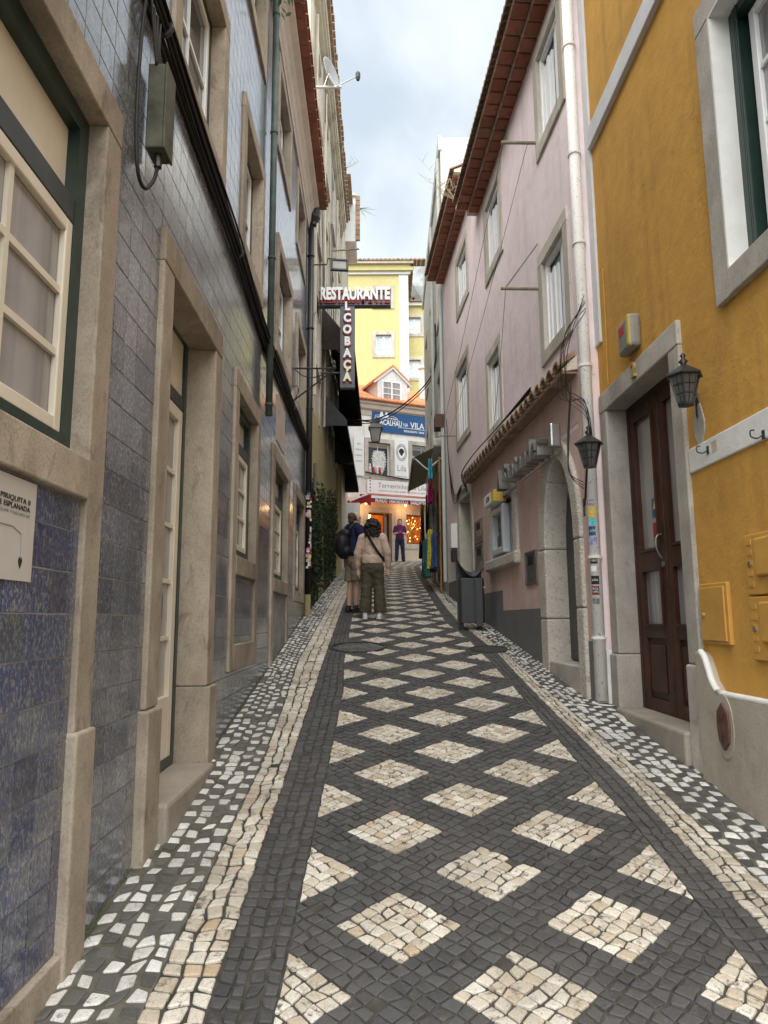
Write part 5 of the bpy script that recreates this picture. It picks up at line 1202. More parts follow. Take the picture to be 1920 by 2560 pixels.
for (a, b) in ((16.1, 20.5),):
    MB().add([GF.pt(a, zA, .2), GF.pt(b, zA, .2), GF.pt(b, zB, nB), GF.pt(a, zB, nB), GF.pt(a, zA - .015, .2), GF.pt(b, zA - .015, .2), GF.pt(b, zB - .015, nB), GF.pt(a, zB - .015, nB)], [(0, 1, 2, 3), (7, 6, 5, 4), (0, 3, 7, 4), (1, 2, 6, 5), (2, 3, 7, 6)]).build('canopy', 'olive_fabric', sa)
    wallbox(GF, a, b, zB - .10, zB - .015, nB - .01, nB, 'valance', 'olive_fabric', sa); wallbox(GF, a, b, zB - .03, zB + .02, nB - .012, nB + .03, 'front_bar', 'white_print', sa)
    MB().tube([GF.pt(a + .05, zA - .25, .03), GF.pt(a + .1, zA - .5, .35), GF.pt(a + .05, zB - .02, nB - .02)], .02, 6).build('arm', 'white_frame', sa)
# clothes for sale on the wall
rail = thing('clothes_rail', 'upright orange bamboo posts carrying the shop clothes', 'rail', GF.pt(17, GR(17), .1))
for s, n_ in ((15.5, .12), (17.6, .12), (19.4, .15)): MB().tube([GF.pt(s, GR(s), n_), GF.pt(s, 3.6, n_)], .022, 7).build('post', 'bamboo', rail)
for z in (1.9, 3.25): MB().tube([GF.pt(15.4, z, .14), GF.pt(20.2, z, .14)], .014, 6).build('bar', 'dull_steel', rail)
def garment(name, label, s, ztop, w_, h, m, n_=.2, sleeves=True, amp=.03, group=None):
    """hanging cloth: two layers with folds and, for shirts, sleeves"""
    mb = MB(); nx, nz2 = 8, 8; ph = R.random() * 6
    for lay in (0, 1):
        k0 = len(mb.v)
        for j in range(nz2 + 1):
            f = j / nz2; ww = w_ * (.75 + .25 * min(1, f * 3)) * (1 + .06 * math.sin(f * 5 + ph)); 
            if sleeves and .05 < f < .36: ww = w_ * 1.45 * (1 - .5 * f)
            for i in range(nx + 1):
                u = i / nx - .5; fold = amp * f * math.sin(u * 16 + ph) + amp * .5 * math.sin(u * 7 + ph * 2)
                mb.v.append(tuple(GF.pt(s + u * ww, ztop - h * f - .02 * math.cos(u * 9 + ph) * f, n_ + (.03 if lay else -.02) + fold)))
        for j in range(nz2):
            for i in range(nx):
                a_ = k0 + j * (nx + 1) + i; mb.f.append((a_, a_ + 1, a_ + nx + 2, a_ + nx + 1))
    o = mb.build(name, m, None, origin=GF.pt(s, ztop - h, n_), smooth=True); tag(o, label, 'clothing', group or 'clothes hung outside the shop'); return o
garment('t_shirt', 'aqua blue shirt hanging under the shop awning', 15.85, 3.62, .32, .46, 'cloth_aqua', .3)
garment('dress', 'bright pink dress hanging below the aqua shirt', 15.75, 3.14, .36, .52, 'cloth_pink', .3, sleeves=True)
for i, (nm, lb, s, z, w_, h, m, n_) in enumerate((('jacket', 'grey jacket hanging deep under the shop awning', 17.0, 3.2, .6, 1.1, 'cloth_grey', .22), ('trousers', 'beige trousers hanging at the shop front near the corner', 20.2, 3.3, .5, 1.5, 'cloth_beige', .3), ('coat', 'dark coat hanging between two bamboo posts', 18.3, 3.2, .6, 1.3, 'cloth_black', .25), ('blouse', 'white blouse among darker clothes', 16.4, 2.7, .45, .8, 'cloth_grey', .24), ('jacket', 'beige jacket above the bunched scarves', 19.2, 3.1, .5, 1.0, 'cloth_beige', .33), ('bag', 'black bag hanging beside the coloured scarves', 19.8, 2.2, .35, .5, 'cloth_black', .36))): garment(nm, lb, s, z, w_, h, m, n_)
for i, (m, lb) in enumerate((('cloth_blue', 'blue scarf tied to the rail'), ('cloth_yellow', 'yellow scarf tied to the rail'), ('cloth_green', 'dark green scarf tied to the rail'), ('cloth_brown', 'brown patterned scarf tied to the rail'), ('cloth_lilac', 'lilac scarf tied to the rail'), ('cloth_blue', 'second blue scarf bunched below the yellow one'), ('cloth_black', 'black scarf bunched among coloured ones'), ('cloth_white', 'white and blue scarf nearest the drainpipe'), ('cloth_green', 'second green scarf beside the brown one'))):
    s = 15.55 + (i * 37 % 9) * .16; garment('scarf', lb + ' outside the shop', s, 1.88 + .12 * math.sin(i * 2), .26, .75 + .12 * math.sin(i), m, .26 + .07 * (i % 3), False, .05, 'scarves tied outside the shop')
# ------------------------------------------------------------------ white house with shops closing the street
wh_ = thing('white_shop_house', 'white house with dormer and souvenir shops closing the street', 'house', EF.pt(0, 2.35, 0))
NP = lambda x, y, n=0: EF.px(840 + x / 5.925, 880 + y / 5.925, n)
OPx = lambda x, y, n=0: EF.px(800 + x / 5.184, 1200 + y / 5.184, n)
def rectN(f, x0, y0, x1, y1, n=0):
    a, z1 = f(x0, y0, n); b, z1b = f(x1, y0, n); _, z0 = f(x0, y1, n); _, z0b = f(x1, y1, n); return a, b, (z0 + z0b) / 2, (z1 + z1b) / 2
w1 = rectN(NP, 475, 1345, 800, 1830); w2_ = rectN(NP, 1125, 1395, 1450, 1880)
ds = rectN(OPx, 625, 420, 925, 1060); sw_ = rectN(OPx, 1115, 450, 1340, 830)
zE = NP(850, 790)[1]; GZ = 2.2; zsplit = OPx(900, 330)[1] + .25
facade(EF, -5, 6.5, zsplit, zE, [w1, w2_], 'wall', 'shop_white', wh_, depth=.3)
facade(EF, -5, 6.5, 1.0, zsplit, [(ds[0], ds[1], GZ, ds[3]), sw_], 'lower_wall', 'shop_cream', wh_, depth=.35)
MB().profile(EF, [(-.01, zE - .55), (.03, zE - .55), (.05, zE - .35), (.12, zE - .28), (.14, zE - .15), (.2, zE - .08), (.2, zE), (-.01, zE)], -5, 6.5).build('cornice', 'cornice_plaster', wh_)
rfw = MB().profile(EF, [(-.01, zE + .001), (.24, zE + .001), (.26, zE + .04), (-3.6, zE + 2.0), (-3.6, zE)], -5, 6.5).build('roof', 'orange_tile', wh_)
for i in range(44):
    s = -2.4 + i * .17
    for j in range(6 if s > -1.5 else 3):
        n0, n1 = .30 - j * .48, -.22 - j * .48; za, zb = zE + .04 - (n0 - .26) * .508 + .02, zE + .04 - (n1 - .26) * .508 + .02; mb = MB(); pts = []
        for n_, z_, r_ in ((n0, za, .075), (n1, zb, .06)):
            for q in range(6): t = PI * q / 5; pts.append(EF.pt(s - r_ * math.cos(t), z_ + r_ * .8 * math.sin(t), n_))
        mb.add(pts, [(q, q + 1, q + 7, q + 6) for q in range(5)] + [(0, 1, 2, 3, 4, 5)])
        if j < 3: mb.build('roof_tile', 'orange_tile', rfw)
        else:
            if 'tilerest' not in globals(): tilerest = MB()
            tilerest.add(mb.v, mb.f)
tilerest.build('roof_tiles', 'orange_tile', rfw)['kind'] = 'stuff'
# dormer
da, db, dz0, dz1 = rectN(NP, 615, 430, 1055, 740, -.2); ax_, az_ = NP(850, 225, -.2); mid_ = (da + db) / 2
dm = MB().prism(EF, [(da, dz0), (db, dz0), (db, dz1), (mid_, az_ - .12), (da, dz1)], -3.2, -.2).build('dormer', 'white_paint', wh_)
for sgn, e in ((-1, da - .16), (1, db + .16)):
    MB().prism(EF, [(mid_, az_ - .02), (e, dz1 - .12), (e, dz1 - .02), (mid_, az_ + .08)], -3.2, -.10).build('dormer_roof', 'orange_tile', dm); MB().prism(EF, [(mid_, az_ - .10), (e, dz1 - .2), (e, dz1 - .121), (mid_, az_ - .021)], -.2, -.12).build('bargeboard', 'white_frame', dm)
dw = rectN(NP, 680, 440, 960, 735, -.2); wnd = ring(EF, dw[0], dw[1], dw[2], dw[3], .05, -.19, -.16).build('dormer_window', 'white_frame', dm)
m_ = (dw[0] + dw[1]) / 2; pw = ring(EF, dw[0] - .06, dw[1] + .06, dw[2] - .02, dw[3] + .06, .06, -.2, -.17)
for a, b in ((dw[0] + .05, m_ - .03), (m_ + .03, dw[1] - .05)): pane_grid(EF, wh_, a, b, dw[2] + .05, dw[3] - .05, -.175, 1, 3, 'white_frame', 'pale_glass', .03)
wallbox(EF, m_ - .03, m_ + .03, dw[2] + .05, dw[3] - .05, -.195, -.155, 'mullion', 'white_frame', dm)
# upper windows
for w_, lab in ((w1, 'upper shop window showing a lace dress'), (w2_, None)):
    a, b, c, d = w_; wv = ring(EF, a, b, c, d, .05, -.2, -.14).build('window', 'white_frame', wh_); ring(EF, a - .16, b + .16, c - .16, d + .16, .158, -.02, .04).build('surround', 'pale_limestone', wv); wallbox(EF, a + .05, b - .05, c + .05, d - .05, -.19, -.18, 'pane', 'dark_glass', wv)
    wallbox(EF, a + .05, b - .05, d - .17, d - .05, -.178, -.172, 'header_label', 'paper', wv); wallbox(EF, (a + b) / 2 - .012, (a + b) / 2 + .012, c + .05, d - .05, -.178, -.16, 'muntin', 'white_frame', wv)
    if lab: wv['label'] = lab
a, b, c, d = w1
mb = MB(); cx_ = a + (b - a) * .55
for i in range(26):
    t = i / 25; ww = .30 * math.sin(PI * min(1, t * .62 + .12)) * (1 + .1 * math.sin(i * 2.3)); mb.tube([EF.pt(cx_ - ww, c + .06 + t * .95, -.15), EF.pt(cx_, c + .06 + t * .95, -.10), EF.pt(cx_ + ww, c + .06 + t * .95, -.15)], .02, 5)
tag(mb.build('lace_dress', 'cloth_white', None, origin=EF.pt(cx_, c, -.1)), 'white lace dress displayed in the upper shop window', 'dress')
for i, (f, h, m) in enumerate(((.12, .42, 'cloth_white'), (.27, .38, 'red_paint'), (.56, .36, 'red_paint'), (.44, .3, 'cloth_white'))):
    fg = thing('figurine', ['pale figurine at the corner of the upper shop window', 'red figurine beside the pale one in the upper window', 'small red figurine in front of the lace dress', 'small white figurine in front of the lace dress'][i], 'figurine', EF.pt(a + (b - a) * f, c + .06, -.08))
    MB().lathe(EF.pt(a + (b - a) * f, c + .06, -.08), [(.05, 0), (.07, .05), (.045, h * .5), (.06, h * .65), (.02, h * .74)], 10).build('body', m, fg, smooth=True); MB().lathe(EF.pt(a + (b - a) * f, c + .06, -.08), [(.01, h * .72), (.04, h * .8), (.04, h * .92), (.01, h)], 10).build('head', 'cloth_white', fg, smooth=True)
# signs on the white house
bs = rectN(NP, 535, 868, 1420, 1215, .06); bsn = thing('restaurant_banner', 'blue restaurant banner with white tower drawing and lettering', 'sign', EF.pt(bs[0], bs[2], .03))
RX = Vector((EF.t.x, EF.t.y, 0)); wallbox(EF, bs[0], bs[1], bs[2], bs[3], .01, .05, 'panel', 'sign_blue', bsn)
bw_, bh_ = bs[1] - bs[0], bs[3] - bs[2]; q = lambda u, v, n_=.056: EF.pt(bs[0] + bw_ * u, bs[2] + bh_ * v, n_)
letters('lettering', 'BACALHAU', bh_ * .23, 'white_print', bsn, q(.285, .40), RX, depth=.004, fit=bw_ * .40, bold=.02); letters('lettering', 'NA', bh_ * .17, 'white_print', bsn, q(.55, .385), RX, depth=.004, fit=bw_ * .075); letters('lettering', 'VILA', bh_ * .26, 'white_print', bsn, q(.745, .40), RX, depth=.004, fit=bw_ * .235, bold=.01)
letters('lettering', 'RESTAURANTE - TAPAS', bh_ * .085, 'white_print', bsn, q(.69, .13), RX, depth=.004, fit=bw_ * .34, bold=.02); MB().tube(spline([q(.42, .25), q(.6, .262), q(.95, .24)], 6), .012, 5).build('underline', 'white_print', bsn)
tw = MB()
for u0 in (.155, .235): tw.prism(EF, [(bs[0] + bw_ * (u0 - .04), bs[2] + bh_ * .62), (bs[0] + bw_ * (u0 + .04), bs[2] + bh_ * .62), (bs[0] + bw_ * (u0 + .012), bs[2] + bh_ * .86), (bs[0] + bw_ * (u0 + .006), bs[2] + bh_ * .95), (bs[0] + bw_ * (u0 - .006), bs[2] + bh_ * .95), (bs[0] + bw_ * (u0 - .012), bs[2] + bh_ * .86)], .05, .056)
tw.build('palace_drawing', 'white_print', bsn)
for pts in ([(.04, .5), (.06, .68), (.13, .70), (.14, .62)], [(.28, .66), (.33, .70), (.40, .64), (.42, .55), (.45, .52)], [(.06, .62), (.42, .60)]): MB().tube([q(*p) for p in pts], .011, 5).build('palace_outline', 'white_print', bsn)
for u in (.09, .13, .17, .21, .25, .31, .35, .38): wallbox(EF, bs[0] + bw_ * u, bs[0] + bw_ * (u + .014), bs[2] + bh_ * .55, bs[2] + bh_ * .60, .05, .056, 'palace_window', 'white_print', bsn)
lb = rectN(NP, 865, 1285, 1070, 1890, .07); lbn = thing('shop_banner', 'white upright shop banner with oval wreath and dark portrait', 'banner', EF.pt(lb[0], lb[2], .05)); wallbox(EF, lb[0], lb[1], lb[2], lb[3], .05, .07, 'panel', 'white_print', lbn)
lc, lw_, lh = (lb[0] + lb[1]) / 2, lb[1] - lb[0], lb[3] - lb[2]; letters('lettering', 'Lila', .26, 'grey_ink', lbn, EF.pt(lc, lb[2] + lh * .27, .073), RX, depth=.003, fit=lw_ * .62); letters('lettering', 'artesanato e lembranças', .05, 'grey_ink', lbn, EF.pt(lc, lb[2] + lh * .08, .073), RX, depth=.003, fit=lw_ * .8)
wr = MB()
for i in range(34):
    t = 2 * PI * i / 34
    for r_ in (.8, 1.0): c_ = (lc + lw_ * .36 * r_ * math.cos(t + r_), lb[2] + lh * .66 + lh * .20 * r_ * math.sin(t + r_)); wr.prism(EF, [(c_[0] + .028 * math.cos(t * 3 + k * PI / 2) * (1.5 if k % 2 else .6), c_[1] + .028 * math.sin(t * 3 + k * PI / 2) * (1.5 if k % 2 else .6)) for k in range(4)], .07, .074)
wr.build('wreath', 'grey_ink', lbn); MB().prism(EF, [(lc + .10 * math.cos(t / 8 * PI) * (1.2 if t < 9 else .7), lb[2] + lh * .67 + .15 * math.sin(t / 8 * PI)) for t in range(16)], .07, .075).build('portrait', 'ink', lbn)
sb = rectN(NP, 265, 1245, 410, 1830, .07); sbn = thing('shop_banner', 'narrow white banner listing goods beside the upper window', 'banner', EF.pt(sb[0], sb[2], .05)); wallbox(EF, sb[0], sb[1], sb[2], sb[3], .05, .07, 'panel', 'white_print', sbn)
for i, tx in enumerate(('GIFTS', 'ARTESANATO', 'ACESSÓRIOS', 'ARTESANATO')): letters('lettering', tx, .06, 'grey_ink', sbn, EF.pt((sb[0] + sb[1]) / 2, sb[3] - (sb[3] - sb[2]) * (.2 + .145 * i), .073), RX, depth=.003, fit=(sb[1] - sb[0]) * (.35 if i == 0 else .7))
tb = rectN(NP, 460, 1925, 1480, 2125, .07); tbn = thing('shop_sign', 'long white shop sign board above the red awning', 'sign', EF.pt(tb[0], tb[2], .05)); wallbox(EF, tb[0], tb[1], tb[2], tb[3], .05, .08, 'panel', 'white_print', tbn)
letters('lettering', 'Terreirinho da Lila', (tb[3] - tb[2]) * .36, 'grey_ink', tbn, EF.pt(tb[0] + (tb[1] - tb[0]) * .5, tb[2] + (tb[3] - tb[2]) * .62, .084), RX, depth=.003, fit=(tb[1] - tb[0]) * .70); letters('lettering', 'artesanato em cortiça, azulejo e bordados da região', .06, 'grey_ink', tbn, EF.pt(tb[0] + (tb[1] - tb[0]) * .5, tb[2] + (tb[3] - tb[2]) * .26, .084), RX, depth=.003, fit=(tb[1] - tb[0]) * .68)
for i in range(5): MB().lathe(EF.pt(tb[0] + .12, tb[2] + .1 + i * .13, .084), [(.035, -.002), (.035, .002)], 5, 'y').build('flower', 'ink', tbn)
# red shop awning
ra = thing('shop_awning', 'red awning with white lettering over the souvenir shop', 'awning', EF.pt(0, 4.5, .4)); a0, zt_ = OPx(545, 165, .25); a1 = a0 + 3.6; zf_ = OPx(700, 225, .7)[1]; zd = OPx(700, 290, .7)[1]
MB().add([EF.pt(a0, zt_, .03), EF.pt(a1, zt_, .03), EF.pt(a1, zf_, .7), EF.pt(a0, zf_, .7)], [(0, 1, 2, 3)]).build('canopy', 'red_awning', ra); wallbox(EF, a0, a1, zd, zf_, .69, .70, 'valance', 'red_awning', ra); wallbox(EF, a0, a1, zf_ - .03, zf_ + .07, .70, .73, 'front_bar', 'white_print', ra)
MB().add([EF.pt(a0, zt_, .03), EF.pt(a0, zf_, .7), EF.pt(a0, zd, .7), EF.pt(a0, zd, .03)], [(0, 1, 2, 3)]).build('side_panel', 'red_awning', ra)
for tx, u, wd in (('MUNDO', .19, .5), ('FANTASTICO', .42, .78), ('SARDINHA', .70, .78)): letters('lettering', tx, .17, 'white_print', ra, EF.pt(a0 + 3.2 * u, (zd + zf_) / 2 - .01, .703), RX, depth=.004, fit=wd, bold=.03)
for i, u in enumerate((.03, .55)):
    aw_l = thing('awning_lamp', ['small warm bulb at the end of the red shop awning', 'small warm bulb under the middle of the red shop awning'][i], 'lamp', EF.pt(a0 + 3.2 * u, zd + .02, .45)); MB().lathe(EF.pt(a0 + 3.2 * u, zd + .02, .45), [(.01, -.06), (.05, -.03), (.05, .03), (.02, .07)], 10).build('bulb', 'lamp_glow', aw_l, smooth=True); MB().tube([EF.pt(a0 + 3.2 * u, zd + .08, .45), EF.pt(a0 + 3.2 * u, zt_ - .15, .30)], .01, 5).build('stem', 'black_metal', aw_l)
    l_ = bpy.data.lights.new('lamp_light', 'POINT'); l_.energy = 2.5; l_.color = (1, .62, .30); l_.shadow_soft_size = .05; lo = bpy.data.objects.new('lamp_light', l_); COL.objects.link(lo); lo.parent = aw_l; lo.location = (0, 0, -.12)
# shop inside
ins = thing('shop_interior', 'warm lit souvenir shop interior behind the open door', 'shop interior', EF.pt(ds[0] + .5, GZ, -1)); il, ir = ds[0] - .5, sw_[1] + 1.0
mb = MB(); A_ = lambda s, z, n_: EF.pt(s, z, n_)
def quad(*p): return MB().add(p, [(0, 1, 2, 3)])
quad(A_(il, GZ, -3), A_(ir, GZ, -3), A_(ir, zsplit, -3), A_(il, zsplit, -3)).build('back_wall', 'shop_orange', ins); quad(A_(il, GZ, -.36), A_(il, GZ, -3), A_(il, zsplit, -3), A_(il, zsplit, -.36)).build('side_wall', 'shop_orange', ins)
quad(A_(ir, GZ, -.36), A_(ir, GZ, -3), A_(ir, zsplit, -3), A_(ir, zsplit, -.36)).build('side_wall', 'shop_orange', ins); quad(A_(il, zsplit, -.36), A_(ir, zsplit, -.36), A_(ir, zsplit, -3), A_(il, zsplit, -3)).build('ceiling', 'shop_orange', ins); quad(A_(il, GZ + .05, -.3), A_(ir, GZ + .05, -.3), A_(ir, GZ + .05, -3), A_(il, GZ + .05, -3)).build('floor', 'rusty', ins)
for i in range(4):
    wallbox(EF, ds[0] - .3, ds[1] + .3, GZ + .35 + i * .45, GZ + .39 + i * .45, -2.6, -2.2, 'shelf', 'rusty', ins)
    for k in range(9): MB().lathe(EF.pt(ds[0] - .2 + k * .18, GZ + .40 + i * .45, -2.35), [(.06, 0), (.07, .1), (.05, .22), (.03, .26)], 8).build('tin', ['red_paint', 'yellow_plastic', 'shop_orange', 'cloth_white'][(k + i) % 4], ins)
for i, (s, n_) in enumerate(((ds[0] + .35, -1.2), (ds[1] - .2, -1.9), ((sw_[0] + sw_[1]) / 2, -.9))):
    hp = thing('ceiling_lamp', ['glowing globe lamp near the open shop door', 'glowing globe lamp at the back of the shop', 'glowing globe lamp behind the shop window'][i], 'lamp', EF.pt(s, zsplit - .55, n_)); MB().lathe(EF.pt(s, zsplit - .4, n_), [(.01, -.12), (.08, -.08), (.11, 0), (.08, .08), (.01, .12)], 12).build('globe', 'lamp_glow', hp, smooth=True); MB().tube([EF.pt(s, zsplit - .3, n_), EF.pt(s, zsplit, n_)], .008, 5).build('cord', 'black_cable', hp)
    l_ = bpy.data.lights.new('lamp_light', 'POINT'); l_.energy = 11; l_.color = (1, .52, .18); l_.shadow_soft_size = .12; lo = bpy.data.objects.new('lamp_light', l_); COL.objects.link(lo); lo.parent = hp; lo.location = (0, 0, -.08)
sdr = ring(EF, ds[0], ds[1], GZ, ds[3], .07, -.3, -.22).build('shop_door', 'rusty', wh_); DFr = Fr(EF.pt(ds[1] - .08, 0, -.22).xy, (-.25, -.97), (-.97, .25)); ring(DFr, 0, .62, GZ + .05, ds[3] - .08, .08, -.02, .02, wb_=.5).build('open_leaf', 'rusty', sdr); wallbox(DFr, .08, .54, GZ + .55, ds[3] - .16, -.004, .004, 'pane', 'pale_glass', sdr)
ring(EF, ds[0] - .2, ds[1] + .2, GZ - .3, ds[3] + .2, .198, -.02, .035).build('door_surround', 'pale_limestone', sdr); swn = ring(EF, sw_[0], sw_[1], sw_[2], sw_[3], .05, -.2, -.12).build('shop_window', 'rusty', wh_); ring(EF, sw_[0] - .2, sw_[1] + .2, sw_[2] - .2, sw_[3] + .2, .198, -.02, .03).build('surround', 'pale_limestone', swn)
wl = thing('display_wheel', 'glittering golden wheel display in the souvenir shop window', 'display', EF.pt((sw_[0] + sw_[1]) / 2, sw_[2], -.5)); cS, cZ = (sw_[0] + sw_[1]) / 2 + .05, (sw_[2] + sw_[3]) / 2; rad = (sw_[3] - sw_[2]) * .46
for i in range(22):
    t = 2 * PI * i / 22; MB().tube([EF.pt(cS, cZ, -.5), EF.pt(cS + rad * math.cos(t), cZ + rad * math.sin(t), -.5)], .012, 5).build('spoke', 'brass', wl)
    for r_ in (.55, .8, 1.0): MB().lathe(EF.pt(cS + rad * r_ * math.cos(t), cZ + rad * r_ * math.sin(t), -.46), [(.005, -.025), (.024, 0), (.005, .025)], 6).build('bulb', 'lamp_glow' if (i + int(r_ * 10)) % 3 == 0 else 'brass', wl)
# souvenir stand on the left corner
st_ = thing('souvenir_stand', 'white display stand with red pictures under the small red awning', 'stand', (-1.0, 25.5, gz(0, 25.5))); SX = Fr((-1.35, 25.4), (1, 0), (0, -1)); a, b, c, d = [*SX.px(860, 1258)[:1], SX.px(900, 1258)[0], SX.px(880, 1400)[1], SX.px(880, 1258)[1]]
wallbox(SX, a, b, c, d, -.1, .1, 'board', 'white_print', st_); 
for i, (u, v, r_) in enumerate(((.45, .45, .16), (.5, .80, .13), (.55, .2, .15))): MB().prism(SX, [(a + (b - a) * u + r_ * math.cos(t / 6 * PI) * 1.1, c + (d - c) * v + r_ * (.8 if i != 1 else .4) * math.sin(t / 6 * PI)) for t in range(12)], .1, .104).build('picture', 'red_paint', st_)
wallbox(SX, a, b, gz(0, 25.4) - .05, c, -.08, .08, 'foot', 'dull_steel', st_)
rca = thing('corner_awning', 'small red and white awning above the display stand', 'awning', (-1.0, 25.2, 5)); p0 = SX.px(868, 1252); p1 = SX.px(928, 1232); MB().prism(SX, [(p0[0], p0[1]), (p1[0], p1[1] - .05), (p1[0] - .02, p1[1] - .45), (p1[0] - .25, p1[1] - .3), (p0[0], p0[1] - .14)], -.3, .0).build('canopy', 'red_awning', rca); MB().tube([SX.pt(p0[0] + .1, p0[1] - .02, .03), SX.pt(p1[0] - .1, p1[1] - .05, .03)], .03, 6).build('front_bar', 'white_print', rca)
# street lantern hanging from the left
LX = Fr((-1.3, 20.0), (1, 0), (0, -1)); lx0, lzt = LX.px(925, 1052); lx1, lzb = LX.px(953, 1105); lcx = LX.px(939, 1080)[0]; sl_ = thing('street_lantern', 'square glass street lantern hanging across the street from a black arm', 'street lantern', LX.pt(lcx, lzb)); c = LX.pt(lcx, lzb); hL = (lzt - lzb) * .62
def sq(r_, h): return [c + Vector((r_ * x, r_ * y, h)) for x, y in ((-1, -1), (1, -1), (1, 1), (-1, 1))]
b_, t_ = sq(.10, .0), sq(.17, hL); MB().add(b_ + t_, [(i, (i + 1) % 4, 4 + (i + 1) % 4, 4 + i) for i in range(4)] + [(3, 2, 1, 0)]).build('glass', 'pale_lamp_glass', sl_)
for i in range(4): MB().tube([b_[i], t_[i]], .012, 5).build('glazing_bar', 'black_metal', sl_); MB().tube([b_[i], b_[(i + 1) % 4]], .012, 5).build('glazing_bar', 'black_metal', sl_)
r0, r1, r2 = sq(.21, hL), sq(.12, hL + .14), sq(.12, hL + .26); MB().add(r0 + r1 + r2, [(3, 2, 1, 0), (8, 9, 10, 11)] + [(q_ + i, q_ + (i + 1) % 4, q_ + 4 + (i + 1) % 4, q_ + 4 + i) for q_ in (0, 4) for i in range(4)]).build('roof', 'black_metal', sl_)
MB().tube(spline([LX.pt(-.05, lzt + .05), LX.pt(lcx * .5, lzt + .02), LX.pt(lcx, lzt - .06)], 6), .02, 6).build('arm', 'black_metal', sl_)
cbl = thing('overhead_cable', 'black cables spanning the street past the lantern', 'cables', (0, 19.9, lzt)); 
for dz, k_ in ((0, .02), (-.09, .014)): MB().tube(spline([(-1.35, 19.8, lzt + dz + .05), (-.3, 19.9, lzt + dz), (.6, 19.5, lzt + .35 + dz), (1.35, 18.5, lzt + .9 + dz), (1.2, 15.5, lzt + 1.0 + dz)], 8), k_, 5).build('cable', 'black_cable', cbl)
ec = thing('facade_cable', 'black cable sagging across the white house above its shop sign', 'cables', EF.pt(0, tb[3] + .05, .1)); MB().tube(spline([EF.pt(-1.5, tb[3] + .28, .1), EF.pt(.2, tb[3] + .12, .1), EF.pt(2, tb[3] + .05, .1), EF.pt(4, tb[3] + .2, .1)], 6), .03, 5).build('cable', 'black_cable', ec)
# chimney pipe and the yellow building behind
tag(MB().lathe(EF.pt(NP(1285, 600, -1.6)[0], zE + .6, -1.6), [(.16, 0), (.16, 1.45), (.11, 1.5), (.11, 1.75), (.2, 1.78), (.2, 1.84), (.05, 1.92)], 12).build('chimney', 'white_paint', None, origin=EF.pt(NP(1285, 600, -1.6)[0], zE + .6, -1.6)), 'slim white chimney with dark cowl on the orange roof', 'chimney')
YB = Fr((0, 40), (1, 0), (0, -1)); MP = lambda x, y: YB.px(760 + x / 5.18, 560 + y / 5.18); yb_ = thing('yellow_building', 'tall pale yellow building with white corner strip behind the white house', 'building', YB.pt(-2, 3.5))
xl, zt2 = MP(480, 640); xr, _ = MP(1345, 640); x2, z2 = MP(1900, 990); wq = [rectN(lambda x, y, n_=0: MP(x, y), *r) for r in ((925, 840, 1125, 1060), (930, 1435, 1130, 1690))]; wq2 = [rectN(lambda x, y, n_=0: MP(x, y), *r) for r in ((1345, 1210, 1510, 1420), (1350, 1760, 1510, 1990))]
facade(YB, xl - 4, xr, 2, zt2, wq, 'wall', 'far_yellow', yb_, depth=.3, n=0); YB2 = Fr((0, 40.8), (1, 0), (0, -1)); facade(YB2, xr - .1, x2, 2, z2, [(r[0] * 1.02, r[1] * 1.02, r[2] * 1.02, r[3] * 1.02) for r in wq2], 'wing_wall', 'far_yellow', yb_, depth=.3)
qx = MP(1228, 900)[0]; wallbox(YB, qx, xr + .01, 2, zt2 - .12, -.02, .05, 'corner_strip', 'quoin_white', yb_); wallbox(YB, xl - 4, xr + .15, zt2 - .12, zt2 + .05, -.05, .14, 'cornice', 'white_paint', yb_); wallbox(YB, xl - 4, xr + .3, zt2 + .05, zt2 + .4, -.05, .3, 'upper_cornice', 'far_yellow', yb_)
rfy = wallbox(YB, xl - 4, MP(1415, 600)[0], zt2 + .4, zt2 + .55, -8, .5, 'roof', 'mortar', yb_)
for i in range(34): MB().prism(Fr((0, 39.45), (1, 0), (0, -1)), [(xl - 1.2 + i * .25 + .12 - .12 * math.cos(PI * k_ / 5), zt2 + .55 + .1 * math.sin(PI * k_ / 5)) for k_ in range(6)], -.8, .05).build('roof_tile', 'old_tile', rfy)
for i in range(18): MB().box(MP(1375, 700)[0], MP(1418, 700)[0], 39.7 + i * .42, 40.05 + i * .42, zt2 + .28, zt2 + .40).build('verge_tile', 'old_tile', rfy)
wallbox(YB2, xr, x2, z2, z2 + .2, -.05, .2, 'wing_cornice', 'white_paint', yb_)
for i in range(16): MB().prism(YB2, [(xr + .1 + i * .25 + .12 - .12 * math.cos(PI * k_ / 5), z2 + .2 + .12 * math.sin(PI * k_ / 5)) for k_ in range(6)], -.9, .35).build('roof_tile', 'old_tile', rfy)
for fr_, L_ in ((YB, wq), (YB2, [(r[0] * 1.02, r[1] * 1.02, r[2] * 1.02, r[3] * 1.02) for r in wq2])):
    for a, b, c_, d in L_:
        wv = ring(fr_, a, b, c_, d, .07, -.2, -.14).build('window', 'white_frame', yb_); ring(fr_, a - .2, b + .2, c_ - .2, d + .2, .198, -.02, .05).build('surround', 'pale_limestone', wv); m2 = (a + b) / 2
        for e, f in ((a + .07, m2 - .05), (m2 + .05, b - .07)): pane_grid(fr_, wv, e, f, c_ + .07, d - .07, -.16, 1, 3, 'white_frame', 'far_glass', .05)
        wallbox(fr_, m2 - .05, m2 + .05, c_ + .07, d - .07, -.19, -.13, 'mullion', 'white_frame', wv)
lo_ = MB(); px_, pz_ = MP(590, 640)
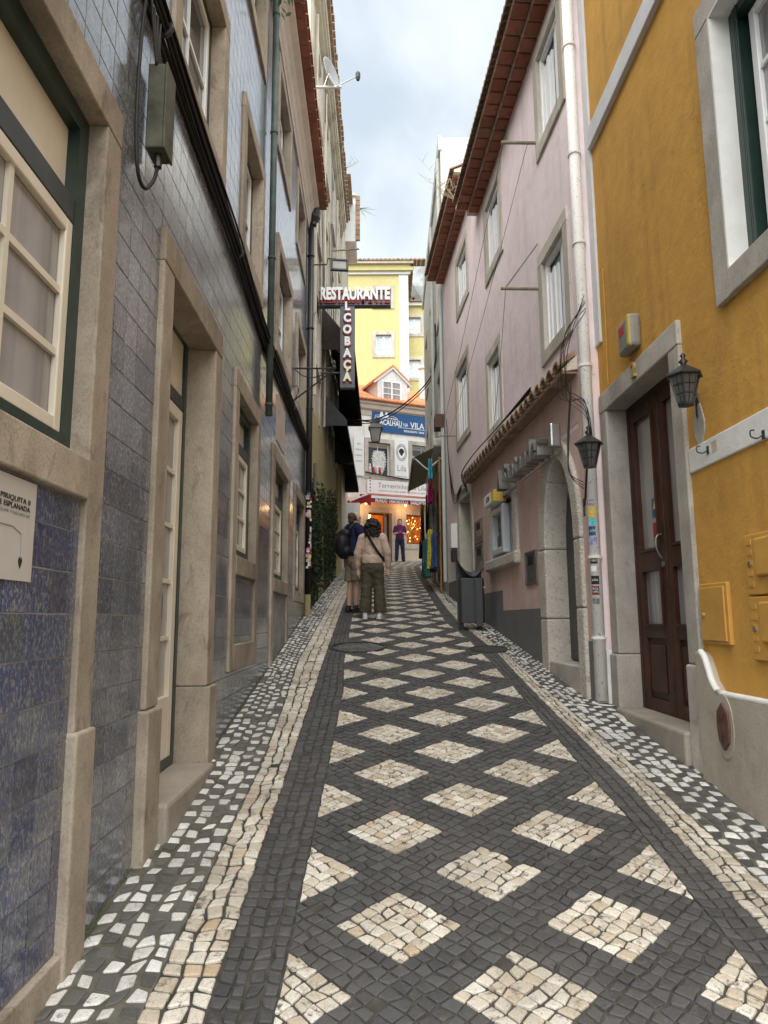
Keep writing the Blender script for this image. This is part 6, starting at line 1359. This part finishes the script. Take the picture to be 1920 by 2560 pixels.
# rock, bushes and church tower far up the hill
hl = MB(); HY = Fr((0, 150), (1, 0), (0, -1)); hx, hz = HY.px(1040, 745)
n_ = 16; vs_ = []
for j in range(9):
    for i in range(n_ + 1):
        u = i / n_; v = j / 8; x = hx - 45 + 90 * u; y = 110 + 80 * v; z = hz - 26 + 30 * math.exp(-((x - hx) / 18) ** 2 - ((y - 150) / 24) ** 2) + R.uniform(-.6, .6); vs_.append((x, y, z))
hl.add(vs_, [(j * (n_ + 1) + i, j * (n_ + 1) + i + 1, (j + 1) * (n_ + 1) + i + 1, (j + 1) * (n_ + 1) + i) for j in range(8) for i in range(n_)]); tag(hl.build('hill', 'hill_green', smooth=True), None, None, kind='structure')
bx, bz = HY.px(1045, 728); bo = bmesh.new(); bmesh.ops.create_icosphere(bo, subdivisions=3, radius=1)
from mathutils import noise as mnoise
mb = MB(); vv = []
for v in bo.verts: d_ = 1 + .35 * mnoise.noise(v.co * 1.7); vv.append((bx + v.co.x * 5.5 * d_, 132 + v.co.y * 4 * d_, bz * .88 - 1.0 + v.co.z * 6.5 * d_))
mb.add(vv, [tuple(x.index for x in f.verts) for f in bo.faces]); bo.free(); tag(mb.build('boulder', 'rock', None, origin=(bx, 132, bz * .88 - 6)), 'pale granite boulder on the hilltop below the tower', 'boulder')
tx0, tz1 = HY.px(1041, 690); tx1, tz0 = HY.px(1055, 735); tw_ = thing('church_tower', 'small grey stone tower on the hilltop far behind', 'tower', HY.pt((tx0 + tx1) / 2, tz0 - 3)); tcx = (tx0 + tx1) / 2; hw_ = (tx1 - tx0) / 2
MB().box(tcx - hw_, tcx + hw_, 150, 150 + 2 * hw_, tz0 - 8, tz1 - .5).build('shaft', 'tower_stone', tw_); MB().box(tcx - hw_ * .8, tcx + hw_ * .8, 150.1, 150 + 1.8 * hw_, tz1 - .5, tz1).build('belfry', 'tower_stone', tw_)
for i in range(3): MB().box(tcx - hw_ + i * hw_ * .75, tcx - hw_ + i * hw_ * .75 + hw_ * .45, 149.95, 150.4, tz1 - .5, tz1 + .35).build('merlon', 'tower_stone', tw_)
for x in (-.4, .3): MB().box(tcx + hw_ * x, tcx + hw_ * x + hw_ * .25, 149.93, 150.02, tz1 - 2.3, tz1 - 1.2).build('arch_opening', 'ink', tw_)
def bush(name, label, c, rx, ry, rz_, n, lf, m='hill_green'):
    t = thing(name, label, 'bush', (c[0], c[1], c[2] - rz_)); mb = MB(); MB().tube([(c[0], c[1], c[2] - rz_ - 1), c], rx * .08, 5).build('trunk', 'stem_wood', t)
    for i in range(n):
        d = Vector((R.gauss(0, 1), R.gauss(0, 1), R.gauss(0, 1))).normalized() * R.uniform(.5, 1) ** .5; p = Vector((c[0] + d.x * rx, c[1] + d.y * ry, c[2] + d.z * rz_)); a = lf * R.uniform(.6, 1.3); e = Vector((R.uniform(-1, 1), R.uniform(-1, 1), R.uniform(-1, 1))).normalized(); f = e.orthogonal().normalized(); mb.add([p - e * a, p + f * a, p + e * a, p - f * a], [(0, 1, 2, 3)])
    mb.build('crown', m, t)
bush('bush', 'dark green bush on the hilltop beside the tower', (tcx + 1.5, 147, tz0 - .5), 4, 3, 2.2, 500, .4); bush('bush', 'low green bush left of the hilltop boulder', (bx - 4.5, 128, bz * .85 - 3), 3, 3, 3, 500, .35)
# grasses growing from the eaves and the moss on roofs
def weed(label, base, dirs, m, r=.006, n=7):
    t = thing('roof_weed', label, 'plant', base, 'weeds growing from the roofs'); base = Vector(base)
    for i in range(n):
        d = Vector(dirs) + Vector((R.uniform(-.35, .35), R.uniform(-.5, .5), R.uniform(-.2, .5))); p1 = base + d * .4; p2 = base + d * .8 + Vector((0, 0, -.05 * R.random())); st = MB().tube(spline([base, p1, p2], 5), r, 4, r1=.001).build('stem', m, t)
        for k in range(3): q_ = base.lerp(p2, .5 + .17 * k); MB().tube([q_, q_ + Vector((R.uniform(-.14, .14), R.uniform(-.14, .14), R.uniform(-.02, .14)))], .004, 4, r1=.001).build('twig', m, st)
weed('dry grass growing from the gutter between the two pink eaves', PF.pt(11.1, 7.0, .34), (-.5, .1, .5), 'dry_stalk', .0035, 9); weed('dry creeper hanging at the step of the terracotta eaves', PF.pt(11.3, 7.55, .40), (-.12, .0, -.45), 'dry_stalk', .007, 5); weed('thin weeds on the roof edge of the tall cream house', L2.pt(19.5, 13.4, .33), (.5, 0, .25), 'dry_stalk', .005, 4); weed('sprig on the verge of the far grey bay', (-.84, 24.3, zq_ - .4), (.6, 0, -.1), 'fern', .012, 6)
fe = thing('fern', 'green fern sprouting from the eave of the tiled house', 'plant', LF.pt(6.75, 6.95, .15)); mb = MB()
for i in range(60):
    p = LF.pt(6.75 + R.uniform(-.35, .35), 7.05 - abs(R.gauss(0, .16)), .12 + .25 * R.random()); d = Vector((R.uniform(-1, 1), R.uniform(-1, 1), R.uniform(-1, .1))).normalized(); e = d.orthogonal().normalized(); mb.add([p, p + d * .05 + e * .022, p + d * .11, p + d * .05 - e * .022], [(0, 1, 2, 3)])
mb.build('foliage', 'fern', fe)
# ------------------------------------------------------------------ people
def organic(name, m, parent, prims, voxel=.012, smooth=6, wr=0.0):
    """union of tapered limbs and ellipsoids as one continuous skin; coordinates local to the person (x right, y forward, z up)"""
    mb = MB()
    for p in prims:
        if p[0] in 'ct':
            _, a, ra, b, rb = p[:5]; fl = p[5] if len(p) > 5 else 1.0
            a, b = Vector(a), Vector(b); d = b - a; L = d.length; d = d.normalized()
            e1 = Vector((1, 0, 0)); e1 = (e1 - d * e1.dot(d)); e1 = e1.normalized() if e1.length > .1 else d.orthogonal().normalized(); e2 = d.cross(e1); n = 14; rings = []
            for k in range(-3, 1): t = k * PI / 6; rings.append((ra * math.sin(t), ra * max(.02, math.cos(t))))
            for k in range(0, 4): t = k * PI / 6; rings.append((L + rb * math.sin(t), rb * max(.02, math.cos(t))))
            if p[0] == 't': rings = [(0, ra), (L / 2, (ra + rb) / 2), (L, rb)]
            k0 = len(mb.v)
            for h, r in rings:
                for i in range(n): t = 2 * PI * i / n; mb.v.append(tuple(a + d * h + e1 * r * math.cos(t) + e2 * r * fl * math.sin(t)))
            for k in range(len(rings) - 1):
                for i in range(n): x, y = k0 + k * n + i, k0 + k * n + (i + 1) % n; mb.f.append((x, y, y + n, x + n))
            mb.f.append(tuple(range(k0 + n - 1, k0 - 1, -1))); mb.f.append(tuple(range(k0 + (len(rings) - 1) * n, k0 + len(rings) * n)))
        else:
            _, c, r = p[:3]; e = Euler(p[3]) if len(p) > 3 else Euler((0, 0, 0)); c = Vector(c); n, q = 16, 10; k0 = len(mb.v)
            for j in range(1, q):
                for i in range(n):
                    t, f = 2 * PI * i / n, PI * j / q; v = Vector((r[0] * math.sin(f) * math.cos(t), r[1] * math.sin(f) * math.sin(t), r[2] * math.cos(f))); v.rotate(e); mb.v.append(tuple(c + v))
            for s_ in (1, -1): v = Vector((0, 0, r[2] * s_)); v.rotate(e); mb.v.append(tuple(c + v))
            for j in range(q - 2):
                for i in range(n): x, y = k0 + j * n + i, k0 + j * n + (i + 1) % n; mb.f.append((x, x + n, y + n, y))
            tp, bt = len(mb.v) - 2, len(mb.v) - 1
            for i in range(n): mb.f.append((tp, k0 + i, k0 + (i + 1) % n)); mb.f.append((bt, k0 + (q - 2) * n + (i + 1) % n, k0 + (q - 2) * n + i))
    me = bpy.data.meshes.new(name); me.from_pydata(mb.v, [], mb.f); o = bpy.data.objects.new(name, me); COL.objects.link(o)
    bm = bmesh.new(); bm.from_mesh(me); bmesh.ops.recalc_face_normals(bm, faces=bm.faces); bm.to_mesh(me); bm.free()
    r = o.modifiers.new('r', 'REMESH'); r.mode = 'VOXEL'; r.voxel_size = voxel
    if smooth: s_ = o.modifiers.new('s', 'SMOOTH'); s_.factor = .5; s_.iterations = smooth
    bpy.context.view_layer.update(); new = bpy.data.meshes.new_from_object(o.evaluated_get(bpy.context.evaluated_depsgraph_get())); o.modifiers.clear(); o.data = new; bpy.data.meshes.remove(me); new.name = name
    if wr:
        new.calc_loop_triangles(); cs = [v.co.copy() for v in new.vertices]; ns = [v.normal.copy() for v in new.vertices]
        for v, c_, n_ in zip(new.vertices, cs, ns):
            q_ = Vector((c_.x * 9, c_.y * 9, c_.z * 16 + c_.x * 7)); v.co = c_ + n_ * wr * (mnoise.noise(q_) + .6 * mnoise.noise(q_ * 2.3))
    new.materials.clear(); new.materials.append(M(m)); new.polygons.foreach_set('use_smooth', [True] * len(new.polygons))
    o.name = name; o.parent = parent; BASE[o.name] = BASE[parent.name]; return o
def hand(wrist, d, side, curl=.5, k=1.0):
    """palm, four unequal bent fingers and a thumb from the side of the palm; d points to the fingertips"""
    w = Vector(wrist); d = Vector(d).normalized(); sd_ = Vector(side).normalized(); sd_ = (sd_ - d * sd_.dot(d)).normalized(); nn = d.cross(sd_)
    P = [('c', w, .026 * k, w + d * .045 * k, .034 * k, .6), ('c', w + d * .045 * k, .034 * k, w + d * .085 * k, .036 * k, .55)]
    for i, ln_ in enumerate((.070, .080, .074, .058)):
        b = w + d * .09 * k + sd_ * (.027 - .018 * i) * k; m1 = b + (d * (1 - curl * .4) + nn * curl * .6).normalized() * ln_ * .5 * k; e = m1 + (d * (1 - curl) + nn * curl).normalized() * ln_ * .5 * k
        P += [('c', b, .0095 * k, m1, .009 * k), ('c', m1, .009 * k, e, .0075 * k)]
    t0 = w + d * .03 * k + sd_ * .026 * k; t1 = t0 + (d * .7 + sd_ * .7).normalized() * .038 * k; t2 = t1 + (d * .95 + sd_ * .2 + nn * .2).normalized() * .032 * k
    return P + [('c', t0, .013 * k, t1, .0105 * k), ('c', t1, .0105 * k, t2, .009 * k)]
def person(label, loc, rz, h):
    t = thing('person', label, 'person', loc); t.rotation_euler = (0, 0, rz); t.scale = (h, h, h); return t
def shoe(par, x, y, m, toe, L=.27, w_=.045, sole='white_shoe'):
    c, s_ = math.cos(toe), math.sin(toe); f = lambda u, v, z: (x + v * c + u * s_, y - v * s_ + u * c, z)
    organic('shoe', m, par, [('c', f(-.07, 0, .045), .042, f(.04, 0, .045), .044, 1), ('c', f(.04, 0, .042), .043, f(.15, .0, .035), .036, 1), ('c', f(-.06, 0, .05), .04, f(-.05, 0, .09), .042), ('c', f(-.02, 0, .06), .040, f(.03, 0, .07), .035)], .011, 4)
    sl2 = MB(); pts = [(-.115, 0), (-.1, .035), (0, .04), (.1, .045), (.17, .03), (.19, 0), (.17, -.03), (.1, -.045), (0, -.04), (-.1, -.035)]
    o = MB(); n = len(pts); o.add([Vector(f(u, v, 0)) + BASE[par.name] for u, v in pts] + [Vector(f(u * .98, v * .98, .026)) + BASE[par.name] for u, v in pts], [tuple(range(n - 1, -1, -1)), tuple(range(n, 2 * n))] + [(i, (i + 1) % n, n + (i + 1) % n, n + i) for i in range(n)]); o.build('sole', sole, par)
def head_prims(c, k=1.0):
    x, y, z = c
    return [('e', (x, y - .005, z + .03), (.076, .095, .095)), ('e', (x, y + .022, z - .045), (.060, .068, .075)), ('e', (x, y + .075, z - .085), (.028, .022, .022)), ('c', (x, y + .088, z + .012), .010, (x, y + .112, z - .03), .014), ('e', (x, y + .098, z - .034), (.019, .014, .010)),
            ('e', (x - .078, y - .005, z - .005), (.012, .024, .034)), ('e', (x + .078, y - .005, z - .005), (.012, .024, .034)), ('e', (x - .032, y + .078, z + .032), (.028, .014, .010)), ('e', (x + .032, y + .078, z + .032), (.028, .014, .010)), ('e', (x, y + .088, z - .058), (.027, .011, .010)), ('c', (x, y - .02, z - .07), .052, (x, y - .035, z - .17), .056)]
def face_bits(par, c):
    x, y, z = c; B = BASE[par.name]
    for s_ in (-1, 1):
        MB().lathe(B + Vector((x + .031 * s_, y + .080, z + .012)), [(.002, -.011), (.011, -.007), (.013, 0), (.011, .007), (.002, .011)], 10).build('eye', 'ink', par, smooth=True)
        MB().tube([B + Vector((x + .014 * s_, y + .093, z + .036)), B + Vector((x + .033 * s_, y + .095, z + .043)), B + Vector((x + .054 * s_, y + .08, z + .037))], .005, 5).build('eyebrow', 'brown_hair', par)
    MB().tube([B + Vector((x - .025, y + .092, z - .060)), B + Vector((x, y + .101, z - .058)), B + Vector((x + .025, y + .092, z - .060))], .0055, 6).build('mouth', 'rusty', par)
# woman seen from behind (y forward = up the street); figure 1.65 m
p = on_ground(932, 1548); W = person('person with dark curly hair, beige sweater and olive trousers standing on the mosaic', (p.x, p.y, gz(p.x, p.y)), math.radians(-8), 1.0)
hz_ = 1.50
body = organic('body', 'skin', W, [('c', (0, -.0, .92), .135, (0, .01, 1.18), .125, .75), ('c', (0, .01, 1.18), .13, (0, .0, 1.31), .135, .7), ('c', (-.13, 0, 1.33), .06, (.13, 0, 1.33), .06), ('c', (0, -.005, 1.33), .055, (0, .005, 1.45), .05)] + head_prims((0, .03, 1.525)) +
    [q for s_ in (-1, 1) for q in (('c', (.16 * s_, 0, 1.32), .058, (.235 * s_, -.01, 1.06), .045), ('c', (.235 * s_, -.01, 1.06), .042, (.245 * s_, .035, .83), .028), ('c', (.085 * s_, 0, .9), .085, (.098 * s_, .02 * s_, .48), .058), ('c', (.098 * s_, .02 * s_, .48), .056, (.12 * s_, .02 * s_ - .02, .10), .036), ('c', (.12 * s_, .02 * s_ - .02, .09), .036, (.122 * s_, .02 * s_ + .05, .05), .032))] + hand((.245, .035, .82), (.0, .1, -1), (0, 1, 0), .35) + hand((-.245, .035, .82), (.0, .1, -1), (0, 1, 0), .35), .011, 5)
sweater = organic('sweater', 'beige_knit', W, [('t', (0, 0, .925), .170, (0, .01, 1.16), .158, .80), ('c', (0, .01, 1.16), .16, (0, 0, 1.31), .155, .74), ('c', (-.14, -.0, 1.335), .075, (.14, 0, 1.335), .075), ('c', (0, 0, 1.36), .075, (0, .0, 1.405), .062), ('t', (0, -.005, .90), .176, (0, -.005, 1.02), .168, .82)] +
    [q for s_ in (-1, 1) for q in (('c', (.165 * s_, 0, 1.325), .078, (.245 * s_, -.015, 1.07), .066), ('c', (.245 * s_, -.015, 1.07), .066, (.255 * s_, .03, .87), .047), ('c', (.255 * s_, .03, .885), .05, (.255 * s_, .033, .85), .042))], .012, 3, wr=.008)
tr = organic('trousers', 'olive_cotton', W, [('c', (0, -.01, .93), .158, (0, -.012, .84), .172, .82), ('e', (-.07, -.05, .83), (.09, .085, .10)), ('e', (.07, -.05, .83), (.09, .085, .10))] + [q for s_ in (-1, 1) for q in (('c', (.083 * s_, -.005, .82), .112, (.098 * s_, .0 + .02 * s_, .50), .088), ('t', (.098 * s_, .02 * s_, .52), .090, (.122 * s_, .02 * s_ - .008, .11), .104, 1.15))], .012, 2, wr=.009)
curls = [('e', (0, .0, 1.575), (.096, .10, .088)), ('e', (0, -.04, 1.47), (.115, .082, .14))]
for i in range(260):
    t, h_ = R.uniform(PI * .93, PI * 2.07), R.uniform(1.33, 1.63); rr = (.126 if h_ < 1.52 else .126 - (h_ - 1.52) * .50) * R.uniform(.93, 1.07)
    curls.append(('e', (rr * math.cos(t), -.02 + rr * .85 * math.sin(t), h_), (R.uniform(.011, .021),) * 3))
hair = organic('hair', 'dark_hair', W, curls, .006, 0, wr=.010)
for s_ in (-1, 1): shoe(W, .122 * s_, .02 * s_, 'white_shoe', .16 * s_)
B = BASE[W.name]; mb = MB(); pa = [Vector(v) for v in ((-.085, .06, 1.405), (-.09, -.02, 1.425), (-.06, -.105, 1.36), (.03, -.135, 1.20), (.12, -.125, 1.06), (.17, -.06, .985), (.18, .03, .94))]; pa = spline(pa, 4)
for i, q in enumerate(pa): mb.v += [tuple(B + q + Vector((-.018, 0, -.012))), tuple(B + q + Vector((.018, 0, .012)))]
mb.f += [(2 * i, 2 * i + 1, 2 * i + 3, 2 * i + 2) for i in range(len(pa) - 1)]
bag = mb.build('shoulder_strap', 'black_nylon', W); so = bag.modifiers.new('s', 'SOLIDIFY'); so.thickness = .008
# man to her left, turned towards her; figure 1.78 m
p = on_ground(884, 1532); MN = person('person in navy sweater and khaki shorts carrying a black backpack', (p.x, p.y, gz(p.x, p.y)), math.radians(-52), 1.0)
body = organic('body', 'skin', MN, [('c', (0, 0, 1.0), .14, (0, .01, 1.28), .14, .75), ('c', (0, .01, 1.28), .145, (0, 0, 1.42), .15, .7), ('c', (-.15, 0, 1.44), .068, (.15, 0, 1.44), .068), ('c', (0, -.0, 1.43), .062, (0, .015, 1.56), .058)] + head_prims((0, .04, 1.645)) +
    [q for s_ in (-1, 1) for q in (('c', (.18 * s_, 0, 1.43), .066, (.25 * s_, .0, 1.14), .052), ('c', (.25 * s_, .0, 1.14), .048, (.20 * s_, .20, 1.05), .034), ('c', (.09 * s_, 0, .96), .095, (.10 * s_, .01, .52), .064), ('c', (.10 * s_, .01, .52), .062, (.105 * s_, -.01, .34), .058), ('c', (.105 * s_, -.012, .34), .060, (.11 * s_, -.02, .10), .038), ('c', (.11 * s_, -.02, .09), .038, (.115 * s_, .06, .05), .034))] + hand((.20, .20, 1.05), (-.6, .7, .1), (0, .2, 1), .5) + hand((-.20, .20, 1.05), (.6, .7, .1), (0, .2, 1), .5), .011, 4); face_bits(MN, (0, .04, 1.645))
organic('hair', 'brown_hair', MN, [('e', (0, -.035, 1.675), (.080, .078, .085)), ('e', (-.062, .0, 1.655), (.022, .045, .045)), ('e', (.062, .0, 1.655), (.022, .045, .045)), ('e', (0, -.06, 1.60), (.062, .045, .05))], .009, 3)
organic('sweater', 'navy_knit', MN, [('t', (0, 0, .95), .168, (0, .01, 1.27), .165, .80), ('c', (0, .01, 1.27), .168, (0, 0, 1.41), .17, .74), ('c', (-.16, 0, 1.445), .082, (.16, 0, 1.445), .082), ('c', (0, 0, 1.47), .08, (0, .01, 1.525), .07)] + [q for s_ in (-1, 1) for q in (('c', (.185 * s_, 0, 1.435), .085, (.262 * s_, .0, 1.15), .070), ('c', (.262 * s_, .0, 1.15), .068, (.215 * s_, .17, 1.065), .048))], .012, 3, wr=.008)
organic('shorts', 'khaki', MN, [('c', (0, 0, .985), .158, (0, 0, .92), .168, .84)] + [('c', (.09 * s_, .0, .9), .122, (.10 * s_, .01, .72), .112) for s_ in (-1, 1)] + [('t', (.10 * s_, .01, .75), .112, (.107 * s_, .01, .545), .116) for s_ in (-1, 1)], .012, 2, wr=.008)
for s_ in (-1, 1): shoe(MN, .115 * s_, .01, 'black_shoe', .15 * s_, sole='black_shoe'); organic('sock', 'black_shoe', MN, [('c', (.11 * s_, -.02, .09), .042, (.11 * s_, -.02, .13), .040)], .01, 2)
ml = MN.matrix_basis.copy(); bk = thing('backpack', "black backpack worn by the person in navy sweater", 'backpack', (p.x, p.y, gz(p.x, p.y) + .95)); bk.rotation_euler = MN.rotation_euler
bk.location = MN.location; BASE[bk.name] = BASE[MN.name]
organic('bag', 'black_nylon', bk, [('c', (0, -.22, 1.04), .125, (0, -.215, 1.34), .115, .8), ('c', (-.08, -.21, 1.05), .09, (.08, -.21, 1.05), .09), ('c', (-.06, -.20, 1.36), .08, (.06, -.20, 1.36), .08), ('e', (0, -.27, 1.16), (.125, .10, .19))], .012, 3)
for s_ in (-1, 1):
    MB().tube(spline([BASE[bk.name] + Vector(v) for v in ((.09 * s_, -.15, 1.44), (.10 * s_, -.05, 1.545), (.105 * s_, .09, 1.50), (.12 * s_, .155, 1.32), (.16 * s_, .06, 1.10), (.14 * s_, -.14, 1.03))], 5), .020, 6).build('strap', 'black_nylon', bk)
# woman at the shop, facing the camera, looking at her phone
p = on_ground(1000, 1404); S_ = person('person in purple polo shirt and dark jeans looking down at a phone outside the shop', (p.x, p.y, gz(p.x, p.y)), math.radians(184), .97)
arms = [q for s_ in (-1, 1) for q in (('c', (.165 * s_, 0, 1.33), .058, (.225 * s_, .0, 1.08), .046), ('c', (.225 * s_, .0, 1.08), .043, (.075 * s_, .20, 1.10), .030))]
organic('body', 'skin', S_, [('c', (0, 0, .92), .13, (0, .01, 1.18), .125, .75), ('c', (0, .01, 1.18), .13, (0, 0, 1.32), .135, .7), ('c', (-.13, 0, 1.34), .06, (.13, 0, 1.34), .06), ('c', (0, 0, 1.34), .055, (0, .03, 1.47), .05)] + head_prims((0, .06, 1.53)) + arms + hand((.075, .20, 1.10), (-.7, .6, .3), (0, .1, 1), .5) + hand((-.075, .20, 1.10), (.7, .6, .3), (0, .1, 1), .5) + [q for s_ in (-1, 1) for q in (('c', (.085 * s_, 0, .9), .085, (.11 * s_, 0, .48), .06), ('c', (.11 * s_, 0, .48), .055, (.13 * s_, -.01, .08), .036), ('c', (.13 * s_, 0, .07), .036, (.14 * s_, .06, .05), .032))], .012, 4); face_bits(S_, (0, .06, 1.53))
organic('hair', 'dark_hair', S_, [('e', (0, .035, 1.605), (.090, .102, .070)), ('e', (0, .0, 1.57), (.088, .09, .085)), ('e', (0, -.045, 1.53), (.08, .06, .10)), ('e', (-.07, .02, 1.53), (.025, .06, .07)), ('e', (.07, .02, 1.53), (.025, .06, .07)), ('c', (.06, -.06, 1.46), .035, (.07, -.02, 1.32), .02)], .01, 2)
organic('polo_shirt', 'purple_polo', S_, [('t', (0, 0, .87), .168, (0, .01, 1.18), .155, .80), ('c', (0, .01, 1.18), .158, (0, 0, 1.32), .155, .74), ('c', (-.14, 0, 1.345), .074, (.14, 0, 1.345), .074), ('c', (0, 0, 1.37), .07, (0, .01, 1.415), .062)] + [('c', (.165 * s_, 0, 1.335), .08, (.215 * s_, .0, 1.16), .068) for s_ in (-1, 1)], .012, 3)
organic('jeans', 'denim', S_, [('c', (0, 0, .94), .15, (0, 0, .86), .158, .82)] + [q for s_ in (-1, 1) for q in (('c', (.085 * s_, 0, .84), .105, (.112 * s_, 0, .48), .078), ('t', (.112 * s_, 0, .48), .078, (.135 * s_, -.005, .06), .070))], .012, 2, wr=.008)
for s_ in (-1, 1): shoe(S_, .135 * s_, .0, 'black_shoe', .2 * s_, sole='black_shoe')
ph = thing('phone', "dark phone held by the person in purple polo shirt", 'phone', S_.location); ph.rotation_euler = S_.rotation_euler; ph.scale = S_.scale; BASE[ph.name] = BASE[S_.name]; b0 = BASE[ph.name]
MB().box8([b0 + Vector(v) for v in ((-.075, .272, 1.105), (.075, .272, 1.105), (.075, .282, 1.10), (-.075, .282, 1.10), (-.075, .262, 1.185), (.075, .262, 1.185), (.075, .272, 1.18), (-.075, .272, 1.18))]).build('case', 'ink', ph)
